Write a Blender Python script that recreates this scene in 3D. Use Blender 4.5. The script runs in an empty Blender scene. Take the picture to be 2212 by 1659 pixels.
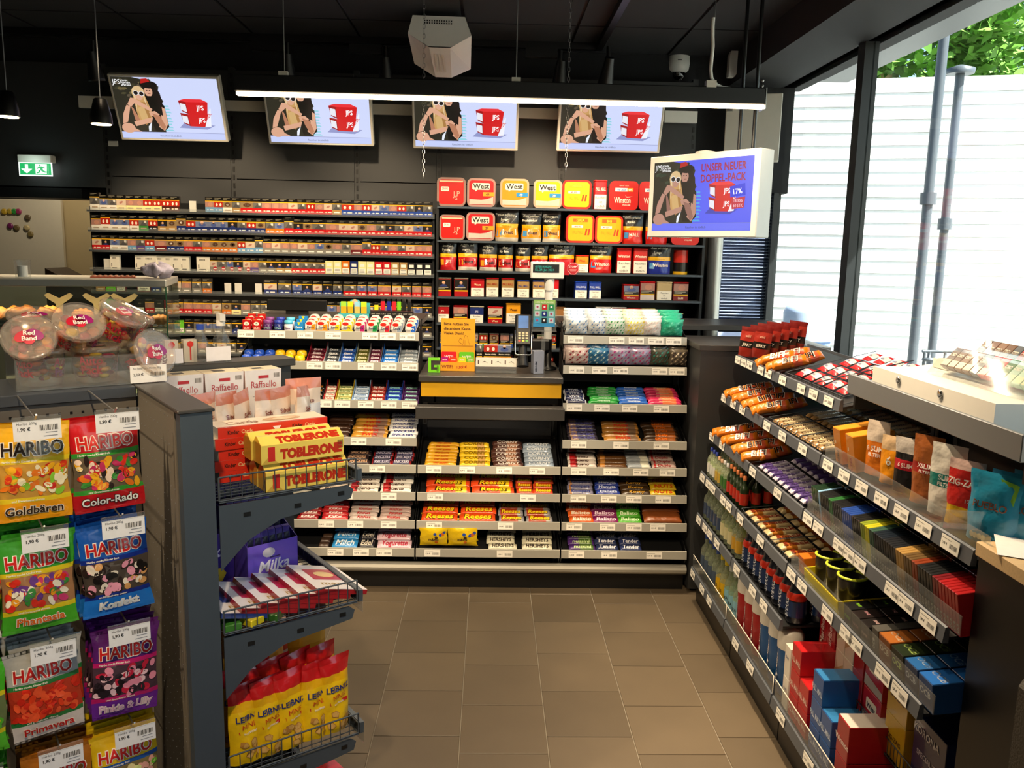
import bpy, math, random
from mathutils import Vector, Matrix
random.seed(7)
D = bpy.data
SC = bpy.context.scene
COL = SC.collection
R = math.radians
# ------------------------------------------------------------------ camera
FPX, IW, IH = 1800.0, 2212, 1659
PITCH, ROLL, YAW, EYE = R(9.28), R(-1.19), R(-1.61), 1.67
_w = Vector((-math.sin(YAW)*math.cos(PITCH), math.cos(YAW)*math.cos(PITCH), -math.sin(PITCH)))
_r = Vector((math.cos(YAW), math.sin(YAW), 0)); _d = _w.cross(_r)
CR = math.cos(ROLL)*_r + math.sin(ROLL)*_d
CD = -math.sin(ROLL)*_r + math.cos(ROLL)*_d
cd = D.cameras.new('camera'); cam = D.objects.new('camera', cd); COL.objects.link(cam)
cd.sensor_fit = 'HORIZONTAL'; cd.sensor_width = 36; cd.lens = FPX/IW*36; cd.clip_start = .02; cd.clip_end = 300
cam.matrix_world = Matrix(((CR.x, -CD.x, -_w.x, 0), (CR.y, -CD.y, -_w.y, 0), (CR.z, -CD.z, -_w.z, EYE), (0, 0, 0, 1)))
SC.camera = cam
def ray(x, y): return CR*((x-IW/2)/FPX) + CD*((y-IH/2)/FPX) + _w
def PX(x, y, X): d = ray(x, y); return Vector((0, 0, EYE)) + d*(X/d.x)
def PY(x, y, Y): d = ray(x, y); return Vector((0, 0, EYE)) + d*(Y/d.y)
def PZ(x, y, Z): d = ray(x, y); return Vector((0, 0, EYE)) + d*((Z-EYE)/d.z)
GA = R(34.8)                                    # the foreground gondola stands turned by this angle
E1 = Vector((math.cos(GA), math.sin(GA), 0)); E2 = Vector((-math.sin(GA), math.cos(GA), 0))
def PG(x, y, e2): d = ray(x, y); return Vector((0, 0, EYE)) + d*(e2/d.dot(E2))
def G(a, b, z): return E1*a + E2*b + Vector((0, 0, z))
# ------------------------------------------------------------------ world, sun, lamps, exposure
vs = SC.view_settings; vs.view_transform = 'Standard'; vs.look = 'None'; vs.gamma = 1; vs.use_curve_mapping = False
vs.exposure = 0.3
cy = SC.cycles; cy.max_bounces = 7; cy.diffuse_bounces = 3; cy.glossy_bounces = 3; cy.transparent_max_bounces = 14; cy.caustics_reflective = cy.caustics_refractive = False
wd = D.worlds.new('world'); SC.world = wd; wd.use_nodes = True
nt = wd.node_tree; sky = nt.nodes.new('ShaderNodeTexSky'); sky.sky_type = 'NISHITA'; sky.sun_disc = False
sky.sun_elevation = R(48); sky.sun_rotation = R(150); sky.air_density = 1.2; sky.dust_density = 1.5
bg = nt.nodes['Background']; nt.links.new(sky.outputs[0], bg.inputs[0]); bg.inputs[1].default_value = .28
def light(kind, name, loc, aim, energy, color, **k):
    l = D.lights.new(name, kind); o = D.objects.new(name, l); COL.objects.link(o); o.location = loc
    o.rotation_euler = (Vector(aim)-Vector(loc)).to_track_quat('-Z', 'Y').to_euler()
    l.energy = energy; l.color = color
    for a, b in k.items(): setattr(l, a, b)
    return o
SUN_FROM = Vector((4.4, -3.4, 7.2))
light('SUN', 'sun', SUN_FROM, (0, 0, 0), 22.0, (1, .95, .87), angle=R(.6))
WARM = (1, .77, .50)
# ceiling spots, several unseen and off the modelled tracks: position, point on the shelves they are turned to, power
SPOTS = [((-1.75, 4.1, 2.8), (-1.75, 5.05, 1.72), 95, 62), ((-.75, 4.1, 2.8), (-.8, 5.05, 1.72), 85, 62), ((.25, 4.1, 2.8), (.25, 5.05, 1.85), 95, 56), ((.95, 4.1, 2.8), (.95, 5.05, 1.7), 60, 56),
         ((.62, 1.0, 2.8), (-.55, 4.0, .95), 330, 30), ((.62, 1.9, 2.8), (.3, 3.9, .42), 150, 19), ((.62, 1.5, 2.8), (.6, 4.0, .8), 120, 30), ((.62, 3.0, 2.8), (1.1, 2.6, .8), 130, 60),
         ((.62, 2.4, 2.8), (1.1, 1.9, .7), 120, 60), ((.62, 3.6, 2.8), (1.2, 3.3, .9), 110, 56), ((.2, 1.2, 2.8), (.4, 2.9, 0), 60, 60),
         ((-1.9, .8, 2.8), (-.8, 2.1, 1.1), 150, 50), ((-.3, .5, 2.8), (-.4, 1.9, 1.0), 130, 54), ((-1.2, 3.0, 2.8), (-.9, 4.05, 1.1), 100, 40),
         ((.3, 4.9, 2.62), (.35, 5.12, 1.8), 34, 62), ((-1.0, 4.9, 2.62), (-1.0, 5.12, 1.8), 30, 70), ((-2.1, 4.9, 2.62), (-2.05, 5.12, 1.8), 28, 60)]
for p, a, e, s in SPOTS:
    light('SPOT', 'spot_light', p, a, e, WARM, spot_size=R(s), spot_blend=.7, shadow_soft_size=.035)
# ------------------------------------------------------------------ helpers
def lin(c):
    if isinstance(c, str):
        c = c.lstrip('#'); c = [int(c[i:i+2], 16)/255 for i in (0, 2, 4)]
    return [x/12.92 if x <= .04045 else ((x+.055)/1.055)**2.4 for x in c]
def principled(name):
    m = D.materials.new(name); m.use_nodes = True
    return m, m.node_tree, m.node_tree.nodes['Principled BSDF']
def mat(name, col, rough=.5, metal=0, var=.12, scale=30, bump=0, spec=.5, coat=0, stretch=None):
    m, t, b = principled(name)
    tc = t.nodes.new('ShaderNodeTexCoord'); n = t.nodes.new('ShaderNodeTexNoise'); n.inputs['Scale'].default_value = scale; n.inputs['Detail'].default_value = 4
    src = tc.outputs['Object']
    if stretch:
        mp = t.nodes.new('ShaderNodeMapping'); mp.inputs['Scale'].default_value = stretch; t.links.new(src, mp.inputs[0]); src = mp.outputs[0]
    t.links.new(src, n.inputs['Vector'])
    mx = t.nodes.new('ShaderNodeMix'); mx.data_type = 'RGBA'
    c = lin(col); mx.inputs[6].default_value = [x*(1-var) for x in c]+[1]; mx.inputs[7].default_value = [min(1, x*(1+var)) for x in c]+[1]
    t.links.new(n.outputs[0], mx.inputs[0]); t.links.new(mx.outputs[2], b.inputs['Base Color'])
    b.inputs['Roughness'].default_value = rough; b.inputs['Metallic'].default_value = metal
    b.inputs['Specular IOR Level'].default_value = spec; b.inputs['Coat Weight'].default_value = coat
    if bump:
        bp = t.nodes.new('ShaderNodeBump'); bp.inputs['Strength'].default_value = bump; bp.inputs['Distance'].default_value = .01
        t.links.new(n.outputs[0], bp.inputs['Height']); t.links.new(bp.outputs[0], b.inputs['Normal'])
    return m
def printed(name, rough=.5, spec=.5, coat=0, bump=0, bscale=60, emit=0, metal=0, alpha=1):
    m, t, b = principled(name)
    a = t.nodes.new('ShaderNodeVertexColor'); a.layer_name = 'Col'
    tc = t.nodes.new('ShaderNodeTexCoord'); n = t.nodes.new('ShaderNodeTexNoise'); n.inputs['Scale'].default_value = bscale; n.inputs['Detail'].default_value = 2
    t.links.new(tc.outputs['Object'], n.inputs['Vector'])
    if emit:
        b.inputs['Base Color'].default_value = (.01, .01, .01, 1); t.links.new(a.outputs[0], b.inputs['Emission Color']); b.inputs['Emission Strength'].default_value = emit
    else:
        mx = t.nodes.new('ShaderNodeMix'); mx.data_type = 'RGBA'; mx.blend_type = 'MULTIPLY'; mx.inputs[0].default_value = .12
        t.links.new(a.outputs[0], mx.inputs[6]); t.links.new(n.outputs[0], mx.inputs[7]); t.links.new(mx.outputs[2], b.inputs['Base Color'])
    b.inputs['Roughness'].default_value = rough; b.inputs['Specular IOR Level'].default_value = spec; b.inputs['Coat Weight'].default_value = coat
    b.inputs['Metallic'].default_value = metal; b.inputs['Alpha'].default_value = alpha
    if bump:
        bp = t.nodes.new('ShaderNodeBump'); bp.inputs['Strength'].default_value = bump; bp.inputs['Distance'].default_value = .01
        t.links.new(n.outputs[0], bp.inputs['Height']); t.links.new(bp.outputs[0], b.inputs['Normal'])
    return m
def clear(name, tint, clarity, rough=.03):
    m, t, b = principled(name); t.nodes.remove(b)
    tr = t.nodes.new('ShaderNodeBsdfTransparent'); tr.inputs[0].default_value = lin(tint)+[1]
    gl = t.nodes.new('ShaderNodeBsdfGlossy'); gl.inputs['Roughness'].default_value = rough
    fr = t.nodes.new('ShaderNodeFresnel'); ge = t.nodes.new('ShaderNodeNewGeometry'); io = t.nodes.new('ShaderNodeMix'); io.inputs[2].default_value = 1.45; io.inputs[3].default_value = 1/1.45
    t.links.new(ge.outputs['Backfacing'], io.inputs[0]); t.links.new(io.outputs[0], fr.inputs[0])
    df = t.nodes.new('ShaderNodeBsdfDiffuse'); df.inputs[0].default_value = lin(tint)+[1]
    nz = t.nodes.new('ShaderNodeTexNoise'); nz.inputs['Scale'].default_value = 9
    mm = t.nodes.new('ShaderNodeMath'); mm.operation = 'MULTIPLY'; mm.inputs[1].default_value = 2*(1-clarity); t.links.new(nz.outputs[0], mm.inputs[0])
    m1 = t.nodes.new('ShaderNodeMixShader'); t.links.new(mm.outputs[0], m1.inputs[0]); t.links.new(tr.outputs[0], m1.inputs[1]); t.links.new(df.outputs[0], m1.inputs[2])
    m2 = t.nodes.new('ShaderNodeMixShader'); t.links.new(fr.outputs[0], m2.inputs[0]); t.links.new(m1.outputs[0], m2.inputs[1]); t.links.new(gl.outputs[0], m2.inputs[2])
    t.links.new(m2.outputs[0], t.nodes['Material Output'].inputs[0])
    return m
def glow(name, col, strength):
    m, t, b = principled(name); b.inputs['Base Color'].default_value = lin(col)+[1]
    b.inputs['Emission Color'].default_value = lin(col)+[1]; b.inputs['Emission Strength'].default_value = strength
    return m
M = dict(
 black=mat('black_metal', '101113', .45, var=.08), dark=mat('anthracite_metal', '3a3f46', .42, var=.06, scale=80), panel=mat('anthracite_panel', '303132', .5, var=.05, scale=4),
 navy=mat('rack_back', '14171d', .5, var=.08, scale=5), deck=mat('counter_board', '3c3a38', .38, var=.08, scale=60), ceil=mat('ceiling_tile', '1c1c1f', .9, var=.15, scale=200, bump=.1),
 ceilbar=mat('ceiling_bar', '101012', .6), wallblack=mat('wall_black', '161618', .8, var=.08, scale=6), grout=mat('grout', '9a9284', .9, scale=90),
 tile=mat('floor_tile', '675a48', .42, var=.10, scale=7, bump=.02), frame=mat('window_frame', '2c2e30', .35, .3), alu=mat('aluminium_rail', 'b4b1a6', .38, .35, var=.05, stretch=(2, 80, 80)),
 rail=mat('price_rail', '83868a', .35, .35, var=.05, stretch=(2, 60, 60)), railb=mat('price_rail_dark', '565b63', .4, .1, var=.05), steel=mat('steel', 'b8b8b6', .28, .9), chrome=mat('chrome', 'd5d5d5', .15, 1),
 white=mat('white_plastic', 'e9e6de', .4, var=.03), offwhite=mat('white_board', 'd8d2c4', .5, var=.03), cream=mat('back_room_wall', 'b9a884', .8, var=.05, scale=5), yellow=mat('yellow_panel', 'e0a80e', .45, var=.05),
 wood=mat('oak_board', 'd8b98a', .5, var=.16, scale=12, stretch=(1, 14, 14)), leather=mat('chair_leather', '4a4640', .55, var=.12, scale=220, bump=.25), siding=mat('white_siding', 'f2f2f0', .7, var=.04, scale=3),
 leaf=mat('leaf', '6ea03a', .6, var=.35, scale=3), asphalt=mat('forecourt', '8b8a86', .9, var=.1, scale=20), lampin=glow('lamp_glow', 'ffd9a0', 14), led=glow('led_glow', 'ffe3b8', 16), exitlit=printed('exit_sign_face', emit=1.1),
 paper=printed('print_paper', .55, bump=.03), foil=printed('print_foil', .28, .5, coat=.35, bump=.28, bscale=38), gloss=printed('print_gloss', .3, .5, coat=.4), matte=printed('print_matte', .75), screen=printed('screen_picture', emit=.85),
 glass=clear('clear_glass', 'f4faf8', .985), acrylic=clear('acrylic', 'f6f8f8', .95, .08), tub=clear('tub_plastic', 'fbf6f0', .92, .1), caseglass=clear('case_glass', 'dfe6dc', .97), bottle=clear('bottle_glass', 'dfe8cc', .8, .05), blueclear=clear('door_tint', 'cfd8e6', .93),
 pastry=mat('pastry', 'b9722c', .5, var=.4, scale=26, bump=.3), cloth=mat('tea_towel', 'c2b6c4', .9, var=.25, scale=30, bump=.5), wire=mat('wire_grey', '4a525a', .4, .4), blind=mat('blind_slat', '5a6478', .22, .7), lens=mat('camera_dome', '15110f', .05, coat=1),
 perf=mat('perforated_panel', '6a645b', .5, var=.06, scale=5), rubber=mat('black_plastic', '0c0c0d', .38, var=.06), metalblue=mat('shelf_metal', '46505a', .4, .25, var=.05))
# ---- glyph cache: the built-in font, two weights
CH = "ABCDEFGHIJKLMNOPQRSTUVWXYZabcdefghijklmnopqrstuvwxyzäöüß0123456789.,:!?&%€-+/'() "
GL = {}
def _glyphs():
    tmp = D.collections.new('tmp'); COL.children.link(tmp); jobs = []
    for c in CH:
        for k, (s, off) in ((0, (c, 0)), (1, (c, .022)), (3, (c, .07)), (2, (c+'|', 0))):
            cu = D.curves.new('t', 'FONT'); cu.body = s; cu.size = 1; cu.offset = off; cu.resolution_u = 2; cu.fill_mode = 'FRONT'
            o = D.objects.new('t', cu); tmp.objects.link(o); jobs.append((c, k, o))
    cu = D.curves.new('t', 'FONT'); cu.body = '|'; cu.resolution_u = 2; o = D.objects.new('t', cu); tmp.objects.link(o); jobs.append(('|', 2, o))
    dg = bpy.context.evaluated_depsgraph_get(); dg.update(); mx = {}
    for c, k, o in jobs:
        e = o.evaluated_get(dg); me = e.to_mesh(); vv = [(v.co.x, v.co.y) for v in me.vertices]
        if k != 2: GL[c, k] = (vv, [tuple(p.vertices) for p in me.polygons])
        else: mx[c] = max([x for x, y in vv], default=0)
        e.to_mesh_clear()
    for c in CH: GL[c, 'a'] = mx[c]-mx['|']
    for c, k, o in jobs: cu = o.data; D.objects.remove(o); D.curves.remove(cu)
    D.collections.remove(tmp)
_glyphs()
def textw(s): return sum(GL[c, 'a'] for c in s)
class MB:
    """collects faces with a colour each and links them as ONE mesh object"""
    def __init__(s): s.v = []; s.f = []; s.c = []; s.m = []; s.s = []
    def face(s, pts, col='808080', mi=0, sm=False):
        n = len(s.v); s.v += [tuple(p) for p in pts]; s.f.append(tuple(range(n, n+len(pts)))); s.c.append(col); s.m.append(mi); s.s.append(sm); return s
    def mesh(s, vs, fs, col='808080', mi=0, sm=False):
        n = len(s.v); s.v += [tuple(p) for p in vs]
        for i, f in enumerate(fs):
            s.f.append(tuple(n+j for j in f)); s.c.append(col[i] if isinstance(col, list) else col); s.m.append(mi); s.s.append(sm)
        return s
    def box(s, x0, x1, y0, y1, z0, z1, col='808080', mi=0, front=None, top=None, side=None, bev=0):
        v = [(x0, y0, z0), (x1, y0, z0), (x1, y1, z0), (x0, y1, z0), (x0, y0, z1), (x1, y0, z1), (x1, y1, z1), (x0, y1, z1)]
        s.mesh(v, [(0, 1, 5, 4), (4, 5, 6, 7), (1, 2, 6, 5), (3, 0, 4, 7), (2, 3, 7, 6), (3, 2, 1, 0)], [front or col, top or col, side or col, side or col, col, col], mi); return s
    def rbox(s, x0, x1, y0, y1, z0, z1, b, col='808080', mi=0):      # all edges bevelled by b
        vs = []; ix = {}
        for i, (x, bx) in enumerate(((x0, b), (x1, -b))):
            for j, (y, by) in enumerate(((y0, b), (y1, -b))):
                for k, (z, bz) in enumerate(((z0, b), (z1, -b))):
                    for a, p in enumerate(((x, y+by, z+bz), (x+bx, y, z+bz), (x+bx, y+by, z))): ix[i, j, k, a] = len(vs); vs.append(p)
        fs = []
        for a in range(3):
            for e in (0, 1):
                q = []
                for u, w in ((0, 0), (1, 0), (1, 1), (0, 1)):
                    t = [0, 0, 0]; t[a] = e; t[(a+1) % 3] = u; t[(a+2) % 3] = w; q.append(ix[t[0], t[1], t[2], a])
                fs.append(q if e else q[::-1])
        for a in range(3):                                             # edges along axis a
            b1, b2 = (a+1) % 3, (a+2) % 3
            for u in (0, 1):
                for w in (0, 1):
                    t = [0, 0, 0]; t[b1] = u; t[b2] = w; t2 = list(t); t2[a] = 1
                    q = [ix[(*t, b1)], ix[(*t2, b1)], ix[(*t2, b2)], ix[(*t, b2)]]
                    fs.append(q if u == w else q[::-1])
        for i in (0, 1):
            for j in (0, 1):
                for k in (0, 1):
                    q = [ix[i, j, k, 0], ix[i, j, k, 1], ix[i, j, k, 2]]; fs.append(q if (i+j+k) % 2 else q[::-1])
        return s.mesh(vs, fs, col, mi)
    def prism(s, poly, y0, y1, col='808080', mi=0, front=None, back=None, axis='y', sm=False):
        n = len(poly); T = {'y': lambda p, t: (p[0], t, p[1]), 'x': lambda p, t: (t, p[0], p[1]), 'z': lambda p, t: (p[0], p[1], t)}[axis]
        s.face([T(p, y0) for p in poly], front or col, mi); s.face([T(p, y1) for p in poly[::-1]], back or col, mi)
        vs = [T(p, y0) for p in poly]+[T(p, y1) for p in poly]
        return s.mesh(vs, [(i, i+n, (i+1) % n+n, (i+1) % n) for i in range(n)], col, mi, sm)
    def lathe(s, prof, n=16, cols='808080', mi=0, sx=1, sy=1, sm=True, c=(0, 0, 0)):
        vs = []; fs = []; cc = []
        for r, z in prof:
            for i in range(n): a = 2*math.pi*i/n; vs.append((c[0]+r*sx*math.cos(a), c[1]+r*sy*math.sin(a), c[2]+z))
        for k in range(len(prof)-1):
            for i in range(n): j = (i+1) % n; fs.append((k*n+i, k*n+j, k*n+n+j, k*n+n+i)); cc.append(cols[k] if isinstance(cols, (list, tuple)) else cols)
        s.mesh(vs, fs, cc, mi, sm)
        if prof[-1][0] > 1e-4: s.face(vs[-n:], cc[-1], mi)
        if prof[0][0] > 1e-4: s.face(vs[:n][::-1], cc[0], mi)
        return s
    def tube(s, pts, r, n=6, col='808080', mi=0, sm=True):
        pts = [Vector(p) for p in pts]; vs = []; N = len(pts)
        for i, p in enumerate(pts):
            t = (pts[min(i+1, N-1)]-pts[max(i-1, 0)]).normalized(); a = t.orthogonal() if abs(t.z) > .9 else t.cross(Vector((0, 0, 1))); a.normalize(); b = t.cross(a)
            for k in range(n): q = 2*math.pi*k/n; vs.append(p+a*(r*math.cos(q))+b*(r*math.sin(q)))
        fs = [(i*n+k, i*n+(k+1) % n, i*n+n+(k+1) % n, i*n+n+k) for i in range(N-1) for k in range(n)]
        s.mesh(vs, fs, col, mi, sm); s.face(vs[:n][::-1], col, mi); s.face(vs[-n:], col, mi); return s
    def grid(s, fn, nu, nv, col, mi=0, sm=True, u0=0, u1=1, v0=0, v1=1):
        vs = [fn(u0+(u1-u0)*i/nu, v0+(v1-v0)*j/nv) for j in range(nv+1) for i in range(nu+1)]; fs = []; cc = []
        for j in range(nv):
            for i in range(nu):
                a = j*(nu+1)+i; fs.append((a, a+1, a+nu+2, a+nu+1)); cc.append(col((i+.5)/nu, (j+.5)/nv) if callable(col) else col)
        return s.mesh(vs, fs, cc, mi, sm)
    def poly(s, mp, pts, col, mi=0): return s.face([mp(*p) for p in pts], col, mi)
    def rect(s, mp, x0, x1, z0, z1, col, mi=0): return s.poly(mp, [(x0, z0), (x1, z0), (x1, z1), (x0, z1)], col, mi)
    def disc(s, mp, x, z, r, col, n=12, rz=None, mi=0, rot=0):
        rz = rz or r; ca, sa = math.cos(rot), math.sin(rot); pp = []
        for i in range(n):
            a = 2*math.pi*i/n; p, q = r*math.cos(a), rz*math.sin(a); pp.append((x+p*ca-q*sa, z+p*sa+q*ca))
        return s.poly(mp, pp, col, mi)
    def text(s, mp, t, x, z, h, col, bold=1, shear=0, al='c', maxw=None, sx=1, rot=0, mi=0):
        w = textw(t)*h*sx
        if maxw and w > maxw: sx *= maxw/w; w = maxw
        px = -w/2 if al == 'c' else (0 if al == 'l' else -w); ca, sa = math.cos(rot), math.sin(rot)
        for c in t:
            vv, ff = GL[c, bold]; vs = []
            for a, b in vv: p = px+(a+shear*b)*h*sx; q = b*h; vs.append(mp(x+p*ca-q*sa, z+p*sa+q*ca))
            s.mesh(vs, ff, col, mi); px += GL[c, 'a']*h*sx
        return s
    def data(s, name, mats):
        me = D.meshes.new(name); me.from_pydata(s.v, [], s.f)
        for m in (mats if isinstance(mats, (list, tuple)) else [mats]): me.materials.append(M[m] if isinstance(m, str) else m)
        me.polygons.foreach_set('material_index', s.m); me.polygons.foreach_set('use_smooth', s.s)
        at = me.color_attributes.new('Col', 'FLOAT_COLOR', 'CORNER'); buf = []; cache = {}
        for f, c in zip(s.f, s.c):
            k = c if isinstance(c, str) else tuple(c)
            if k not in cache: cache[k] = lin(c)+[1.0]
            buf += cache[k]*len(f)
        at.data.foreach_set('color', buf); me.update(); return me
    def build(s, name, mats, parent=None, loc=(0, 0, 0), rz=0): return ob(name, s.data(name, mats), parent, loc, rz)
def ob(name, data, parent=None, loc=(0, 0, 0), rz=0, rot=None):
    o = D.objects.new(name, data); COL.objects.link(o); o.location = loc; o.rotation_euler = rot or (0, 0, rz)
    if parent: o.parent = parent
    return o
def tag(o, label=None, cat=None, group=None, kind=None):
    for k, v in (('label', label), ('category', cat), ('group', group), ('kind', kind)):
        if v: o[k] = v
    return o
def empty(name, label, cat, loc=(0, 0, 0), rz=0, group=None, kind=None):
    o = D.objects.new(name, None); COL.objects.link(o); o.location = loc; o.rotation_euler = (0, 0, rz); o.empty_display_size = .05
    return tag(o, label, cat, group, kind)
def dup(root, loc, rz=0, label=None, rot=None):
    r = root.copy(); COL.objects.link(r); r.location = loc; r.rotation_euler = rot or (0, 0, rz)
    if label: r['label'] = label
    for ch in list(root.children):
        c = ch.copy(); COL.objects.link(c); c.parent = r
        for g in list(ch.children): d = g.copy(); COL.objects.link(d); d.parent = c
    return r
def struct(o): o['kind'] = 'structure'; return o
ORD = 'first second third fourth fifth sixth seventh eighth ninth tenth eleventh twelfth thirteenth fourteenth fifteenth sixteenth seventeenth eighteenth nineteenth twentieth'.split()
ORD += ['twenty-'+x for x in ORD[:9]]+['thirtieth']+['thirty-'+x for x in ORD[:9]]+['fortieth']+['forty-'+x for x in ORD[:9]]
def fy(y): return lambda x, z: (x, y, z)
def tz(z): return lambda x, y: (x, y, z)
def rrect(x0, x1, z0, z1, r, n=4):
    p = []
    for cx, cz, a0 in ((x1-r, z0+r, -90), (x1-r, z1-r, 0), (x0+r, z1-r, 90), (x0+r, z0+r, 180)):
        for i in range(n+1): a = R(a0+90*i/n); p.append((cx+r*math.cos(a), cz+r*math.sin(a)))
    return p
def barcode(mb, mp, x, z, w, h, seed=1):
    rd = random.Random(seed); p = x
    while p < x+w: a = rd.uniform(.02, .055)*w; mb.rect(mp, p, min(p+a, x+w), z, z+h, '2a2a2a'); p += a+rd.uniform(.03, .06)*w
# ================================================================== THE SETTING
def sbox(name, x0, x1, y0, y1, z0, z1, m, parent=None, top=True):
    o = MB().box(x0, x1, y0, y1, z0, z1).build(name, m, parent)
    return struct(o) if parent is None else o
# ---- floor: grout bed and single tiles, 30 cm, every other column shifted by a third
floor = sbox('floor', -5, 1.95, -2, 8, -.1, -.004, 'grout')
t = M['tile'].node_tree; oi = t.nodes.new('ShaderNodeObjectInfo'); mr = t.nodes.new('ShaderNodeMapRange'); mr.inputs[3].default_value = .88; mr.inputs[4].default_value = 1.12
hs = t.nodes.new('ShaderNodeHueSaturation'); b = t.nodes['Principled BSDF']; l = b.inputs['Base Color'].links[0].from_socket
t.links.new(oi.outputs['Random'], mr.inputs[0]); t.links.new(mr.outputs[0], hs.inputs['Value']); t.links.new(l, hs.inputs['Color']); t.links.new(hs.outputs[0], b.inputs['Base Color'])
tm = MB().rbox(-.1483, .1483, -.1483, .1483, -.008, 0, .0012).data('tile', 'tile')
for k in range(-6, 5):
    off = .25 if k % 2 == 0 else .15
    for j in range(-1, 14): ob('tile', tm, floor, (-.23+.3*k, off+.15+.3*(j+1), 0))
# ---- ceiling: black mineral tiles in a 62 cm grid
CZ = 2.88
ceiling = sbox('ceiling', -5, 1.95, -2, 7.1, CZ+.006, CZ+.1, 'ceilbar')
cm = MB().box(-.302, .302, -.302, .302, 0, .01).data('tile', 'ceil')
for i in range(-7, 3):
    for j in range(-1, 9): ob('tile', cm, ceiling, (1.075-.31+.622*(i-0), 5.42-.31-.622*(j-0), CZ-.006))
# ---- back wall with the doorway on its left, shelf-system panels in front of it
WY = 5.5
dl = PY(190, 500, 5.35); dt = PY(100, 428, 5.35).z
wb = MB(); wb.box(dl.x, 1.45, 5.44, 5.56, 0, CZ); wb.box(-5, dl.x, 5.44, 5.56, dt, CZ); wb.box(1.45, 1.9, 5.44, 5.56, 2.05, CZ); wb.box(1.45, 1.9, 5.44, 5.56, 0, 1.1)
wall_back = struct(wb.build('wall_back', 'wallblack'))
ub = [PY(px, 300, 5.33).x for px in (230, 503, 771, 949, 1215, 1497)]
ztop = PY(300, 147, 5.33).z; seam = PY(300, 382, 5.33).z
for a, b_ in zip(ub[:-1], ub[1:]):
    for z0, z1 in ((.9, seam-.003), (seam+.003, ztop)):
        MB().box(a+.018, b_-.018, 5.325, 5.335, z0, z1).build('panel', 'panel', wall_back)
MB().box(-4.6, ub[0]-.018, 5.325, 5.335, dt+.07, ztop+.02).build('panel', 'panel', wall_back)
MB().box(-4.6, dl.x-.0, 5.30, 5.43, dt, dt+.06).build('lintel', 'black', wall_back)
for a in ub:
    u = MB(); u.box(a-.017, a+.017, 5.33, 5.38, .1, ztop+.02)
    z = .95
    while z < ztop-.03: u.box(a-.006, a+.006, 5.327, 5.331, z, z+.03, mi=1); z += .05
    u.build('slotted_upright', ['panel', 'rubber'], wall_back)
# ---- back room seen through the doorway
struct(MB().box(-5, -1.5, 7.0, 7.1, 0, CZ).build('wall_backroom', 'cream')); struct(MB().box(-2.0, -1.9, 5.6, 7.0, 0, CZ).build('wall_backroom_side', 'cream'))
light('POINT', 'back_room_lamp', (-3.1, 6.2, 2.5), (0, 0, 0), 22, (1, .84, .58), shadow_soft_size=.15)
struct(MB().box(-5.1, -5, -2, 7.1, 0, CZ).build('wall_left', 'wallblack')); struct(MB().box(-5, 1.95, -2.1, -2, 0, CZ).build('wall_front', 'offwhite'))
# ---- right wall: window front
WX = 1.85
wr = MB(); wr.box(WX, WX+.12, -2, 5.56, 0, 1.12); wr.box(WX-.02, WX+.12, -2, 5.56, 2.74, CZ)
wall_right = struct(wr.build('wall_right', 'frame'))
struct(MB().box(1.475, WX+.12, -2, 5.56, 2.70, CZ+.01).build('trim_bulkhead', 'wallblack'))
win = struct(MB().box(WX-.03, WX+.05, -2, 5.5, 2.70, 2.76).build('window_1', 'frame'))
for y0, y1, w0 in ((5.50, 5.55, .08), (4.235, 4.315, .07), (1.95, 2.03, .07), (-.4, -.32, .07)):
    MB().box(WX-.04, WX+.03, y0, y1, 1.1, 2.73).build('mullion', 'frame', win)
MB().box(WX-.03, WX+.05, -2, 5.5, 1.09, 1.14).build('window_sill', 'frame', win)
for y0, y1 in ((4.315, 5.50), (2.03, 4.235), (-.32, 1.95)):
    MB().box(WX+.002, WX+.010, y0, y1, 1.13, 2.71).build('pane', 'glass', win)
# spots and gap beside the tobacco racks: blind on the back wall, steel column
wn2 = struct(MB().box(1.40, 1.46, 5.40, 5.46, 1.1, 2.05).build('window_2', 'frame'))
bl = MB()
for k in range(44): z = 1.15+k*.0205; bl.face([(1.46, 5.455, z), (1.80, 5.455, z), (1.80, 5.43, z+.017), (1.46, 5.43, z+.017)])
tag(bl.build('blind_slats', 'blind', wn2), kind='stuff')
MB().box(1.44, 1.82, 5.47, 5.475, 1.1, 2.05).build('pane', 'blueclear', wn2)
MB().box(1.80, 1.83, 5.40, 5.46, 1.1, 2.05).build('mullion', 'frame', wn2)
cp = PY(1542, 600, 5.2); tag(MB().lathe([(.045, 0), (.045, 1.9), (.045, 2.06)], 20).build('steel_column', 'steel', None, (cp.x, 5.2, 0)), 'round brushed steel column between tobacco shelves and slatted window', 'column')
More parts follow.
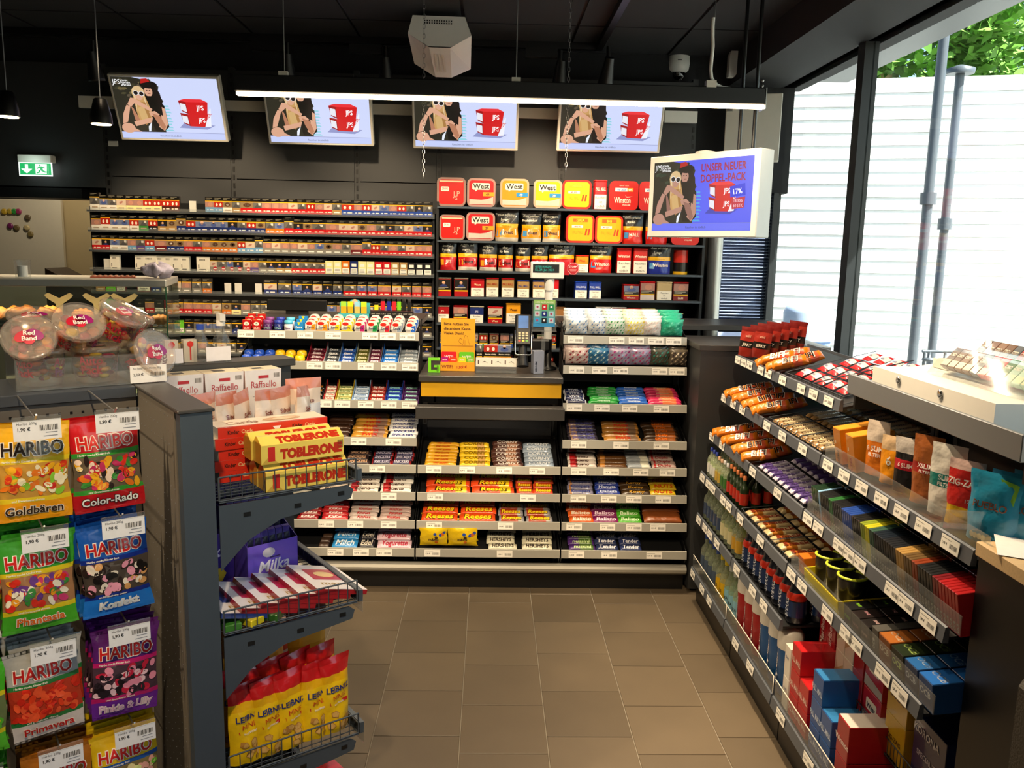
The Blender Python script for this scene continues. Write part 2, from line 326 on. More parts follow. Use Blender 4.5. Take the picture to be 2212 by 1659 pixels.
# ---- outside
struct(MB().box(1.98, 40, -20, 40, -.3, -.12).build('ground', 'asphalt'))
struct(MB().box(1.7, 2.62, -3, 6.4, 2.93, 3.1).build('roof_sun_block', 'frame'))  # overhang added above the window to keep direct sun off the interior
wo = struct(MB().box(-1, 9, .03, .08, -.1, 3.7).build('wall_outside', 'siding', None, (2.9, 10.4, 0), R(-15)))
pm = MB().prism([(0, 0), (.03, 0), (.03, .145), (.012, .145)], -1, 9, axis='x').data('plank', 'siding')
for k in range(25): ob('plank', pm, wo, (0, 0, -.02+k*.148))
rd = random.Random(3)
def tree(loc, r, n, label):
    o = empty('tree', label, 'tree', loc, group='trees behind the siding wall')
    MB().tube([(0, 0, 0), (.05, 0, 2), (0, .1, 4.5)], .12, 8).build('trunk', M['wood'], o)
    m = MB(); cl = []
    for i in range(44):
        a = rd.uniform(0, 6.28); q = r*rd.random()**.5; cl.append((q*math.cos(a), q*math.sin(a)*.45, 5.1+rd.uniform(-1.4, 1.6)*r*.7, rd.uniform(.35, .7)*r*.45))
    for i in range(n):
        c = rd.choice(cl); d = Vector((rd.gauss(0, 1), rd.gauss(0, 1), rd.gauss(0, 1))).normalized()*c[3]*rd.random()**.33
        p = Vector(c[:3])+d; a = Vector((rd.gauss(0, 1), rd.gauss(0, 1), rd.gauss(0, .5))).normalized()*rd.uniform(.09, .17); b = a.cross(Vector((rd.gauss(0, 1), rd.gauss(0, 1), 1))).normalized()*.065
        m.face([p-a, p+b, p+a, p-b])
    tag(m.build('foliage', 'leaf', o), kind='stuff'); return o
tree((6.2, 13.6, 0), 2.0, 9000, 'sunlit leafy tree over the siding wall beside the window mullion')
tree((12.0, 17.0, .6), 3.0, 9000, 'large leafy tree over the siding wall at the far window edge')
def pole(px, y0, y1, Y, label, r):
    a = PY(px, y0, Y); o = empty('lamp_post', label, 'post', (a.x, Y, 0))
    MB().lathe([(r, -.12), (r, a.z)], 10).build('shaft', 'railb', o); MB().lathe([(r*3, a.z), (r*3.2, a.z+.05), (r*.6, a.z+.09)], 14).build('cap', 'railb', o)
    MB().lathe([(r*1.6, a.z*.55), (r*1.6, a.z*.55+.12)], 10).build('collar', 'railb', o)
pole(2043, 42, 700, 8.6, 'tall thin grey post with a flat cap outside the window', .05)
pole(2074, 160, 700, 9.0, 'shorter thin grey post with clamps beside the tall post outside', .045)
a = PY(2060, 768, 6.6); o = empty('valve_manifold', 'small pipe with four round valves outside behind the window', 'pipe', (a.x, 6.6, a.z)); MB().tube([(-.26, 0, .03), (.26, 0, .03)], .012, 8).build('pipe', 'railb', o)
for i in range(4): MB().lathe([(.012, .03), (.012, -.02), (.05, -.025), (.055, -.04), (.04, -.05)], 14).build('valve', 'railb', o, (-.2+.13*i, 0, 0))
for x in (-.24, .24): MB().lathe([(.012, -a.z-.12), (.012, .03)], 8).build('stand', 'railb', o, (x, 0, 0))
a = PY(1742, 745, 7.6)
o = empty('waste_bin', 'pale blue waste bin standing outside behind the first window pane', 'bin', (a.x, 7.6, 0))
MB().lathe([(.17, -.12), (.2, a.z-.03), (.21, a.z+.05)], 18).build('body', mat('bin_blue', '7f9fd0', .5), o)
MB().lathe([(.225, a.z+.05), (.225, a.z+.30), (.2, a.z+.36), (0, a.z+.37)], 18, c=(0, 0, 0)).build('hood', mat('bin_hood', 'b9c8e6', .4), o)
# ================================================================== CEILING FIXTURES, SCREENS, SIGNS
def ad(mb, mp, w, h, night=False):
    U = lambda u, v: mp((u-.5)*w, v*h)
    def pg(pts, c): mb.poly(lambda u, v: U(u, v), pts, c)
    def el(x, y, rx, ry, c, rot=0, n=14): mb.disc(U, x, y, rx, c, n, ry, 0, rot)
    bg, strip = ('5560ee', '6a74f2') if night else ('cdd6f8', 'c3cdf6'); sk = 'b98a78' if night else 'd9a588'; sk2 = '93685c' if night else 'b67c5e'
    pg([(0, 0), (1, 0), (1, 1), (0, 1)], bg); pg([(0, 0), (1, 0), (1, .105), (0, .105)], strip); pg([(0, .103), (1, .103), (1, .109), (0, .109)], '8088b8')
    pg([(0, .11), (.43, .11), (.45, .3), (.40, .52), (.46, .62), (.42, .75), (.44, .86), (.34, .95), (.2, 1), (0, 1)], '2c2a20')
    for i in range(26):
        a = random.Random(i); el(a.uniform(.01, .38), a.uniform(.45, .98), a.uniform(.012, .03), a.uniform(.015, .04), a.choice(['4a4630', '6a5e3e', '3c3a28', '5a5040'] if not night else ['2c3a2c', '3a4636', '20281e']), a.uniform(0, 3), 6)
    for k in range(9): pg([(.43, .13+k*.05), (.52-.01*(k % 3), .13+k*.05), (.50, .155+k*.05), (.43, .155+k*.05)], '8fd0e0' if not night else '49a8e0')
    # woman with the hat
    pg([(.29, .86), (.40, .88), (.44, .75), (.45, .5), (.43, .3), (.34, .35), (.30, .6)], '1c1412'); el(.335, .775, .038, .085, sk); pg([(.30, .7), (.37, .7), (.46, .55), (.47, .2), (.42, .13), (.33, .13), (.30, .4)], '15120f')
    pg([(.41, .55), (.46, .5), (.465, .25), (.42, .13), (.37, .2), (.41, .3)], sk); pg([(.40, .72), (.435, .62), (.43, .38), (.41, .4)], '1c1412')
    el(.345, .885, .085, .062, '14100f', -.15, 18); pg([(.275, .90), (.285, .975), (.34, .985), (.365, .935)], 'b3201c')
    mb.rect(U, .325, .352, .735, .742, '7a3a34'); el(.322, .79, .008, .008, '3a2620', n=6); el(.348, .79, .008, .008, '3a2620', n=6)
    # fair-haired woman
    el(.235, .75, .062, .115, 'd8b987'); pg([(.18, .7), (.29, .72), (.33, .45), (.31, .28), (.2, .25), (.185, .45)], 'c79a5e'); pg([(.22, .6), (.30, .6), (.31, .3), (.25, .22)], 'a87a44')
    el(.238, .70, .036, .07, sk); pg([(.185, .8), (.2, .83), (.205, .6), (.19, .45)], 'e0c498'); pg([(.27, .8), (.285, .74), (.30, .5), (.28, .62)], 'e0c498'); pg([(.20, .5), (.26, .55), (.29, .3), (.22, .3)], 'd0aa70'); mb.rect(U, .225, .255, .738, .75, 'f4f4f6')
    for x in (.212, .264): el(x, .748-.012*(x > .23), .026, .040, 'f4f4f6'); el(x, .748-.012*(x > .23), .021, .033, '241c1c')
    pg([(.11, .56), (.15, .67), (.19, .66), (.34, .49), (.32, .45), (.18, .58), (.14, .52)], sk); pg([(.10, .55), (.135, .53), (.08, .27), (.03, .24), (.05, .4)], sk); pg([(.14, .53), (.16, .5), (.21, .27), (.16, .26)], sk2)
    pg([(.15, .2), (.31, .27), (.33, .36), (.2, .30), (.14, .28)], sk); pg([(.30, .44), (.36, .46), (.40, .40), (.36, .36), (.31, .38)], sk); pg([(.33, .42), (.40, .38), (.44, .2), (.41, .14), (.36, .28)], sk2); el(.075, .17, .065, .085, sk); pg([(.02, .11), (.2, .11), (.1, .2)], sk)
    pg([(.27, .2), (.31, .28), (.285, .12), (.265, .12)], 'e8eef8')
    # the double pack
    x0, y0, s = (.585, .27, .9) if night else (.60, .22, 1)
    def bx(u, v): return (x0+u*s, y0+v*s)
    mb.poly(U, [bx(-.03, -.03), bx(.24, -.05), bx(.32, .02), bx(.02, .05)], '8f96c8' if not night else '3c44b0')
    for k, zz in enumerate((0, .2)):
        mb.poly(U, [bx(.08, zz), bx(.26, zz-.01), bx(.28, zz+.2), bx(.07, zz+.2)], 'd0151c'); mb.poly(U, [bx(.02, zz+.05), bx(.08, zz), bx(.07, zz+.2), bx(.0, zz+.22)], '9e0d14')
        mb.poly(U, [bx(.015, zz+.07), bx(.07, zz+.03), bx(.065, zz+.16), bx(.012, zz+.18)], 'e6e6ee'); mb.text(U, 'JPS', *bx(.2, zz+.07), .11*s, 'ffffff', sx=.5)
    mb.poly(U, [bx(.0, .42), bx(.07, .4), bx(.28, .4), bx(.22, .45), bx(.06, .45)], 'e83038')
    mb.poly(U, [bx(.22, -.01), bx(.28, .0), bx(.30, .30), bx(.29, .3)], 'eceef8'); mb.text(U, '2 X 30 STK', *bx(.262, .13), .052*s, 'd0151c', rot=R(62), sx=.7)
    mb.text(U, 'JPS', .05, .885, .11, 'ffffff', 0, sx=.55)
    for k, q in enumerate(('JOHN', 'PLAYER', 'SPECIAL')): mb.text(U, q, .09, .93-k*.035, .036, 'ffffff', al='l', sx=.75)
    mb.text(U, 'Rauchen ist tödlich', .47, .035, .045, '4a4c60', 0, sx=.6)
    if night:
        mb.text(U, 'UNSER NEUER', .715, .83, .15, 'a01838', sx=.45); mb.text(U, 'DOPPEL-PACK', .715, .68, .15, 'a01838', sx=.45)
        mb.poly(U, [(.79, .60), (.93, .64), (.94, .48), (.80, .45)], '1c35d8'); mb.text(U, '17%', .865, .5, .1, 'ffffff', sx=.55, rot=.12)
        mb.poly(U, [(.81, .43), (.94, .46), (.93, .31), (.82, .29)], 'c02038'); mb.text(U, '18.300/', .875, .385, .06, 'e8b8c8', sx=.5); mb.text(U, '60 STK', .875, .32, .06, 'e8b8c8', sx=.5)
def tv(loc, w, h, label, tilt=0, rz=0, night=False, bez=.014, dep=.05, bm='offwhite'):
    o = empty('advertising_screen', label, 'screen', loc, group='advertising screens'); o.rotation_euler = (tilt, 0, rz)
    f = MB(); f.rbox(-w/2, w/2, 0, dep, 0, h, .004); f.build('housing', bm, o)
    s = MB(); ad(s, lambda x, z: (x, -.0006, z+bez), w-2*bez, h-2*bez, night)
    for i in range(len(s.v)): pass
    # later shapes lie a hair in front of earlier ones
    k = 0; seen = {}
    for n, f_ in enumerate(s.f):
        for j in f_: x, y, z = s.v[j]; s.v[j] = (x, -.0006-n*.0000022, z)
    s.build('picture', 'screen', o)
    return o
names = ('above the doorway end of the cigarette shelves', 'third from the window, behind the light bar', 'directly under the hanging white projector box', 'nearest the window column, with a lamp reflection')
for k, (x0, x1, y) in enumerate(((263, 494, 305), (582, 808, 314), (893, 1118, 323.5), (1202, 1424, 329))):
    a, b = PY(x0, y, 5.16), PY(x1, y, 5.16); w = b.x-a.x
    tv(((a.x+b.x)/2, 5.16, (a.z+b.z)/2), w, w*.60, 'tilted wall screen with tobacco advert, '+names[k], R(24))
    MB().box(-.05, .05, 0, .2, -.04, .04).build('bracket', 'rubber', D.objects['advertising_screen' if k == 0 else 'advertising_screen.%03d' % k], (0, .05, w*.3))
a, b = PY(172, 218, 5.27), PY(1505, 256, 5.27)
o = empty('mounting_rail', 'long white horizontal rail carrying the four wall screens', 'rail', (0, 5.27, (a.z+b.z)/2)); MB().box(a.x, b.x, -.012, .012, -.03, .03).build('bar', 'offwhite', o)
for x in (a.x+.1, b.x-.1): MB().box(x-.1, x+.1, -.016, .016, -.034, .034).build('end_sleeve', 'white', o)
tl, tr = PY(1405, 343, 4.5), PY(1645, 315, 3.97)
rz = math.atan2(tr.y-tl.y, tr.x-tl.x); w = (Vector((tr.x, tr.y))-Vector((tl.x, tl.y))).length; TH = (tl.z-PY(1415, 515, 4.5).z+tr.z-PY(1652, 510, 3.97).z)/2
o5 = tv(((tl.x+tr.x)/2, (tl.y+tr.y)/2, (tl.z+tr.z)/2-TH), w, TH, 'white framed hanging screen reading UNSER NEUER DOPPEL-PACK', 0, rz, True, .032, .11, 'white')
MB().lathe([(.05, 0), (.05, .01), (0, .02)], 16).build('dome_knob', 'white', o5, (-.02, .05, TH))
for dx in (.17, .25): MB().lathe([(.009, TH-.005), (.009, CZ-(tl.z+tr.z)/2+TH)], 8).build('hanging_rod', 'rubber', o5, (dx, .06, 0))
# hanging light bar with LED strip
LBY = 3.85; a, b = PY(505, 203, LBY), PY(1653, 232, LBY); zb = (a.z+b.z)/2
o = empty('light_bar', 'long black light bar hanging over the counter with a warm LED strip', 'lamp', ((a.x+b.x)/2, LBY, zb)); L = (b.x-a.x)/2
MB().rbox(-L, L, 0, .09, .012, .085, .004).build('housing', 'black', o); MB().rbox(-L+.01, L-.004, -.002, .03, -.004, .012, .003).build('led_strip', 'led', o); MB().box(L, L+.004, -.001, .09, -.005, .086).build('end_cap', 'steel', o)
for px in (615, 1115, 1537):
    q = PY(px, 170, LBY+.05).x-(a.x+b.x)/2; MB().lathe([(.0025, .085), (.0025, CZ-zb)], 6).build('wire', 'steel', o, (q, .05, 0)); MB().box(-.02, .02, -.012, .012, .075, .105).build('wire_clamp', 'offwhite', o, (q, .03, 0))
light('AREA', 'light_bar_glow', ((a.x+b.x)/2, LBY-.03, zb-.02), ((a.x+b.x)/2, LBY-.12, .6), 30, (1, .82, .58), shape='RECTANGLE', size=2*L, size_y=.03)
# loose chains
for k, (px, py) in enumerate(((915, 391), (1222, 377))):
    e = PY(px, py, 4.15); c = MB(); n = int((CZ-e.z)/.022)
    for i in range(n):
        z = CZ-i*.022; r = [(0, 0, z), (.0055, 0, z-.008), (.0055, 0, z-.02), (0, 0, z-.028), (-.0055, 0, z-.02), (-.0055, 0, z-.008), (0, 0, z)]
        if i % 2: r = [(y, x, zz) for x, y, zz in r]
        c.tube(r, .0015, 4)
    tag(c.build('hanging_chain', 'steel', None, (e.x, 4.15, 0)), ['thin steel chain hanging in front of the white projector box', 'thin steel chain hanging in front of the screen nearest the window'][k], 'chain')
# white projector box under the ceiling
q = PZ(950, 37, 2.84); o = empty('projector_box', 'white angular projector housing hanging under the black ceiling', 'projector', (q.x, q.y, 0), R(2))
pf = [(-.16, 2.80), (-.14, 2.845), (.13, 2.845), (.165, 2.80), (.165, 2.755), (.06, 2.69), (-.06, 2.69), (-.165, 2.755)]
pm_ = MB(); pm_.face([(x, 0, z) for x, z in [(-.165, 2.755), (-.06, 2.695), (.06, 2.695), (.165, 2.755), (.13, 2.845), (-.14, 2.845)]])
dep = .30; bk = [(-.14, 2.70), (-.04, 2.60), (.06, 2.60), (.155, 2.66)]
F = [(-.165, 0, 2.755), (-.055, 0, 2.69), (.055, 0, 2.69), (.165, 0, 2.755), (.135, 0, 2.845), (-.14, 0, 2.845)]
B = [(-.145, .26, 2.66), (-.03, .30, 2.60), (.06, .30, 2.60), (.165, .26, 2.64), (.135, .30, 2.845), (-.14, .30, 2.845)]
pm_.mesh(F+B, [(i, (i+1) % 6, (i+1) % 6+6, i+6) for i in range(6)]); pm_.face(B[::-1]); pm_.build('housing', 'white', o)
v = MB()
for i in range(12):
    for j in range(2): v.box(-.08+i*.0125, -.074+i*.0125, -.0015, .001, 2.806+j*.012, 2.813+j*.012)
v.build('vent', 'rubber', o)
v = MB()
for i in range(3): v.mesh([(-.03+i*.02, .06, 2.67), (-.02+i*.02, .06, 2.67), (-.012+i*.022, .24, 2.617), (-.022+i*.022, .24, 2.617)], [(0, 1, 2, 3)])
v.build('label_strip', 'offwhite', o, (0, -.001, -.002)); MB().box(-.08, .08, .05, .2, 2.845, 2.88).build('ceiling_mount', 'black', o)
# dome cameras
def dome(px, py, label):
    q = PZ(px, py, CZ-.02); o = empty('dome_camera', label, 'camera', (q.x, q.y, CZ), group='white dome cameras')
    MB().lathe([(.07, -.006), (.072, -.05), (.066, -.09), (.052, -.105)], 24).build('base', 'white', o); MB().lathe([(.049, -.10), (.047, -.125), (.036, -.148), (.018, -.16), (0, -.163)], 20).build('dome', 'lens', o); MB().box(-.02, .005, -.0725, -.07, -.04, -.036).build('badge', 'rubber', o)
dome(503, 106, 'white dome camera beside the doorway end of the light bar'); dome(1466, 128, 'white dome camera between the light bar and the window beam')
# tracks and spot heads
def track(x0, x1, y0, y1, label): tag(MB().box(x0, x1, y0, y1, CZ-.045, CZ-.008).build('lighting_track', 'rubber'), label, 'lighting track')
track(.602, .638, .3, 5.2, 'black ceiling track running from the camera towards the tobacco wall'); track(-3.6, .60, 5.16, 5.20, 'black ceiling track running along the tobacco wall')
def head(p, aim, label, box=False):
    p = Vector(p); o = empty('spot_head', label, 'spotlight', p, group='black track spotlights')
    MB().lathe([(.012, 0), (.012, .11)], 10).build('stem', 'rubber', o, (0, 0, .02))
    d = (Vector(aim)-p).normalized(); h = MB().lathe([(.026, .07), (.03, .03), (.044, -.07), (.046, -.085), (.038, -.085), (.03, -.03)], 18).build('shade', 'rubber', o); h.rotation_mode = 'QUATERNION'; h.rotation_quaternion = (-d).to_track_quat('Z', 'Y')
    if box: MB().box(-.2, -.02, -.02, .02, .085, .135).build('driver_box', 'rubber', o)
for k, (px, py, tgt, bx_) in enumerate(((203, 140, (-2.2, 5.2, 1.5), 0), (622, 145, (-1.2, 5.2, 1.5), 1), (833, 152, (-.6, 5.2, 1.5), 1), (1210, 160, (.3, 5.2, 1.5), 1), (1313, 152, (.55, 5.4, 1.7), 0))):
    q = PY(px, py, 4.95); head((q.x, q.y, q.z), tgt, 'black spotlight head on the ceiling track, '+ORD[k]+' from the doorway', bx_)
# sensors and cable on the window beam
for k, (px, py) in enumerate(((1561, 152), (1582, 136))):
    q = PX(px, py, 1.45); o = empty('wall_sensor', 'white slim motion sensor on the beam, '+('farther from' if k == 0 else 'nearer to')+' the window mullion', 'sensor', q, group='white sensors on the beam')
    MB().prism([(-.025, -.085), (.01, -.085), (.022, -.07), (.025, .07), (.012, .085), (-.012, .075), (-.025, .04)], -.025, .025, axis='y').build('cover', 'white', o); MB().box(.022, .03, -.02, .02, -.06, .06).build('back_plate', 'offwhite', o)
pts = [PY(x, y, LBY+.02) for x, y in ((1541, 38), (1539, 60), (1540, 100), (1535, 150), (1537, 168), (1545, 182), (1560, 189), (1580, 192), (1602, 196))]
o = empty('power_cable', 'white cable dropping from the ceiling onto the light bar', 'cable', (0, 0, 0)); MB().tube(pts, .008, 8).build('cord', 'white', o); q = PY(1535, 180, LBY+.02)
MB().box(q.x-.022, q.x+.022, LBY, LBY+.04, q.z-.02, q.z+.01).build('plug', 'offwhite', o)
q = PY(1648, 160, 4.6); MB().tube([PY(1648, 152, 4.6), PY(1648, 165, 4.6), PY(1648, 190, 4.6)], .003, 5)
c = MB(); z0 = PX(1649, 155, 1.62)
for i in range(5): c.lathe([(.004, -.01-i*.03), (.011, -.02-i*.03), (.004, -.03-i*.03)], 8)
tag(c.build('pull_chain', 'steel', None, z0), 'short beaded pull chain hanging from the beam at the window corner', 'chain')
# white wall cabinet in the window corner
q0, q1 = PY(1545, 240, 5.3), PY(1650, 330, 5.0)
o = empty('wall_cabinet', 'white flat cabinet hung in the corner behind the hanging screen', 'cabinet', (1.45, 5.36, 0)); MB().rbox(0, .33, -.06, .06, q1.z-.02, q0.z+.1, .004).build('body', 'offwhite', o, (0, 0, 0), R(-18)); MB().box(.01, .04, -.075, -.06, q0.z+.0, q0.z+.04).build('hinge', 'steel', o, (0, 0, 0), R(-18))
# exit sign
a, b = PY(36, 333, 5.26), PY(112, 378, 5.26); cx, zt, zb = (a.x+b.x)/2, a.z, b.z; hw = (b.x-a.x)/2
o = empty('exit_sign', 'green lit emergency exit sign with arrow and running figure above the doorway', 'sign', (cx, 5.26, 0)); MB().rbox(-hw, hw, 0, .06, zt-.045, zt, .004).build('housing', 'white', o)
s = MB(); mp = lambda x, z: (x, .0, z); w, h = hw*1.85, zt-zb-.05; z0 = zb
s.face([(-w/2-.008, .012, z0-.008), (w/2+.008, .012, z0-.008), (w/2+.008, .012, zt-.045), (-w/2-.008, .012, zt-.045)], 'f4fff8')
fm = lambda x, z: (x, .010, z); s.rect(fm, -w/2, w/2, z0, z0+h, '18a558'); gm = lambda x, z: (x, .009, z); s.rect(gm, .0, w*.42, z0+.006, z0+h-.004, 'f0fff6')
s.rect(gm, -w*.33, -w*.23, z0+h*.45, z0+h*.9, 'f0fff6'); s.poly(gm, [(-w*.46, z0+h*.5), (-w*.28, z0+h*.1), (-w*.10, z0+h*.5)], 'f0fff6')
rm = lambda x, z: (x, .008, z); k = h; s.disc(rm, w*.15, z0+k*.83, k*.07, '18a558'); 
for pp in ([(.11, .74), (.22, .74), (.25, .42), (.17, .42)], [(.22, .72), (.33, .6), (.31, .54), (.2, .63)], [(.12, .72), (.04, .55), (.07, .5), (.15, .62)], [(.2, .45), (.33, .3), (.40, .3), (.4, .22), (.3, .2), (.17, .36)], [(.17, .44), (.14, .2), (.04, .1), (.02, .17), (.09, .25), (.11, .44)]): s.poly(rm, [(w*u, z0+k*v_) for u, v_ in pp], '18a558')
s.poly(rm, [(w*.36, z0+k*.05), (w*.42, z0+k*.05), (w*.42, z0+k*.95), (w*.38, z0+k*.95)], '18a558'); s.build('face', 'exitlit', o)
light('POINT', 'exit_sign_glow', (cx, 5.18, zb+.05), (0, 0, 0), .35, (.75, 1, .9), shadow_soft_size=.06)
tag(MB().rbox(-.03, .03, 0, .006, -.016, .016, .003).text(fy(-.001), 'Zutritt', 0, -.006, .016, '333333').build('shelf_sign', 'white', None, PY(244, 310, 5.31)), 'small white name plate on the wall under the doorway-side screen', 'sign')
# pendant lamps
for k, (px, py) in enumerate(((18, 252), (219, 268))):
    q = PY(px, py, 4.25); o = empty('pendant_lamp', ['black cone pendant lamp at the photo edge over the bakery case', 'black cone pendant lamp with round canopy beside the wall screen'][k], 'lamp', (q.x, 4.25, q.z), group='black pendant lamps')
    MB().lathe([(.052, 0), (.05, .035), (.03, .115), (.022, .12)], 24).build('shade', 'rubber', o); MB().lathe([(.045, -.003), (.045, .001)], 20).build('diffuser', 'lampin', o); MB().lathe([(.003, .12), (.003, CZ-q.z)], 6).build('cord', 'rail', o); MB().lathe([(.05, CZ-q.z-.03), (.055, CZ-q.z)], 20).build('canopy', 'rubber', o)
    light('SPOT', 'pendant_glow', (q.x, 4.25, q.z-.01), (q.x, 4.25, 0), 45, WARM, spot_size=R(100), spot_blend=.8, shadow_soft_size=.04)
# ================================================================== PACKAGING BUILDERS
HEX = dict(w='f0ebe0', c='e6dcae', y='f2e7a0', r='c8161c', b='24469c', n='1c2d6a', t='b08a52', k='1c1a1a', m='6e1418', o='d9741a', g='3f8a3c', p='5c4a86', s='8a8478', u='6f9fc4', d='4a2018', l='6ec832')
CNAME = dict(w='white', c='cream', y='pale yellow', r='red', b='blue', n='dark blue', t='tan', k='black', m='maroon', o='orange', g='green', p='purple', s='grey', u='light blue', d='dark brown', l='lime green')
def motif(mb, mp, k, x0, x1, z0, z1):
    w, h = x1-x0, z1-z0; cx, cz = (x0+x1)/2, (z0+z1)/2
    bgc = ['cdb8a4', 'b02818', '8f7858', 'a87c70', '6a6660', '707a98', '201c1a'][k]; mb.rect(mp, x0, x1, z0, z1, bgc)
    mp2 = lambda x, z: (lambda q: (q[0], q[1]-.0003, q[2]))(mp(x, z))
    if k == 0: mb.disc(mp2, cx, cz, w*.22, 'b07a6c', 9, h*.2, rot=.5)
    if k == 1:
        for s in (-1, 1): mb.disc(mp2, cx+s*w*.2, cz-h*.05, w*.11, 'f0e0d0', 9, h*.3)
    if k == 2: mb.disc(mp2, cx, cz, w*.3, '5a3c28', 12, h*.38); mb.disc(lambda x, z: mp2(x, z-.0), cx, cz, w*.13, 'f2ece0', 10, h*.17)
    if k == 3: mb.disc(mp2, cx+w*.05, cz-h*.05, w*.26, 'c08874', 10, h*.4)
    if k == 4: mb.poly(mp2, [(x0+w*.1, z0), (cx, cz+h*.35), (x1-w*.15, z0)], '4e4c4c'); mb.rect(mp2, x0+w*.55, x0+w*.8, cz, z1-h*.1, 'd6d2ca')
    if k == 5: mb.disc(mp2, cx, cz-h*.1, w*.3, '4a5a94', 9, h*.34); mb.disc(mp2, cx, cz+h*.25, w*.13, 'e0b49c', 9)
    if k == 6: mb.disc(mp2, cx, cz+h*.05, w*.12, 'd8a880', 9, h*.22); mb.poly(mp2, [(cx-w*.3, z0), (cx+w*.3, z0), (cx, cz)], '2c3a70')
PACK = {}
def pack_mesh(c, k, wide, tall, style):
    key = (c, k, wide, tall, style)
    if key in PACK: return PACK[key]
    w = .077 if wide else .0545; h = .098 if tall else .086; d = .022; mb = MB(); f1, f2, f3 = fy(-d/2-.0004), fy(-d/2-.0008), fy(-d/2-.0013)
    base = HEX.get(c, 'e8e2d6')
    if style == 'q':
        mb.box(-w/2, w/2, -d/2, d/2, 0, h, 'ece6d6'); barcode(mb, f1, -w*.3, h*.72, w*.45, h*.12, len(PACK)); mb.rect(f1, -w*.38, -w*.3, h*.2, h*.45, '5c564c'); mb.rect(f1, -w*.3, w*.2, h*.08, h*.15, '5c564c')
    elif style == 'card':
        mb.box(-w*.36, w*.36, -.001, .001, 0, h*.72, 'd8d4ca')
    elif style == 'h':
        w = .046; h = .076; mb.box(-w/2, w/2, -d/2, d/2, 0, h, base); mb.rect(f1, -w*.3, w*.3, h*.58, h*.82, 'f4f0e4'); mb.rect(f1, -w*.42, w*.42, h*.06, h*.45, 'f4f0e4')
        for i in range(3): mb.rect(f2, -w*.33, w*.3, h*(.14+.1*i), h*(.17+.1*i), '6a665e')
    elif style == 'warn':
        mb.box(-w/2, w/2, -d/2, d/2, 0, h*.9, base); mb.rect(f1, -w*.45, w*.45, h*.06, h*.36, 'f2eee2'); mb.text(f2, 'Rauchen ist', 0, h*.22, h*.11, '222222', maxw=w*.8); mb.text(f2, 'tödlich', 0, h*.1, h*.11, '222222', maxw=w*.6); mb.text(f2, '2018', 0, h*.62, h*.1, 'd8c8a0', 0, maxw=w*.5)
    else:
        mb.box(-w/2, w/2, -d/2, d/2, 0, h, base, top='2a2624', side='4a4038'); z1 = h*.33
        motif(mb, f1, k, -w/2, w/2, z1, h*.70); mb.rect(f1, -w/2, w/2, h*.75, h, '0c0a08'); mb.rect(f1, -w/2, w/2, h*.70, h*.75, 'f0b810')
        for i, (a, b) in enumerate(((-.42, .25), (-.42, .0))): mb.rect(f2, w*a, w*b, h*(.92-.07*i), h*(.938-.07*i), 'a89f8a')
        if style == 'oct': mb.disc(f2, w*.18, h*.2, w*.22, 'b8182a', 8, h*.15); mb.rect(f3, w*.02, w*.34, h*.17, h*.23, 'f0e8e0')
        elif c in 'rbnoukd': mb.disc(f2, -w*.22, h*.15, w*.13, 'f0d8b8' if c in 'rd' else 'c8d8f0', 6, h*.05); mb.rect(f2, w*.0, w*.35, h*.12, h*.19, 'f0e6da')
        else: mb.rect(f2, -w*.3, w*.3, h*.11, h*.19, 'f6f2e8' if c in 'stm' else 'b09a80')
    PACK[key] = (mb.data('cigarette_pack', 'gloss'), w); return PACK[key]
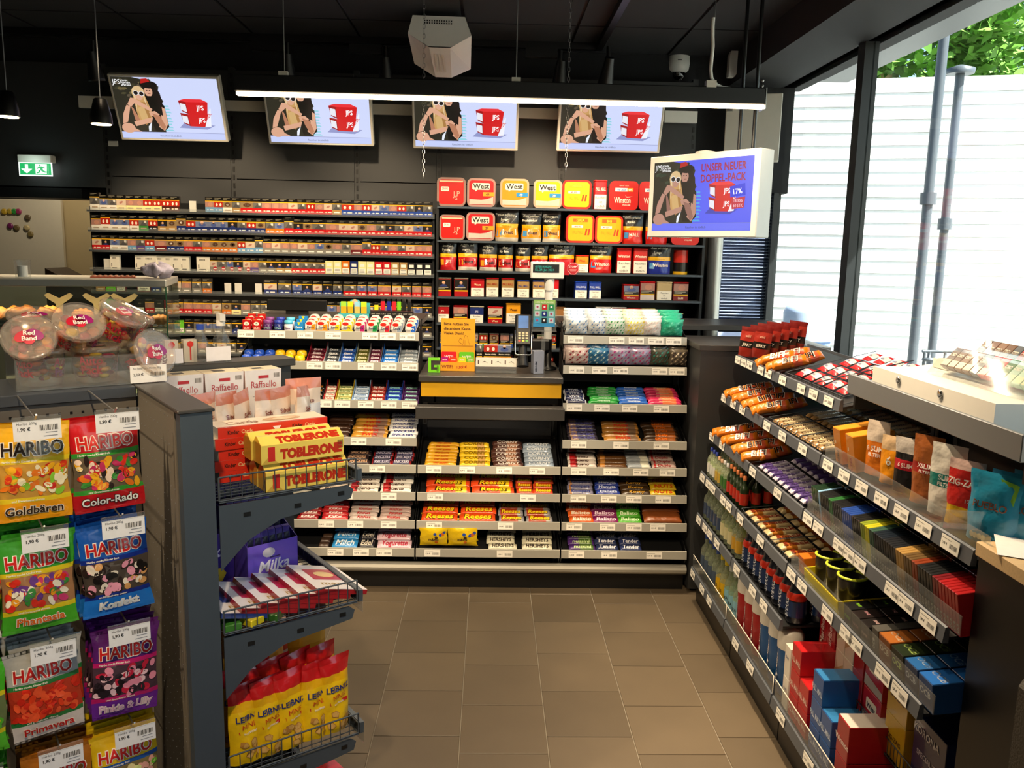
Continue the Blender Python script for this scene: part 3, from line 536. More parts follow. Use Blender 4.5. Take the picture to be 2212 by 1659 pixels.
def bag_data(w, h, d, bands, texts=(), kind='stand', seed=1, extra=None, mt='foil', nu=9, crimp=.05, name='bag'):
    """filled bag: colour bands over its height, print wrapped onto the front"""
    rd = random.Random(seed); ph = [rd.uniform(0, 6.28) for _ in range(6)]
    def prof(v):
        if kind == 'stand': return max(0, 1-v)**.55*(1 if v > .04 else .8)
        if kind == 'hang': return max(0, math.sin(math.pi*min(1, max(0, (v-crimp)/(1-2.2*crimp)))))**.55
        return max(0, math.sin(math.pi*v))**.6
    def fr(u, v, s=-1):
        e = max(0, math.sin(math.pi*min(1, max(0, u))))**.62; t = d/2*e*prof(v)
        wv = (.012*math.sin(9*v+ph[0])+.01*math.sin(14*v+ph[1]))*w if kind != 'box' else 0
        wr = (math.sin(11*u+7*v+ph[2])+math.sin(17*v-6*u+ph[3])+.7*math.sin(23*u+ph[4]+5*v))*.035*d
        sh = 1-.06*prof(v)
        return ((u-.5)*w*sh+wv*(1 if u > .5 else -1)*abs(2*u-1), s*(t+(wr*e if prof(v) > .02 else 0))+.012*d*math.sin(6*u+ph[5])*(1-prof(v)), v*h)
    mb = MB(); vs = sorted(set([b[0] for b in bands]+[b[1] for b in bands]+[i/12 for i in range(13)]))
    vs = [v for i, v in enumerate(vs) if i == 0 or v-vs[i-1] > .004]
    for s in (-1, 1):
        pts = [fr(i/nu, v, s) for v in vs for i in range(nu+1)]; fs = []; cc = []
        for j in range(len(vs)-1):
            vm = (vs[j]+vs[j+1])/2; c = next((b[2] for b in bands if b[0] <= vm <= b[1]), bands[0][2])
            for i in range(nu):
                a = j*(nu+1)+i; q = (a, a+1, a+nu+2, a+nu+1); fs.append(q if s < 0 else q[::-1]); cc.append(c)
        mb.mesh(pts, fs, cc, 0, True)
    def mp(x, z, off=.0012): q = fr(x/w+.5, z/h); return (q[0], q[1]-off, q[2])
    if extra: extra(mb, mp, w, h)
    for tx in texts:
        t, x, z, hh, c = tx[:5]; kw = tx[5] if len(tx) > 5 else {}; o = kw.pop('out', None); kw = dict(kw)
        if o: mb.text(lambda a, b: mp(a, b, .0016), t, x*w, z*h, hh*h, o, 3, maxw=kw.get('maxw', .92)*w, **{k: v for k, v in kw.items() if k != 'maxw'})
        mb.text(lambda a, b: mp(a, b, .0024), t, x*w, z*h, hh*h, c, maxw=kw.pop('maxw', .92)*w, **kw)
    return mb.data(name, mt)
# ================================================================== CIGARETTE WALL
SY = 5.0
RZ = [1.841, 1.726, 1.611, 1.497, 1.369, 1.246, 1.129, 1.01]
xl, xr = PY(189, 452, SY).x, PY(939, 469, SY).x
o = empty('cigarette_rack', 'long dark shelf rack filled with cigarette packs beside the doorway', 'shelf rack', ((xl+xr)/2, SY, 0)); hw = (xr-xl)/2
for z in RZ:
    MB().box(-hw, hw, -.012, .3, z-.012, z-.002).build('shelf', 'metalblue', o); MB().box(-hw, hw, -.014, -.012, z-.014, z+.012).build('lip', 'acrylic', o)
for x in (-hw+.008, hw-.008): MB().box(x-.006, x+.006, .02, .32, .9, 1.86).build('side_panel', 'black', o)
MB().box(-hw, hw, .30, .31, .6, 1.9).build('back_panel', 'rubber', o); MB().box(-hw, hw, -.01, .3, 0, .98).build('base_cabinet', 'black', o)
ROWS = ["w4t w5 w4 c0 y3 y3 y1 y1 d1 d1 _ Z _ u3 u1 w2 t4 r2W r4 r3 r3 r3 r0 r4 r1 r3 r0 t4 b1W b3 b1 b0 b5 b3 b1 b4 b6 b4",
 "w3 w1t w5 w5 w1 g4 k1 t6 t2 n2t n1 n5W n5 n5 n6 n4 n1 n2 o4 o5 r4t r6 r2 r4W r3W r0 r0 r2 r3 r4 r6 r4 r0 r5 r6",
 "r0 r6 w5 w4 u3 p4 u1 m3W n2 n2 r3 r4 o3 o2 o2 o2 u1 u0 u4t s3 s0 s3 s3 s0 s3 s5 s2 s3 s4 m3W r4t r1 r4 r3 r4 r0 r3 r3",
 "_ Z q _ _ q qW q q q q _ qW s0O s4O s5O s6O s0O p3 s4 s6 t6 t6 r4 r4 r4 r4 yh yh oh nh yh yh rh rh th th kh kh kh",
 "t0 l0 m- _ m-W n5 s4 s0 s3 s4 o4 _ Z Z _ Z n0W n4W n5 n6 n0 n6 n4 r4W r5 r5 r3W r0 r4 r3 r3",
 "w- l- t- _ k- r3 k- m- r2 r3 r3 r3 t0 o2 y6 s3 s4 s4 s6 s0 s1 u3 s4 s6 s5 s3 t5 t6 t4 s4 s5 s6 s4 s5 s6",
 "s4 t3 l- s4 s5 _ s6 s4 l- s6 s4 s5 s5 s4 n6 n5 n4 s3 s4 s6 s6 s5 s4 s3 s5 s6 s4 s3 r4 s4 s6 s5 s4 s2 s6",
 "t4 s4 s0 s5 t3 s3 s4 s6 s4 s5 s3 s4 s0 s4 s6 s5 s5 s4 s3 s6 s4 s5 s4 s6 s3 s5 s4 s3 s4 s6 s5 s4 s3 s6"]
RNAME = ['top', 'second', 'third', 'fourth', 'fifth', 'sixth', 'seventh', 'lowest visible']
rd = random.Random(11)
for r, row in enumerate(ROWS):
    tk = row.split(); span = 2*hw-.03; tot = sum(1.42 if 'W' in t else 1 for t in tk); u = span/tot; x = xl+.015; n = 0
    for t in tk:
        step = u*(1.42 if 'W' in t else 1); x += step
        if t == '_': continue
        n += 1; style = 'card' if t[0] == 'Z' else 'q' if t[0] == 'q' else 'h' if t.endswith('h') else 'warn' if '-' in t else 'oct' if 'O' in t else ''
        k = int(t[1]) if len(t) > 1 and t[1].isdigit() else 0; me, w = pack_mesh(t[0], k, 'W' in t, t.endswith('t') and style == '', style)
        lab = {'card': 'blank white card holder', 'q': 'plain white carton with barcode', 'h': CNAME.get(t[0], '')+' small heat-stick box', 'warn': CNAME.get(t[0], '')+' flat cigarillo tin'}.get(style, CNAME.get(t[0], '')+' cigarette pack')
        q = ob('cigarette_pack', me, None, (x-step/2, SY+.014+rd.uniform(0, .006), RZ[r]-.0012), rd.uniform(-.03, .03))
        tag(q, f'{lab}, {ORD[n-1]} from the doorway, {RNAME[r]} cigarette shelf', 'cigarette pack', 'packs on the '+RNAME[r]+' cigarette shelf')
# ================================================================== TOBACCO WALL
TZ = [1.905, 1.709, 1.533, 1.377, 1.22, 1.07, .95]
xl2, xr2 = PY(944, 583, SY).x, PY(1517, 594, SY).x; hw = (xr2-xl2)/2
o = empty('tobacco_rack', 'dark shelf rack with tobacco buckets, pouches and tins', 'shelf rack', ((xl2+xr2)/2, SY, 0))
for z in TZ: MB().box(-hw, hw, -.012, .3, z-.014, z-.002).build('shelf', 'metalblue', o)
for x in (-hw, hw, 0): MB().box(x-.008, x+.008, .2 if x == 0 else .0, .3, .9, 1.93).build('side_panel', 'black', o)
MB().box(-hw, hw, .30, .31, .6, 1.9).build('back_panel', 'rubber', o); MB().box(-hw, hw, -.01, .3, 0, .93).build('base_cabinet', 'black', o)
TROW = ['top', 'second', 'third', 'fourth', 'fifth', 'sixth', 'lowest']
def tspan(a, b, row): q0, q1 = PY(a, 500, SY), PY(b, 500, SY); return (q0.x+q1.x)/2, q1.x-q0.x
def bucket(a, b, row, rim, face, deco, label):
    cx, w = tspan(a, b, row); h = w*.98; o = empty('tobacco_bucket', label+', '+TROW[row]+' tobacco shelf', 'bucket', (cx, SY+.02, TZ[row]-.001), rd.uniform(-.03, .03), 'square tobacco buckets')
    MB().prism(rrect(-w*.46, w*.46, h*.03, h*.96, w*.14), .012, .15, rim).build('body', 'gloss', o)
    l = MB(); l.prism(rrect(-w/2, w/2, 0, h, w*.17), -.008, .014, rim); ip = rrect(-w*.43, w*.43, h*.07, h*.93, w*.11); l.poly(fy(-.0085), ip, face); deco(l, lambda x, z: (x*w, -.0092, z*h), w, h); l.build('lid', 'gloss', o)
def d_jps(l, mp, w, h): l.rect(mp, -.40, .40, .84, .89, 'e8cfa8'); l.poly(mp, rrect(-.36, -.08, .52, .68, .04), 'f6eede'); q = lambda x, z: (lambda p: (p[0], p[1]-.0006, p[2]))(mp(x, z)); l.text(q, '29.95', -.22, .57, .1, 'c03028', 0, maxw=.25); l.text(q, 'J', .10, .34, .26, 'eebba0', 0); l.text(q, 'P', .24, .36, .24, 'eebba0', 0); l.text(q, 'S', .17, .22, .22, 'eebba0', 0)
def d_west(face, price, pc):
    def f(l, mp, w, h):
        q = lambda x, z: (lambda p: (p[0], p[1]-.0006, p[2]))(mp(x, z)); q2 = lambda x, z: (lambda p: (p[0], p[1]-.0012, p[2]))(mp(x, z))
        l.poly(mp, [(-.42, .09), (.42, .09), (.42, .36), (.2, .28), (0, .25), (-.42, .27)], 'c9c2b4'); l.poly(q, rrect(-.32, .30, .60, .84, .05), 'f7f0dc'); l.poly(q, [(-.22, .62), (-.12, .62), (-.2, .54)], 'f7f0dc'); l.text(q2, 'West', -.01, .645, .25, '23201c')
        l.rect(q, .06, .46, .38, .52, pc); l.text(q2, price, .22, .40, .12, 'f6f6f0' if pc == '2f8fd0' else '5a2010', maxw=.28)
    return f
def d_pm(word):
    def f(l, mp, w, h):
        q = lambda x, z: (lambda p: (p[0], p[1]-.0006, p[2]))(mp(x, z)); l.rect(mp, -.26, .26, .74, .86, 'd2641a' if word != 'MEGA' else 'c8b018'); l.text(q, word, 0, .755, .12, 'f6e23c'); l.rect(mp, -.3, .1, .53, .62, 'f4efe2'); l.text(q, '49 575', -.1, .545, .08, 'c02020', maxw=.38)
        l.text(mp, 'PALL MALL', -.09, .32, .15, 'c08a10', 0, maxw=.44, sx=.5)
        for k in (0, .1): l.poly(mp, [(.16+k, .27), (.22+k, .27), (.26+k, .50), (.2+k, .50)], 'c8401c')
    return f
def d_win(l, mp, w, h):
    q = lambda x, z: (lambda p: (p[0], p[1]-.0006, p[2]))(mp(x, z)); l.text(mp, 'GIANT BOX', 0, .82, .06, 'f2c8b0', maxw=.4); l.rect(mp, -.3, .12, .64, .76, 'e6ecf4'); l.rect(mp, .12, .32, .64, .76, 'eda626'); l.text(q, '49 200', -.09, .66, .1, '2f7fc8', maxw=.38); l.text(q, '575', .22, .66, .09, 'ffffff', maxw=.16)
    l.text(mp, 'Winston', -.04, .25, .27, 'f6e6d2', maxw=.66, sx=.6); l.text(mp, 'VOLUME', .1, .15, .07, 'f6e6d2', maxw=.3); l.poly(mp, [(.04, .52), (.10, .46), (.3, .47), (.2, .44), (.1, .43)], 'f6e6d2')
bucket(943, 1005, 0, 'a07c72', 'd21a14', d_jps, 'red square bucket with script monogram'); bucket(1008, 1069, 0, 'b08a80', 'c2141c', d_west('r', '49', 'eda626'), 'red and silver square bucket with white name bubble'); bucket(1079, 1141, 0, 'c0a488', 'ef9412', d_west('o', '49', '2f8fd0'), 'orange and silver square bucket with blue price corner')
bucket(1151, 1212, 0, 'c9a890', 'f4cf10', d_west('y', '29', '2f8fd0'), 'brightly lit yellow square bucket with white name bubble'); bucket(1213, 1275, 0, 'd0261a', 'f2c40e', d_pm('MEGA'), 'yellow bucket with red rim reading MEGA'); bucket(1314, 1376, 0, 'd01c18', 'd01c18', d_win, 'red square bucket reading GIANT BOX'); bucket(1378, 1440, 0, 'd01c18', 'd01c18', d_win, 'red square bucket half behind the hanging screen')
bucket(949, 1004, 1, '9a7a70', 'd21a14', d_jps, 'red square bucket with monogram under a glossy wrap'); bucket(1007, 1069, 1, 'b08a80', 'c2141c', d_west('r', '29', 'eda626'), 'red and silver square bucket with yellow price label'); bucket(1223, 1284, 1, 'd0261a', 'f4ae12', d_pm('GIGA'), 'orange bucket with red rim reading GIGA'); bucket(1286, 1346, 1, 'd0261a', 'f4ae12', d_pm('BIG'), 'orange bucket with red rim reading BIG'); bucket(1452, 1512, 1, 'd01c18', 'd01c18', d_win, 'red square bucket below the hanging screen')
def pouch(a, b, row, hpx, col, low, txt, tcol, warn, label, seed):
    cx, w = tspan(a, b, row); h = hpx*SY/1800
    tx = [(warn[0], -.02, .80, .105, 'efe8d2', dict(maxw=.9)), (warn[1], -.1, .66, .105, 'efe8d2', dict(maxw=.75)), ('Wer aufhört lebt länger', 0, .475, .035, '6a5008', dict(bold=0)), (txt, .05, .24, .15, tcol, dict(maxw=.75))]
    def ex(mb, mp, w_, h_):
        if txt == 'West': mb.poly(lambda x, z: mp(x, z, .0017), rrect(-.2*w_, .42*w_, .20*h_, .40*h_, .03*w_), 'f7efdc')
        mb.rect(lambda x, z: mp(x, z, .0017), -.44*w_, -.24*w_, .17*h_, .36*h_, 'eda626' if col == 'b5161c' else '3f8fc8')
    me = bag_data(w*1.02, h, .07, [(0, .12, low), (.12, .44, col), (.44, .56, 'e9b21a'), (.56, .9, '141212'), (.9, 1, '4a3f3a')], tx, 'stand', seed, ex, name='tobacco_pouch')
    tag(ob('tobacco_pouch', me, None, (cx, SY+.045, TZ[row]-.001)), label+', '+TROW[row]+' tobacco shelf', 'pouch', 'tobacco pouches')
pouch(1070, 1120, 1, 66, 'ef9412', 'c9c2b4', 'West', '23201c', ('chen schädigt', 'Lunge'), 'wide orange and black standing pouch beside the red bucket', 1); pouch(1127, 1170, 1, 64, 'ef9412', 'c9c2b4', 'West', '23201c', ('chen mindert', 'Fruchtbarkeit'), 'orange and black pouch with fertility warning', 2); pouch(1173, 1212, 1, 64, 'ef9412', 'c9c2b4', 'West', '23201c', ('verursacht', 'derungen'), 'narrow orange and black pouch beside the GIGA bucket', 3)
pouch(1347, 1391, 1, 66, 'cf2416', 'cf2416', 'MALL', 'f0c8b0', ('chen erhöht', 'Risiko'), 'red and black pouch beside the BIG bucket', 4); pouch(1397, 1446, 1, 66, 'd01c18', 'd01c18', 'Winston', 'f6e6d2', ('Rauchen ist', 'tödlich'), 'red and black pouch half behind the hanging screen', 5)
for k, (a, b, hp, txt, wa, lb) in enumerate(((949, 986, 62, 'JPS', ('bedroht', 'Potenz'), 'red pouch with monogram at the shelf end'), (989, 1032, 64, 'West', ('Anfälle und', 'ungen'), 'red and silver pouch, second on its shelf'), (1036, 1075, 62, 'West', ('schädigt', 'Fleisch'), 'red and silver pouch, third on its shelf'), (1077, 1110, 60, 'West', ('cher', 'für Ihre'), 'red and silver pouch, fourth on its shelf'), (1115, 1148, 58, 'West', ('Kindern', 'selbst'), 'red and silver pouch beside the customer display'), (1150, 1186, 60, 'West', ('erstickt', 'Finden'), 'black and red pouch behind the customer display'), (1188, 1244, 66, '', ('Kinder von', 'oft selbst'), 'wide black and yellow pouch above the stop sign'))):
    pouch(a, b, 2, hp, 'b5161c', 'b5161c' if txt in ('JPS', '') else 'd0cabc', txt, 'e8b0a0' if txt == 'JPS' else '23201c', wa, lb, 10+k)
pouch(1277, 1326, 2, 66, 'd01c18', 'd01c18', 'Winston', 'f6e6d2', ('Rachen- und', 'Kehlkopfkrebs'), 'red and black pouch beside two red tins', 21); pouch(1405, 1455, 2, 66, '1c2f96', '1c2f96', 'Winston', 'f6e6d2', ('chen schädigt', 'Lunge'), 'dark blue and black pouch beside the striped can', 22)
def tin(a, b, row, hpx, col, lid, txt, tcol, label, warn=1, low=None):
    cx, w = tspan(a, b, row); h = hpx*SY/1800; o = empty('tobacco_tin', label+', '+TROW[row]+' tobacco shelf', 'tin', (cx, SY+.05, TZ[row]-.001), rd.uniform(-.04, .04), 'tobacco tins'); d = w*.8
    m = MB(); m.rbox(-w*.47, w*.47, -d/2, d/2, 0, h*.94, .004, col); f1, f2, f3 = fy(-d/2-.0005), fy(-d/2-.001), fy(-d/2-.0015)
    if warn == 1:
        m.rect(f1, -w*.45, w*.45, h*.02, h*.50, 'f5efdf')
        for i, s in enumerate(('Rauchen', 'ist', 'tödlich')): m.text(f2, s, 0, h*(.36-.145*i), h*.125, '2a2420', 0, maxw=w*.82)
    else:
        motif(m, f1, warn-2, -w*.45, w*.45, h*.52, h*.9); m.rect(f1, -w*.45, w*.45, h*.34, h*.52, '16130f'); m.rect(f1, -w*.45, w*.45, h*.27, h*.34, 'e8b416')
        for i in range(2): m.rect(f2, -w*.4, w*(.3-.2*i), h*(.46-.07*i), h*(.485-.07*i), 'd8cfb8')
        m.rect(f1, -w*.45, w*.45, 0, h*.27, low or col)
    if txt: m.text(f3, txt, 0, h*(.63 if warn == 1 else .08), h*.16, tcol, maxw=w*.8)
    m.build('body', 'gloss', o); MB().rbox(-w*.5, w*.5, -d*.54, d*.54, h*.93, h, .004, lid).build('lid', 'gloss', o)
T = [(1281, 1309, 0, 62, 'c8141c', 'd01c18', 'PALL MALL', 'f0d8c8', 'tall red tin between the yellow and red buckets'), (1246, 1275, 2, 37, 'e8921a', 'd0261a', 'PALL', 'c03a10', 'small orange tin beside the stop sign'), (1336, 1368, 2, 54, 'd01c18', 'd01c18', 'Winston', 'f6e6d2', 'red tin beside the red pouch'), (1371, 1403, 2, 54, 'd01c18', 'd01c18', 'Winston', 'f6e6d2', 'red tin beside the blue pouch'),
 (942, 976, 3, 40, 'a5141a', 'b0a890', '', '', 'black and red tin at the shelf end', 8), (981, 1013, 3, 40, 'a5141a', 'b0a890', '', '', 'black and red tin, second on its shelf', 8), (1017, 1048, 3, 38, 'b5161c', 'b5161c', 'West', 'f4d8a8', 'red tin with yellow price square'), (1051, 1080, 3, 41, 'b08a52', 'c8141c', 'PALL MALL', 'a03a18', 'gold tin with red lid, nearer the cigarettes'), (1085, 1114, 3, 41, 'b08a52', 'c8141c', 'PALL MALL', 'a03a18', 'gold tin with red lid, nearer the display pole'), (1119, 1147, 3, 37, 'b08a52', '2a48b0', 'PALL MALL', '2a3a80', 'gold tin with blue lid in the open'), (1153, 1182, 3, 37, 'b08a52', '2a48b0', 'PALL MALL', '2a3a80', 'gold tin with blue lid behind the display pole'), (1185, 1212, 3, 40, 'c8141c', 'c8141c', '', '', 'red tin half behind the display pole'),
 (1246, 1274, 3, 37, '1c3a98', '1c48b8', 'PALL MALL', 'd0d8ec', 'blue tin, first of two'), (1277, 1305, 3, 37, '1c3a98', '1c48b8', 'PALL MALL', 'd0d8ec', 'blue tin, second of two'), (1352, 1388, 3, 33, 'b5161c', 'c8141c', 'Winston', 'f6e6d2', 'low red tin beside the empty gap', 7), (1389, 1423, 3, 40, 'c8141c', 'c8141c', '', '', 'red tin with white roof shape', 5, 'e8d8d0'), (1425, 1460, 3, 40, 'bfa878', 'cdbb92', '', '', 'gold tin with blue price tag'), (1461, 1496, 3, 40, '7a1418', 'a5141a', 'L&M', 'f0d8c8', 'dark red tin at the window end', 5),
 (942, 972, 4, 36, 'a5141a', 'b0a890', 'JPS', 'e8b0a0', 'red tin behind the orange notice'), (980, 1013, 4, 37, 'a5141a', 'c8141c', '', '', 'red tin with photo, behind the orange notice', 5), (1016, 1048, 4, 36, '1c2d6a', 'b0a890', 'JPS', 'c8c8e0', 'dark blue tin with grey lid'), (1056, 1090, 4, 36, 'a5141a', 'c8141c', 'West', 'f4d8a8', 'red tin with wine-coloured photo', 2, 'b5161c'), (1096, 1130, 4, 44, 'eda01c', 'eda01c', 'West', '5a2010', 'tall orange tin behind the card terminal'), (1202, 1228, 4, 38, '9a6a3c', '8a5c34', '', '', 'brown tin beside the voucher stand'), (1231, 1261, 4, 30, 'b8c4b0', 'd8d8c8', '', '', 'low pale green tin'), (1262, 1292, 4, 30, '5aa8d0', '8cc8e0', '', '', 'low light blue tin', 7), (1293, 1327, 4, 40, '1c2f96', 'd8d8d0', 'Winston', 'e8e0d8', 'tall dark blue tin', 4), (1328, 1362, 4, 40, 'b0141c', 'd8d0c8', 'Winston', 'f6e6d2', 'tall red tin with white warning'), (1363, 1394, 4, 38, 'c8201a', 'b5161c', '', '', 'red tin with blue photo', 7), (1396, 1426, 4, 38, 'f0d070', 'f0dc90', 'RED BULL', 'c08820', 'pale yellow tin'), (1427, 1456, 4, 29, 'e0c080', '5ab8d8', 'PUEBLO', 'b06030', 'low tan tin with blue lid'), (1458, 1487, 4, 29, '5ac0c8', 'd8c890', 'PUEBLO', 'b06030', 'low turquoise tin with tan lid')]
for t in T: tin(*t)
for k, (a, b, c) in enumerate(((1028, 1036, 'n'), (1038, 1058, 'g'), (1061, 1082, 'r'), (1084, 1105, 'k'), (1106, 1114, 'b'), (1152, 1160, 'w'), (1166, 1186, 'l'), (1195, 1210, 's'), (950, 960, 'b'))): tin(a, b, 5, 31, HEX[c], HEX['s'], '', '', CNAME[c]+' flat tobacco packet behind the till, '+ORD[k]+' of its row', 2+k % 6)
for k, (a, b) in enumerate(((1100, 1114), (1116, 1132), (1133, 1146), (1170, 1184), (1186, 1205))): tin(a, b, 6, 30, HEX['ktsmk'[k]], HEX['k'], '', '', 'dark tobacco packet just above the till counter, '+ORD[k]+' of its row', 3+k % 4)
cx, w = tspan(1463, 1495, 2); c = MB(); hh = 52*SY/1800; c.lathe([(w/2, 0), (w/2, hh*.12), (w/2, hh*.5), (w/2, hh)], 20, ['e8b416', '16130f', 'c8281a']); tag(c.build('tobacco_can', 'gloss', None, (cx, SY+.07, TZ[2]-.001)), 'round red and black can at the window end of the third tobacco shelf', 'can')
# ================================================================== CANDY RACKS UNDER THE COUNTER
SHZ = [1.208, 1.062, .88, .703, .575, .446, .313, .182]           # lower edge of the price rails
def fyz(z): return 3.825+.23*z
TILT = R(20); CT, ST = math.cos(TILT), math.sin(TILT)
TAGM = []
for k in range(4):
    m = MB(); m.box(-.038, .038, -.0008, 0, -.0165, .0165, 'f4f0e6'); barcode(m, fy(-.001), .0, -.008, .032, .011, k+40); m.rect(fy(-.001), -.034, .004, .009, .0105, '9a968e'); m.text(fy(-.001), ['1,90 €', '1,20 €', '0,99 €', '1,50 €'][k], -.022, -.005, .0085, '222222', 1, maxw=.026); TAGM.append(m.data('price_tag', 'matte'))
def rail_data(x0, x1): return MB().prism([(-.004, 0), (.010, 0), (.010, .036), (.006, .040), (.001, .038)], x0, x1, axis='x').data('price_rail', 'alu')
RACK = {}
def rack(key, x0, x1, label, shelves, ztop):
    cx = (x0+x1)/2; o = empty('candy_rack', label, 'shelf rack', (cx, 4.0, 0), group='candy racks under the counter'); w = x1-x0
    MB().box(-w/2+.004, w/2-.004, .31, .325, .13, ztop).build('back_panel', 'navy', o)
    for s in (-1, 1):
        u = MB(); u.box(s*(w/2-.014)-.011, s*(w/2-.014)+.011, .27, .309, .13, ztop)
        z = .16
        while z < ztop-.05: u.box(s*(w/2-.014)-.005, s*(w/2-.014)+.005, .2692, .272, z, z+.025, mi=1); z += .05
        u.build('slotted_upright', ['navy', 'rubber'], o)
    for k in shelves:
        z = SHZ[k]; yf = fyz(z)-4.0; dp = min(.27, .30-yf-.02)
        sh = MB(); sh.prism([(yf+.012, z+.010), (yf+.012+dp, z+.010+dp*ST/CT), (yf+.012+dp, z+.016+dp*ST/CT), (yf+.012, z+.016)], -w/2+.014, w/2-.014, axis='x')
        for s in (-1, 1): sh.prism([(yf+.012, z-.005), (yf+.03, z-.03), (.27, z-.02), (.27, z+.03+dp*ST/CT), (yf+.012+dp, z+.03+dp*ST/CT), (yf+.012, z+.036)], s*(w/2-.005)-.0015, s*(w/2-.005)+.0015, axis='x')
        p = sh.build('shelf', 'black', o); r = ob('price_rail', rail_data(-w/2+.004, w/2-.004), p, (0, yf, z)); RACK[key, k] = (p, cx, yf)
    return o
rack('L', -1.24, -.345, 'dark candy rack with gum on top, on the doorway side of the yellow panel', range(8), 1.24); rack('M', -.345, .362, 'dark candy rack below the yellow till panel', range(4, 8), .86); rack('R', .362, .985, 'dark candy rack between the yellow panel and the corner counter', range(8), 1.24)
o = empty('rack_plinth', 'long silver bumper tube with black plinth under the candy racks', 'plinth', (0, 3.9, 0)); MB().prism([(-.03, .11), (-.018, .098), (0, .1), (.01, .11), (.01, .14), (-.012, .143), (-.028, .138), (-.034, .125)], -1.27, .985, axis='x').build('bumper', 'alu', o); MB().box(-1.27, .985, .03, .42, .001, .118).build('plinth_board', 'rubber', o)
rd = random.Random(21)
def tags(key, k, pxs):
    p, cx, yf = RACK[key, k]
    for px in pxs:
        q = PY(px, 1000, yf+4.0); t = ob('price_tag', TAGM[rd.randrange(4)], p, (PY(px, PYy(px, SHZ[k]), yf+4.0).x-cx, yf-.0035, SHZ[k]+.019)); t.rotation_euler = (-.12, 0, 0)
def PYy(px, z): return 829.5+FPX*((EYE-z)/4.05-math.tan(PITCH))   # rough image row of a height on the racks
def px2x(px, z, Y):
    lo, hi = 200.0, 1659.0                                          # image row where the ray at column px meets height z in plane Y
    for _ in range(30):
        mid = (lo+hi)/2
        if PY(px, mid, Y).z > z: lo = mid
        else: hi = mid
    return PY(px, lo, Y).x
# ---- product meshes
def bar_data(L, W, H, col, text='', tc='ffffff', band=None, out=None, end=None, seed=0, name='candy_bar', mt='foil', sub=''):
    mb = MB(); n = 12; m = 10; vs = []; fs = []; cc = []; rr = random.Random(seed); ph = rr.uniform(0, 6)
    for i in range(n+1):
        t = i/n; x = (t-.5)*L; e = min(1, min(t, 1-t)/.09); flat = e**.5
        for j in range(m):
            a = 2*math.pi*j/m+.3; ca, sa = math.cos(a), math.sin(a); sgn = lambda q: 1 if q >= 0 else -1
            yy = W/2*sgn(ca)*abs(ca)**.6*(1+.05*(1-flat)); zz = H/2*sgn(sa)*abs(sa)**.6*max(.04, flat)+.03*H*math.sin(17*t+3*ca+ph); vs.append((x, yy, zz+H/2))
    for i in range(n):
        t = (i+.5)/n
        for j in range(m):
            k = (j+1) % m; fs.append((i*m+j, (i+1)*m+j, (i+1)*m+k, i*m+k)); cc.append((end or col) if t < .09 or t > .91 else (band[2] if band and band[0] < t < band[1] else col))
    mb.mesh(vs, fs, cc, 0, True); mb.face(vs[:m], end or col); mb.face(vs[-m:][::-1], end or col)
    tp = lambda x, y: (x, y, H*1.06)
    if out and text: mb.text(lambda x, y: (x, y, H*1.05), text, .0, -W*.36, W*1.0, out, maxw=L*.8, shear=.15)
    if text: mb.text(tp, text, 0, -W*.31, W*.88, tc, maxw=L*.76, shear=.15)
    if sub: mb.text(tp, sub, L*.3, -W*.2, W*.3, tc, maxw=L*.25)
    return mb.data(name, mt)
def facing(key, k, px0, px1, me, n, what, cat, name, step=.034, z_off=.0, side=0, w0=None, jit=.006, rx=0, y0=.03):
    """one facing: n articles one behind the other on the tilted shelf"""
    z = SHZ[k]; Y = fyz(z)+.02; x0, x1 = px2x(px0, z+.04, Y), px2x(px1, z+.04, Y); cx = (x0+x1)/2
    for i in range(n):
        s = y0+step*i; loc = (cx+rd.uniform(-jit, jit), fyz(z)+s*CT, z+.0195+s*ST/CT*1.0+z_off); rot = (TILT+rx, 0, rd.uniform(-.03, .03))
        q = ob(name, me, None, loc, 0, rot)
        lab = what if n == 1 else f'{what}, {ORD[i]} from rail'
        tag(q, lab, cat, what)
def W_(key, k, a, b): z = SHZ[k]; Y = fyz(z)+.02; return px2x(b, z+.04, Y)-px2x(a, z+.04, Y)
BN = dict(L='doorway-side', M='middle', R='window-side'); SN = ['top', 'second', 'third', 'fourth', 'fifth', 'sixth', 'seventh', 'lowest']
def bars(key, k, a, b, n, col, text, tc, kind, band=None, out=None, end=None, W=.034, H=.02, sub=''):
    me = bar_data(W_(key, k, a, b)*.97, W, H, col, text, tc, band, out, end, len(D.meshes), 'candy_bar', sub=sub)
    facing(key, k, a, b, me, n, f'{kind}, {SN[k]} {BN[key]} shelf', 'candy bar', 'candy_bar', W+.002, y0=.016+W/2)
def cbags(key, k, a, b, n, bands, text, tc, kind, h=.1, step=.037, rx=R(52), extra=None, d=.03):
    w = W_(key, k, a, b)*1.02; me = bag_data(w, h, d, bands, [(text, 0, .36, .2, tc, {})] if text else (), 'pillow', len(D.meshes), extra, name='candy_bag'); facing(key, k, a, b, me, n, f'{kind}, {SN[k]} {BN[key]} shelf', 'candy bag', 'candy_bag', step, .01, rx=-rx+R(5)+R(40), y0=.04)
def diag(c1, c2):
    def f(mb, mp, w, h):
        for i in range(6):
            for j in range(5):
                x, z = -.42*w+i*.155*w+(j % 2)*.05*w, h*(.08+.17*j); mb.poly(lambda a, b: mp(a, b, .0016), [(x, z), (x+.07*w, z), (x+.12*w, z+.11*h), (x+.05*w, z+.11*h)], c1 if (i+j) % 2 else c2)
    return f
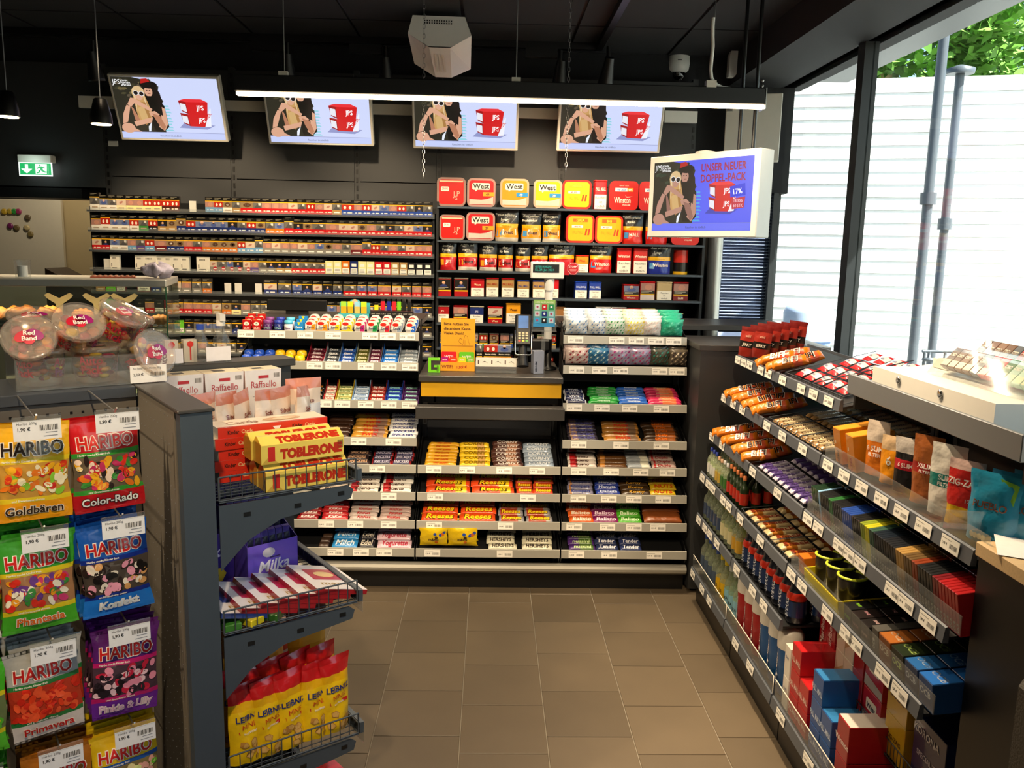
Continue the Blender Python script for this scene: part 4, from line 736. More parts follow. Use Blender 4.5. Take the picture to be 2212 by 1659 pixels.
# ---- doorway-side rack
def jar(col, lidc, txt, tc, r=.0215, h=.056):
    m = MB(); m.lathe([(r*.9, 0), (r, .004), (r, h*.62), (r*.86, h*.68)], 14, col); m.text(lambda x, z: (r*1.02*math.sin(x/r), -r*1.02*math.cos(x/r), z), txt, 0, h*.25, h*.2, tc, maxw=r*1.8); l = MB().lathe([(r*.9, h*.68), (r*.98, h*.72), (r*.98, h*.95), (r*.8, h)], 14, lidc); return m.data('body', 'gloss'), l.data('lid', 'gloss')
def gumcan(c1, c2):
    m = MB(); w, h = .053, .06; pf = [(-w*.4, 0), (w*.4, 0), (w*.5, h*.35), (w*.48, h*.7), (w*.3, h*.95), (0, h), (-w*.3, h*.95), (-w*.48, h*.7), (-w*.5, h*.35)]; d = .016
    m.prism(pf, -d/2, d/2, 'e6e2da', front='e6e2da'); f1, f2, f3 = fy(-d/2-.0004), fy(-d/2-.0008), fy(-d/2-.0012)
    m.poly(f1, [(0, h*.02), (w*.38, h*.02), (w*.48, h*.35), (w*.46, h*.68), (w*.1, h*.6)], c1); m.poly(f1, [(-w*.38, h*.02), (0, h*.02), (.0, h*.35), (-w*.46, h*.35)], 'a9a6a2'); m.disc(f2, -w*.1, h*.72, w*.3, 'c8281c', 10, h*.14); m.text(f3, 'Extra', 0, h*.33, h*.26, '2a3a5c' if c1 != '1f5ec0' else 'ffffff', maxw=w*.85); return m.data('gum_can', 'gloss')
k = 0; Z0 = SHZ[0]
def depth3(a, b, maker, what, n=3, st=.034):
    x0, x1 = px2x(a, Z0+.05, fyz(Z0)+.03), px2x(b, Z0+.05, fyz(Z0)+.03)
    for i in range(n): maker(((x0+x1)/2+i*.004, fyz(Z0)+.035+st*i*CT, Z0+.018+(.035+st*i)*ST/CT), f'{what}, {ORD[i]} from the rail')
tt = MB(); tt.box(-.019, .019, -.008, .008, 0, .055, 'c01a20', top='e8a020'); tt.disc(fy(-.0085), 0, .036, .013, 'f2ece0', 12, .010); tt.text(fy(-.009), 'tic', 0, .036, .009, '2a6a2a'); tt.text(fy(-.009), 'tac', 0, .028, .009, '2a6a2a'); tt.text(fy(-.009), 'GUM', 0, .010, .013, 'f8e8d8', maxw=.03); tt = tt.data('gum_box', 'gloss')
for j, (a, b) in enumerate(((523, 543), (544, 565))): depth3(a, b, lambda L_, l: tag(ob('gum_box', tt, None, L_), l, 'gum box', 'small gum boxes'), 'small red gum box '+('at the rack end' if j == 0 else 'beside the purple jars'))
def mkjar(bd, ld):
    def f(L_, l):
        o = empty('gum_jar', l, 'jar', L_, 0, 'gum jars'); ob('body', bd, o); ob('lid', ld, o)
    return f
for a, b, c, lc, tx, tc, nm in ((566, 590, '4a1a5c', '7a3a80', 'AirWaves', 'a8e0c8', 'purple gum jar'), (591, 611, '18246c', '2438a0', 'AirWaves', 'a8e0c8', 'dark blue gum jar'), (612, 634, 'd8d4dc', '58b8d8', 'Extra', '5a1a60', 'white gum jar with turquoise lid')): depth3(a, b, mkjar(*jar(c, lc, tx, tc)), nm, 2)
m = MB(); m.box(-.022, .022, -.009, .009, 0, .048, '2a8ad0'); m.poly(fy(-.0094), [(-.008, .048), (.008, .048), (0, .032)], 'f0d820'); m.text(fy(-.0094), 'Extra', 0, .018, .015, 'ffffff', maxw=.038); m = m.data('gum_box', 'gloss'); depth3(635, 657, lambda L_, l: tag(ob('gum_box', m, None, L_), l, 'gum box', 'small gum boxes'), 'light blue gum box')
for a, b, c, nm in ((659, 683, 'e89018', 'first orange'), (684, 708, 'e89018', 'second orange'), (710, 735, 'f0c818', 'first yellow'), (736, 762, 'f0c818', 'second yellow'), (764, 790, 'b01868', 'magenta'), (791, 817, '1c8a44', 'green'), (818, 843, 'c02030', 'red'), (844, 870, '8a98a8', 'grey'), (872, 902, '1f5ec0', 'blue')):
    g = gumcan(c, c); depth3(a, b, lambda L_, l: tag(ob('gum_can', g, None, L_), l, 'gum can', 'gum cans on the top shelf'), nm+' and white gum can')
for a, b, c in ((658, 708, 'e89018'), (709, 762, 'f0c818')):
    w = W_('L', 0, a, b); m = MB().prism([(-w/2, 0), (w/2, 0), (w/2, .02), (-w/2, .02)], -.001, .001, 'b0aca6'); m.rect(fy(-.0014), 0, w/2, 0, .02, c); m.text(fy(-.0018), 'Extra', .0, .005, .013, '3a4a68'); q = px2x((a+b)/2, Z0+.02, fyz(Z0)+.02); tag(m.build('display_card', 'gloss', None, (q, fyz(Z0)+.022, Z0+.024)), ('orange' if c[0] == 'e' else 'yellow')+' and grey display strip in front of gum cans', 'display card')
# shelf two: round tins and gum trays
def rtin(c1, c2):
    m = MB().lathe([(.016, 0), (.024, .006), (.0255, .014), (.024, .02)], 18, c1); m.build
    l = MB().lathe([(.0245, .02), (.022, .03), (.012, .035), (0, .036)], 18, c1); l.disc(lambda x, y: (x, y-.004, .0352), 0, 0, .011, c2, 10); return m.data('body', 'gloss'), l.data('lid', 'gloss')
for c, c2, xs, nm in (('2050c0', 'd8d0e8', (532, 555, 578), 'blue'), ('f0c414', 'c86018', (600, 623, 647), 'yellow')):
    bd, ld = rtin(c, c2)
    for i, px in enumerate(xs):
        for j in range(2):
            s = .03+.05*j; q = px2x(px, SHZ[1]+.04, fyz(SHZ[1])+.02); o = empty('gum_tin', f'{nm} round gum tin, {ORD[i]} of its colour from the doorway, '+('front row' if j == 0 else 'back row'), 'tin', (q, fyz(SHZ[1])+s*CT, SHZ[1]+.018+s*ST/CT+.002), 0, 'round gum tins'); ob('body', bd, o); ob('lid', ld, o)
def tray(key, k, a, b, col, txt, packc, ptxt, tc, kind, n=4):
    w = W_(key, k, a, b)*.98; z = SHZ[k]; q = px2x((a+b)/2, z+.04, fyz(z)+.02); o = empty('gum_tray', f'{kind} display tray on {SN[k]} shelf of {BN[key]} rack', 'tray', (q, fyz(z)+.018, z+.0195), group='gum display trays'); o.rotation_euler = (TILT, 0, 0); L = .15
    m = MB(); m.box(-w/2, w/2, 0, L, 0, .001, col); m.build('base', 'paper', o); f = MB().box(-w/2, w/2, -.001, .001, .001, .02, col); f.text(fy(-.0014), txt, 0, .005, .013, 'f0e8e0', maxw=w*.8); f.build('front', 'paper', o)
    for s in (-1, 1): MB().prism([(0, 0), (L, 0), (L, .05), (L*.6, .03), (0, .02)], s*w/2-.001, s*w/2+.001, col, axis='x').build('side', 'paper', o)
    me = bar_data(w*.9, .022, .014, packc, ptxt, tc, name='gum_pack', seed=k)
    for i in range(n):
        s = .022+.026*i; g = ob('gum_pack', me, None, (q, fyz(z)+.018+s*CT, z+.0225+s*ST+.006*i), 0, (TILT+.25, 0, 0)); tag(g, f'gum pack, {ORD[i]} from the rail in the {kind} tray, {SN[k]} shelf', 'gum pack', 'gum packs in display trays')
for a in ((662, 698, 'a01830', 'Extra', '5a1428', 'Extra', 'e8d8e0', 'maroon'), (699, 731, '9aa0a8', 'Extra', '3a4048', 'Extra', 'f0f0f0', 'grey'), (732, 763, '3a70b8', 'Extra', '2a58b0', 'Extra', 'f0f0f0', 'mid blue'), (766, 794, '98a090', '5', '6a6a28', 'Extra', 'f0e8c0', 'olive'), (795, 821, '8a7a80', '5', '6a2440', 'Extra', 'f0e0e8', 'plum'), (824, 858, '2a70c8', 'Airwaves', '3a88d8', 'Airwaves', 'f0f8ff', 'bright blue'), (860, 902, 'b0b6bc', 'Extra', '8a949c', 'Extra', 'f0f0f0', 'pale grey')): tray('L', 1, *a)
for a in ((641, 661, '3a2a20', '', '2c2220', '', 'ffffff', 'dark brown'), (662, 696, '1c1a1a', '', '1c1a1a', 'FISHERMAN', 'e89018', 'black and orange'), (698, 722, 'a81c20', '', 'e8e0d0', 'Hubba', 'c02020', 'red and white'), (724, 758, 'c0a020', 'Wrigleys', 'd8d890', 'Spearmint', '2a6a3a', 'yellow'), (760, 794, '8ab0d8', 'Wrigleys', 'c8d8e8', 'Doublemint', '2a5a8a', 'pale blue'), (796, 830, '8a1c20', 'Wrigleys', 'b04038', 'Big Red', 'f0e0d8', 'red'), (832, 866, '1c3a98', 'Airwaves', '2a4ab0', 'Airwaves', 'a0e8d0', 'dark blue'), (868, 904, '5a2470', 'Airwaves', '4a2a60', 'Airwaves', 'a0e8d0', 'purple')): tray('L', 2, *a)
tray('L', 2, 612, 640, '4a9a28', '', '5ab030', '', 'ffffff', 'green')
bars('L', 3, 700, 755, 6, '3a2418', '', 'ffffff', 'brown chocolate bar'); bars('L', 3, 757, 836, 6, 'b8842c', 'TWIX', 'c81c18', 'gold chocolate bar', (.62, .9, '8a6a58')); bars('L', 3, 838, 900, 7, 'e0e0e0', 'SNICKERS', '1c2a80', 'white and blue peanut bar', W=.03)
bars('L', 4, 800, 845, 5, '1c1c3c', 'SNICKERS', 'c8c0d8', 'navy peanut bar in twin stack', end='8a2020'); bars('L', 4, 847, 891, 5, '20204a', 'SNICKERS', 'd8d0e0', 'navy peanut bar beside the middle rack', end='8a2020'); bars('L', 4, 745, 797, 5, '2a1c1c', 'SNICKERS', 'c8a080', 'dark peanut bar behind the wire basket')
bars('L', 5, 750, 819, 5, 'd8d0c4', 'bueno', '3a2018', 'white and red wafer bar', (.0, .35, 'b81c20'), sub='Kinder'); bars('L', 5, 822, 890, 5, 'd8d4cc', 'bueno', '3a2018', 'white wafer bar beside the middle rack', (.0, .3, 'a81c20')); bars('L', 5, 690, 747, 5, 'c8b8a8', 'bueno', '3a2018', 'pale wafer bar behind the wire basket')
for a, b, c, nm in ((643, 690, '8a1418', 'dark red'), (692, 750, 'b02428', 'red and white'), (752, 815, 'b8a8a0', 'white and red'), (818, 886, 'b09890', 'cream and red')): bars('L', 6, a, b, 6, c, 'KitKat', 'f0e8e0' if c[0] != 'b' or c == 'b02428' else 'b01c20', nm+' wafer bar', W=.028)
bars('L', 7, 690, 713, 3, '3a2a20', '', 'ffffff', 'dark chocolate bar'); bars('L', 7, 716, 772, 3, '2f88c8', 'Milch', 'd8e8f4', 'blue chocolate bar', W=.06); bars('L', 7, 774, 809, 3, '1c1c24', 'Edel', 'c8c0b0', 'black chocolate bar', W=.06); bars('L', 7, 812, 888, 3, 'd8b8c4', 'Yogurette', 'b83048', 'pink chocolate box', W=.06)
# ---- middle rack
bars('M', 4, 918, 988, 7, 'd8a020', 'mr.tom', 'c03018', 'gold peanut bar', W=.026); bars('M', 4, 991, 1059, 5, 'e8c020', 'CORNY', '8a6a10', 'yellow muesli bar', (.55, .85, 'c09048'), W=.038); bars('M', 4, 1062, 1129, 6, '4a2c24', 'CORNY', 'e0d8d0', 'brown muesli bar', (.5, .8, '8a5a3c')); bars('M', 4, 1132, 1197, 5, '8a9aac', 'CORNY', 'e8eef4', 'silver blue muesli bar', W=.038)
for a, b, nm, n in ((918, 1015, 'orange peanut bar with yellow end, beside the doorway-side rack', 3), (1017, 1111, 'orange peanut bar with yellow end, in the second stack', 3)): bars('M', 5, a, b, n, 'd8481c', 'Reeses', 'f0d020', nm, (.7, .9, 'd8b818'), '3a1c10', W=.05)
for a, b, nm in ((1113, 1150, 'first short'), (1152, 1196, 'second short')): bars('M', 5, a, b, 4, 'c04018', 'Reeses', 'f0d020', nm+' orange cup pack', None, '3a1c10', W=.04)
for a, b, nm in ((910, 990, 'first wide'), (992, 1072, 'second wide')): bars('M', 6, a, b, 3, 'e04c18', 'Reeses', 'f4d420', nm+' bright orange cup pack', None, '3a1c10', W=.055)
for a, b, nm in ((1076, 1132, 'first'), (1134, 1192, 'second')): bars('M', 6, a, b, 3, 'b0401c', 'Reeses', 'f0d020', nm+' orange stick pack with silver end', (.72, .92, 'a8a098'), '3a1c10', W=.045, end='8a8a90')
def mm(mb, mp, w, h):
    for i in range(7): q = random.Random(i); mb.disc(lambda a, b: mp(a, b, .0016), q.uniform(0, .42)*w, q.uniform(.2, .8)*h, w*.06, q.choice(['2a50b0', 'c02018', '3a2a18', 'e07018']), 8)
for a, b, nm in ((908, 968, 'first'), (968, 1032, 'second')): cbags('M', 7, a, b, 4, [(0, 1, 'e8c418')], 'm&ms', '3a1c14', nm+' yellow peanut candy bag', extra=mm)
for a, b, nm in ((1052, 1115, 'first'), (1129, 1196, 'second')): bars('M', 7, a, b, 4, 'cfccb4', 'HERSHEYS', '2a1a18', nm+' pale cookie chocolate bar', W=.04)
# ---- window-side rack
for a, b, c1, c2, bg_, nm in ((1220, 1268, '6a9ad0', 'c8dcf0', 'eef2f4', 'white mint bag with blue leaves'), (1268, 1307, '5a8ac8', 'd8e8f4', 'f0f4f6', 'white mint bag with pale blue leaves'), (1304, 1349, '3a9a58', 'a8d8b0', 'e8f2e8', 'white and green herb candy bag'), (1347, 1391, 'f0d828', 'f8ec90', 'f4f0d8', 'white and yellow lemon candy bag'), (1389, 1430, 'e8e4e0', 'f0d8d0', 'f6f4f2', 'plain white candy bag'), (1427, 1474, '28b088', '60d0b0', '38c098', 'mint green candy bag')): cbags('R', 0, a, b, 4, [(0, 1, bg_)], '', 'ffffff', nm, .085, extra=diag(c1, c2), d=.035)
for a, b, c1, c2, bg_, nm in ((1220, 1271, 'a02838', 'e8d8d0', 'd8c0b8', 'red striped candy bag'), (1268, 1315, '1c5a90', 'c8dcd8', '3a7aa0', 'blue striped candy bag'), (1310, 1361, 'a82878', '8a98b8', 'b0a0b8', 'first magenta striped candy bag'), (1355, 1404, 'b03070', '8a90b8', 'a898b0', 'second magenta striped candy bag'), (1403, 1444, '2a8a78', '5a5c48', '4a4c40', 'green and black striped candy bag'), (1443, 1482, '2c2030', 'd8c8b0', '6a6050', 'black and white striped candy bag')): cbags('R', 1, a, b, 4, [(0, 1, bg_)], '', 'ffffff', nm, .085, extra=diag(c1, c2), d=.035)
bars('R', 2, 1221, 1266, 4, '1c2450', 'VIVIL', 'd8dce8', 'navy mint roll', end='d0d0d8', W=.03, H=.024); bars('R', 2, 1272, 1338, 6, '2a9a3c', 'mentos', 'd0f0d0', 'green candy roll', W=.024, H=.024); bars('R', 2, 1336, 1400, 6, '2a68c8', 'mentos', 'e0ecfa', 'blue candy roll', W=.024, H=.024); bars('R', 2, 1398, 1472, 6, 'd03060', 'mentos', 'f8d0a0', 'pink candy roll', (.4, .85, 'e87848'), W=.024, H=.024)
bars('R', 3, 1226, 1292, 6, '2a2430', 'SNICKERS', '5a5aa0', 'dark wrapped peanut bar', (.12, .3, '8a6a50'), W=.03); bars('R', 3, 1302, 1384, 5, 'a87430', 'TWIX', 'c81c18', 'gold twin chocolate bar', (.65, .9, '7a6048')); bars('R', 3, 1392, 1468, 6, '3a2818', 'LION', 'e06818', 'black and orange chocolate bar', (.3, .9, '8a4a1c'), W=.03)
bars('R', 4, 1227, 1291, 5, 'c8c0b8', 'bueno', '3a2018', 'white and red wafer bar', (0, .3, 'a81c20'), W=.03); bars('R', 4, 1291, 1357, 5, '5a3a1c', '', 'd8a040', 'dark brown wafer bar', (0, .25, 'a87030'), W=.032); bars('R', 4, 1354, 1407, 6, '98a0a8', '', 'ffffff', 'silver striped milk bar', (.55, .9, 'd8d8c8'), W=.026); bars('R', 4, 1408, 1462, 5, 'a89088', 'Duplo', '8a1c20', 'pale red wafer bar', (0, .2, 'a02020'), W=.03)
bars('R', 5, 1227, 1284, 5, '7a7890', 'Knoppers', '2a3878', 'blue and brown wafer bar', (.0, .2, 'a06a30'), W=.036); bars('R', 5, 1287, 1341, 5, '24388c', 'Hanuta', 'c8d0e8', 'dark blue wafer bar', W=.034); bars('R', 5, 1341, 1408, 5, '3a2814', 'Korny', 'c89838', 'black and gold wafer bar', W=.034); bars('R', 5, 1405, 1463, 4, 'c8a81c', 'NUTS', 'b83018', 'yellow nut bar', W=.042)
bars('R', 6, 1226, 1282, 4, 'd05a1c', 'Balisto', 'f4e8d0', 'orange cereal bar', W=.042); bars('R', 6, 1280, 1339, 4, '7a1c5a', 'Balisto', 'f0d8e8', 'purple cereal bar', W=.042); bars('R', 6, 1336, 1389, 4, '4aa824', 'Balisto', 'e0f4c8', 'green cereal bar', W=.042); bars('R', 6, 1390, 1474, 2, '8a4a24', '', 'd88a50', 'shiny copper cookie pack', W=.08, H=.03)
bars('R', 7, 1228, 1287, 4, '4a2a70', 'nussini', 'c8e0a0', 'purple and green nut bar', (.45, .9, '4a6a2c'), W=.036); bars('R', 7, 1288, 1337, 4, '2a3458', 'Tender', 'e8e8f0', 'first navy and white cream bar', W=.04); bars('R', 7, 1338, 1386, 4, '2a3460', 'Tender', 'e8e8f0', 'second navy and white cream bar', W=.04)
for key, k, pxs in (('L', 0, (533, 600, 660, 720, 800, 838, 880)), ('L', 1, (680, 720, 790, 840, 885)), ('L', 2, (700, 740, 790, 840, 885)), ('L', 3, (775, 850)), ('L', 4, (815,)), ('L', 5, (700, 745, 840)), ('L', 6, (705, 768, 840)), ('L', 7, (725, 780, 830)), ('M', 4, (937, 1009, 1089, 1160)), ('M', 5, (940, 1140)), ('M', 6, (938, 1092)), ('M', 7, (934, 1090)), ('R', 0, (1243, 1332, 1374, 1416, 1455)), ('R', 1, (1245, 1295, 1340, 1424, 1462)), ('R', 2, (1240, 1300, 1360, 1428)), ('R', 3, (1250, 1341, 1428)), ('R', 4, (1250, 1320, 1384, 1441)), ('R', 5, (1249, 1315, 1369, 1432)), ('R', 6, (1240, 1312, 1369, 1421)), ('R', 7, (1245, 1316, 1413))): tags(key, k, pxs)
# ================================================================== COUNTER AND TILL
o = empty('service_counter', 'dark service counter with a bright yellow front panel under the till', 'counter', (.01, 4.0, 0)); MB().rbox(-.352, .352, 0, .55, 1.02, 1.05, .003).build('worktop', 'deck', o); MB().box(-.34, .345, .02, .03, .945, 1.02).build('yellow_panel', 'yellow', o); MB().rbox(-.362, .36, -.045, .03, .845, .905, .003).build('lower_ledge', 'deck', o)
tag(MB().rbox(.362, 1.6, 4.335, 4.75, 1.262, 1.292, .003).build('counter_board', 'deck'), 'dark raised counter board behind the window-side candy rack', 'worktop'); tag(MB().rbox(-1.24, -.352, 4.335, 4.75, 1.262, 1.292, .003).build('counter_board', 'deck'), 'dark raised counter board behind the gum shelf', 'worktop')
o = empty('corner_counter', 'dark grey corner counter block between the candy racks and the window', 'counter', (0, 0, 0)); MB().rbox(.992, 1.62, 3.885, 4.33, 1.208, 1.236, .002).build('worktop', 'deck', o); MB().box(1.0, 1.6, 3.89, 4.32, .02, 1.207).build('body', 'panel', o)
CT0 = 1.0515
def stand(px, py, Y, **k): return PY(px, py, Y)
q0, q1 = PY(953, 690, 4.2), PY(1027, 690, 4.2); w = q1.x-q0.x; cx = (q0.x+q1.x)/2; ht = PY(990, 688, 4.2).z-CT0
o = empty('notice_display', 'orange cardboard notice reading Bitte nutzen Sie die andere Kasse', 'display', (cx, 4.2, CT0)); m = MB(); m.box(-w/2, w/2, 0, .004, 0, ht, 'eda21a'); f1 = fy(-.0006)
for i, s in enumerate(('Bitte nutzen Sie', 'die andere Kasse.', 'Vielen Dank!')): m.text(f1, s, -w*.42, ht*(.87-.09*i), ht*.075, '3a2408', al='l', maxw=w*.8)
pts = [(.1, .52), (.15, .6), (.18, .58), (.24, .66), (.26, .62), (.3, .5), (.31, .46)]
for a, b in (((.02, .55), (.14, .5)), ((.02, .55), (.05, .62)), ((.14, .5), (.17, .6)), ((.17, .6), (.2, .68)), ((.2, .68), (.27, .66)), ((.27, .66), (.33, .5)), ((.2, .48), (.2, .58)), ((.05, .62), (.12, .6)), ((-.46, .47), (.46, .47))): d_ = Vector((b[0]-a[0], b[1]-a[1])).normalized()*.004; m.poly(f1, [(w*(a[0]-d_.y), ht*(a[1]+d_.x)), (w*(b[0]-d_.y), ht*(b[1]+d_.x)), (w*(b[0]+d_.y), ht*(b[1]-d_.x)), (w*(a[0]+d_.y), ht*(a[1]-d_.x))], '8a5a10')
m.build('back_card', 'paper', o); MB().box(-w/2, w/2, -.04, 0, 0, ht*.17, 'eda21a', front='eda21a').text(fy(-.0405), '1,50', w*.05, ht*.05, ht*.07, 'c01c1c').text(fy(-.0405), '2 €', w*.2, ht*.06, ht*.07, 'c01c1c').text(fy(-.0405), 'WTF!', -w*.3, ht*.05, ht*.09, '8a1c10').build('tray', 'paper', o)
for i, (x, z, ww, hh, c, y) in enumerate(((-.26, .17, .44, .19, 'd8202c', -.018), (.26, .17, .44, .19, '6ac82c', -.018), (-.38, .16, .2, .1, 'b01878', -.03), (-.13, .16, .22, .1, 'e0401c', -.03), (.13, .16, .22, .1, 'c8d82c', -.03), (.38, .16, .2, .1, '8ac84c', -.03))):
    tag(MB().prism(rrect(-ww*w/2, ww*w/2, 0, hh*ht, .006), -.001, .001, c).text(fy(-.0014), 'WTF!', .0, hh*ht*.35, hh*ht*.38, 'f8e8e8', maxw=ww*w*.8).build('snack_card', 'gloss', None, (cx+x*w, 4.2+y, CT0+z*ht+.001)), ['red', 'green', 'small magenta', 'small orange red', 'small lime', 'small pale green'][i]+' rounded snack card in the orange notice display', 'snack card', 'cards in the notice display')
q0, q1 = PY(925, 800, 4.1), PY(950, 800, 4.1); s = q1.x-q0.x; zt = PY(937, 774, 4.1).z-CT0; m = MB(); t_ = s*.24
for a, b, c, d in ((0, s, zt-t_*.8, zt), (0, t_, t_*.8, zt-t_*.8), (0, s, 0, t_*.8), (s-t_, s, t_*.8, zt*.5), (s*.5, s-t_, zt*.5-t_*.7, zt*.5)): m.box(a, b, 0, .03, c, d, '7ad828')
m.text(fy(-.0006), 'GIZEH', s*.88, zt*.06, s*.2, '1c3a10', rot=R(90), al='l', maxw=zt*.45); tag(m.build('letter_stand', 'gloss', None, (q0.x, 4.1, CT0)), 'bright green block letter G standing at the counter edge', 'sign')
q0, q1 = PY(1028, 790, 4.16), PY(1115, 790, 4.16); w = q1.x-q0.x; cx = (q0.x+q1.x)/2
o = empty('cigarette_display', 'clear acrylic counter display with white front tray', 'display', (cx, 4.16, CT0)); MB().box(-w/2, w/2, -.05, .05, 0, .006).build('base', 'acrylic', o); m = MB().box(-w/2, w/2, -.03, -.027, .03, .075, 'efe9dc'); 
for i in range(3): m.rect(fy(-.0304), -w*.45+i*w*.33, -w*.42+i*w*.33, .042, .062, '5a4238'); m.poly(fy(-.0304), [(-w*.36+i*w*.33, .05), (-w*.28+i*w*.33, .058), (-w*.2+i*w*.33, .046), (-w*.28+i*w*.33, .054)], '4a4238')
m.build('front_tray', 'gloss', o); MB().box(-w/2, w/2, -.055, -.053, .004, .032).build('price_holder', 'acrylic', o)
for i, x in enumerate((-.42, -.14, .2)):
    w2 = w*.34 if i else w*.14; m = MB().box(-w2/2, w2/2, -.012, .012, 0, .095, 'e8e2da'); motif(m, fy(-.0124), [4, 1, 5][i], -w2/2, w2/2, .06, .093); m.rect(fy(-.0124), -w2/2, w2/2, .038, .06, '16130f'); m.rect(fy(-.0124), -w2/2, w2/2, .033, .038, 'e8b416'); m.poly(fy(-.0124), [(-w2/2, .033), (w2/2, .033), (w2/2, .012), (0, .026), (-w2/2, .012)], 'b8141c'); m.text(fy(-.013), 'Rauchen schädigt', 0, .046, .008, 'efe8d8', maxw=w2*.9)
    tag(m.build('cigarette_pack', 'gloss', None, (cx+x*w, 4.172, CT0+.04)), ['narrow red and white cigarette pack in the counter display', 'red and white cigarette pack with lung photo in the counter display', 'red and white cigarette pack with blue photo in the counter display'][i], 'cigarette pack')
# card terminal
q = PY(1130, 757, 4.12); o = empty('card_terminal', 'black card terminal with blue screen and keypad on a holder', 'card terminal', (q.x, 4.12, q.z)); o.rotation_euler = (R(-22), 0, 0); w = PY(1148, 700, 4.12).x-PY(1113, 700, 4.12).x
MB().rbox(-w/2, w/2, 0, .03, .03, .19, .006).build('housing', 'rubber', o); MB().box(-w*.32, w*.32, -.002, .002, .115, .18, '4a78c0').build('screen', 'gloss', o)
for r_ in range(4):
    for c_ in range(3): MB().box(-.0065, .0065, -.004, .001, 0, .0085, ('c8b890' if r_ else ['c03020', 'd8c020', '50a030'][c_])).build('key', 'gloss', o, ((c_-1)*.018, 0, .045+.0135*r_))
MB().tube([(-w*.52, -.01, .1), (-w*.5, -.02, -.02), (-w*.4, -.025, -.03), (w*.4, -.025, -.03), (w*.5, -.02, -.02), (w*.52, -.01, .1)], .003, 6).build('handle', 'chrome', o); MB().lathe([(.03, -.075), (.02, .03)], 12).build('holder', 'rubber', o, (0, .03, 0))
# display pole
q0, q1 = PY(1147, 565, 4.25), PY(1212, 600, 4.25); zt, zb = q0.z, PY(1180, 602, 4.25).z; w = q1.x-q0.x; cx = (q0.x+q1.x)/2
o = empty('customer_display', 'white customer display on a pole showing GUTEN MORGEN', 'display', (cx, 4.25, 0)); MB().rbox(-w/2, w/2+.015, 0, .05, zb, zt, .004).build('housing', 'white', o)
m = MB().rect(fy(-.0012), -w*.43, w*.43, zb+(zt-zb)*.36, zt-(zt-zb)*.14, '101412'); m.text(fy(-.002), 'GUTEN MORGEN !', -w*.36, zb+(zt-zb)*.64, .016, '38c8a8', 0, al='l', maxw=w*.55); m.text(fy(-.002), 'Di, 29. Jun 2021', -w*.36, zb+(zt-zb)*.46, .016, '38c8a8', 0, al='l', maxw=w*.62); m.build('screen', printed('display_text', emit=.8), o)
px_ = PY(1186, 630, 4.28).x-cx; MB().lathe([(.024, zb-.06), (.026, zb-.02), (.026, zb+.01)], 16).build('joint', 'white', o, (px_, .03, 0)); MB().lathe([(.02, 1.2), (.02, zb-.05)], 16).build('pole', 'white', o, (px_, .03, 0)); MB().lathe([(.05, CT0), (.05, CT0+.01), (.022, CT0+.02), (.022, 1.21)], 16).build('pole_base', 'rubber', o, (px_, .03, 0)); MB().rbox(-.09, .01, -.03, .03, CT0+.10, CT0+.16, .008).build('arm', 'rubber', o, (px_, -.0, 0))
q = PY(1238, 580, 4.3); m = MB(); m.prism([(.055*math.cos(R(22.5+45*i))*.62, .055*math.sin(R(22.5+45*i))*.62) for i in range(8)], 0, .002, 'c8202c'); m.disc(fy(-.0004), 0, 0, .031, 'f0dcd8', 8, rot=R(22.5)); m.disc(fy(-.0008), 0, 0, .029, 'c8202c', 8, rot=R(22.5)); m.text(fy(-.0012), 'STOPP!', 0, .004, .014, 'f8e8e4', maxw=.045)
for i in range(3): m.rect(fy(-.0012), -.018+.002*i, .018-.002*i, -.006-.006*i, -.004-.006*i, 'e8a8a0')
m.rect(fy(.001), -.06, -.02, -.034, .034, 'c8202c'); tag(m.build('stop_sign', 'gloss', None, (q.x, 4.3, q.z)), 'red octagonal STOPP sign fixed beside the customer display', 'sign')
q0, q1 = PY(1148, 705, 4.15), PY(1203, 648, 4.15); w, h = q1.x-q0.x, q1.z-q0.z; cx = (q0.x+q1.x)/2
o = empty('voucher_stand', 'green and blue phone voucher card in a clear stand reading HIER AUFLADEN', 'card stand', (cx, 4.14, q0.z)); m = MB()
for i in range(8): c = [0x9a+int((0x3a-0x9a)*i/7), 0xc4+int((0x90-0xc4)*i/7), 0x6a+int((0xc8-0x6a)*i/7)]; m.rect(fy(-.0015), -w*.44, w*.44, h*(1-(i+1)/8), h*(1-i/8), '%02x%02x%02x' % tuple(c))
m.text(fy(-.0022), 'HIER AUFLADEN!', 0, h*.88, h*.09, 'e8f4d0', maxw=w*.8)
for i, c in enumerate(('d8e0e8', 'c8202c', '2a9060', 'c8d0d8', '1c2a80', 'b0d0e0', '4aa0d8', '1c1c20', 'c0d0e0')): x, z = -w*.28+(i % 3)*w*.28, h*(.64-.25*(i//3)); m.rect(fy(-.0022), x-w*.1, x+w*.1, z, z+h*.19, c); m.disc(fy(-.003), x, z+h*.1, w*.045, 'f0f0f4' if i in (1, 2, 4, 7) else 'b04060', 8)
m.build('card', 'gloss', o); MB().box(-w/2, w/2, .0, .003, -.02, h*.95).build('clear_holder', 'acrylic', o); MB().box(-w/2, w/2, -.03, .003, -.022, -.019).build('holder_foot', 'acrylic', o); MB().box(-.01, .01, -.002, .002, CT0-q0.z, -.02).build('stem', 'acrylic', o, (0, .01, 0))
q0, q1 = PY(1147, 798, 4.13), PY(1175, 757, 4.13); tag(MB().rbox(-.028, .028, -.02, .02, 0, q1.z-CT0, .002, '8a90a0').text(fy(-.0206), '48H 6M', -.008, .01, .016, '2a3040', rot=R(90), al='l').build('carton', 'gloss', None, ((q0.x+q1.x)/2, 4.13, CT0), .3), 'small grey carton standing under the card terminal arm', 'carton')
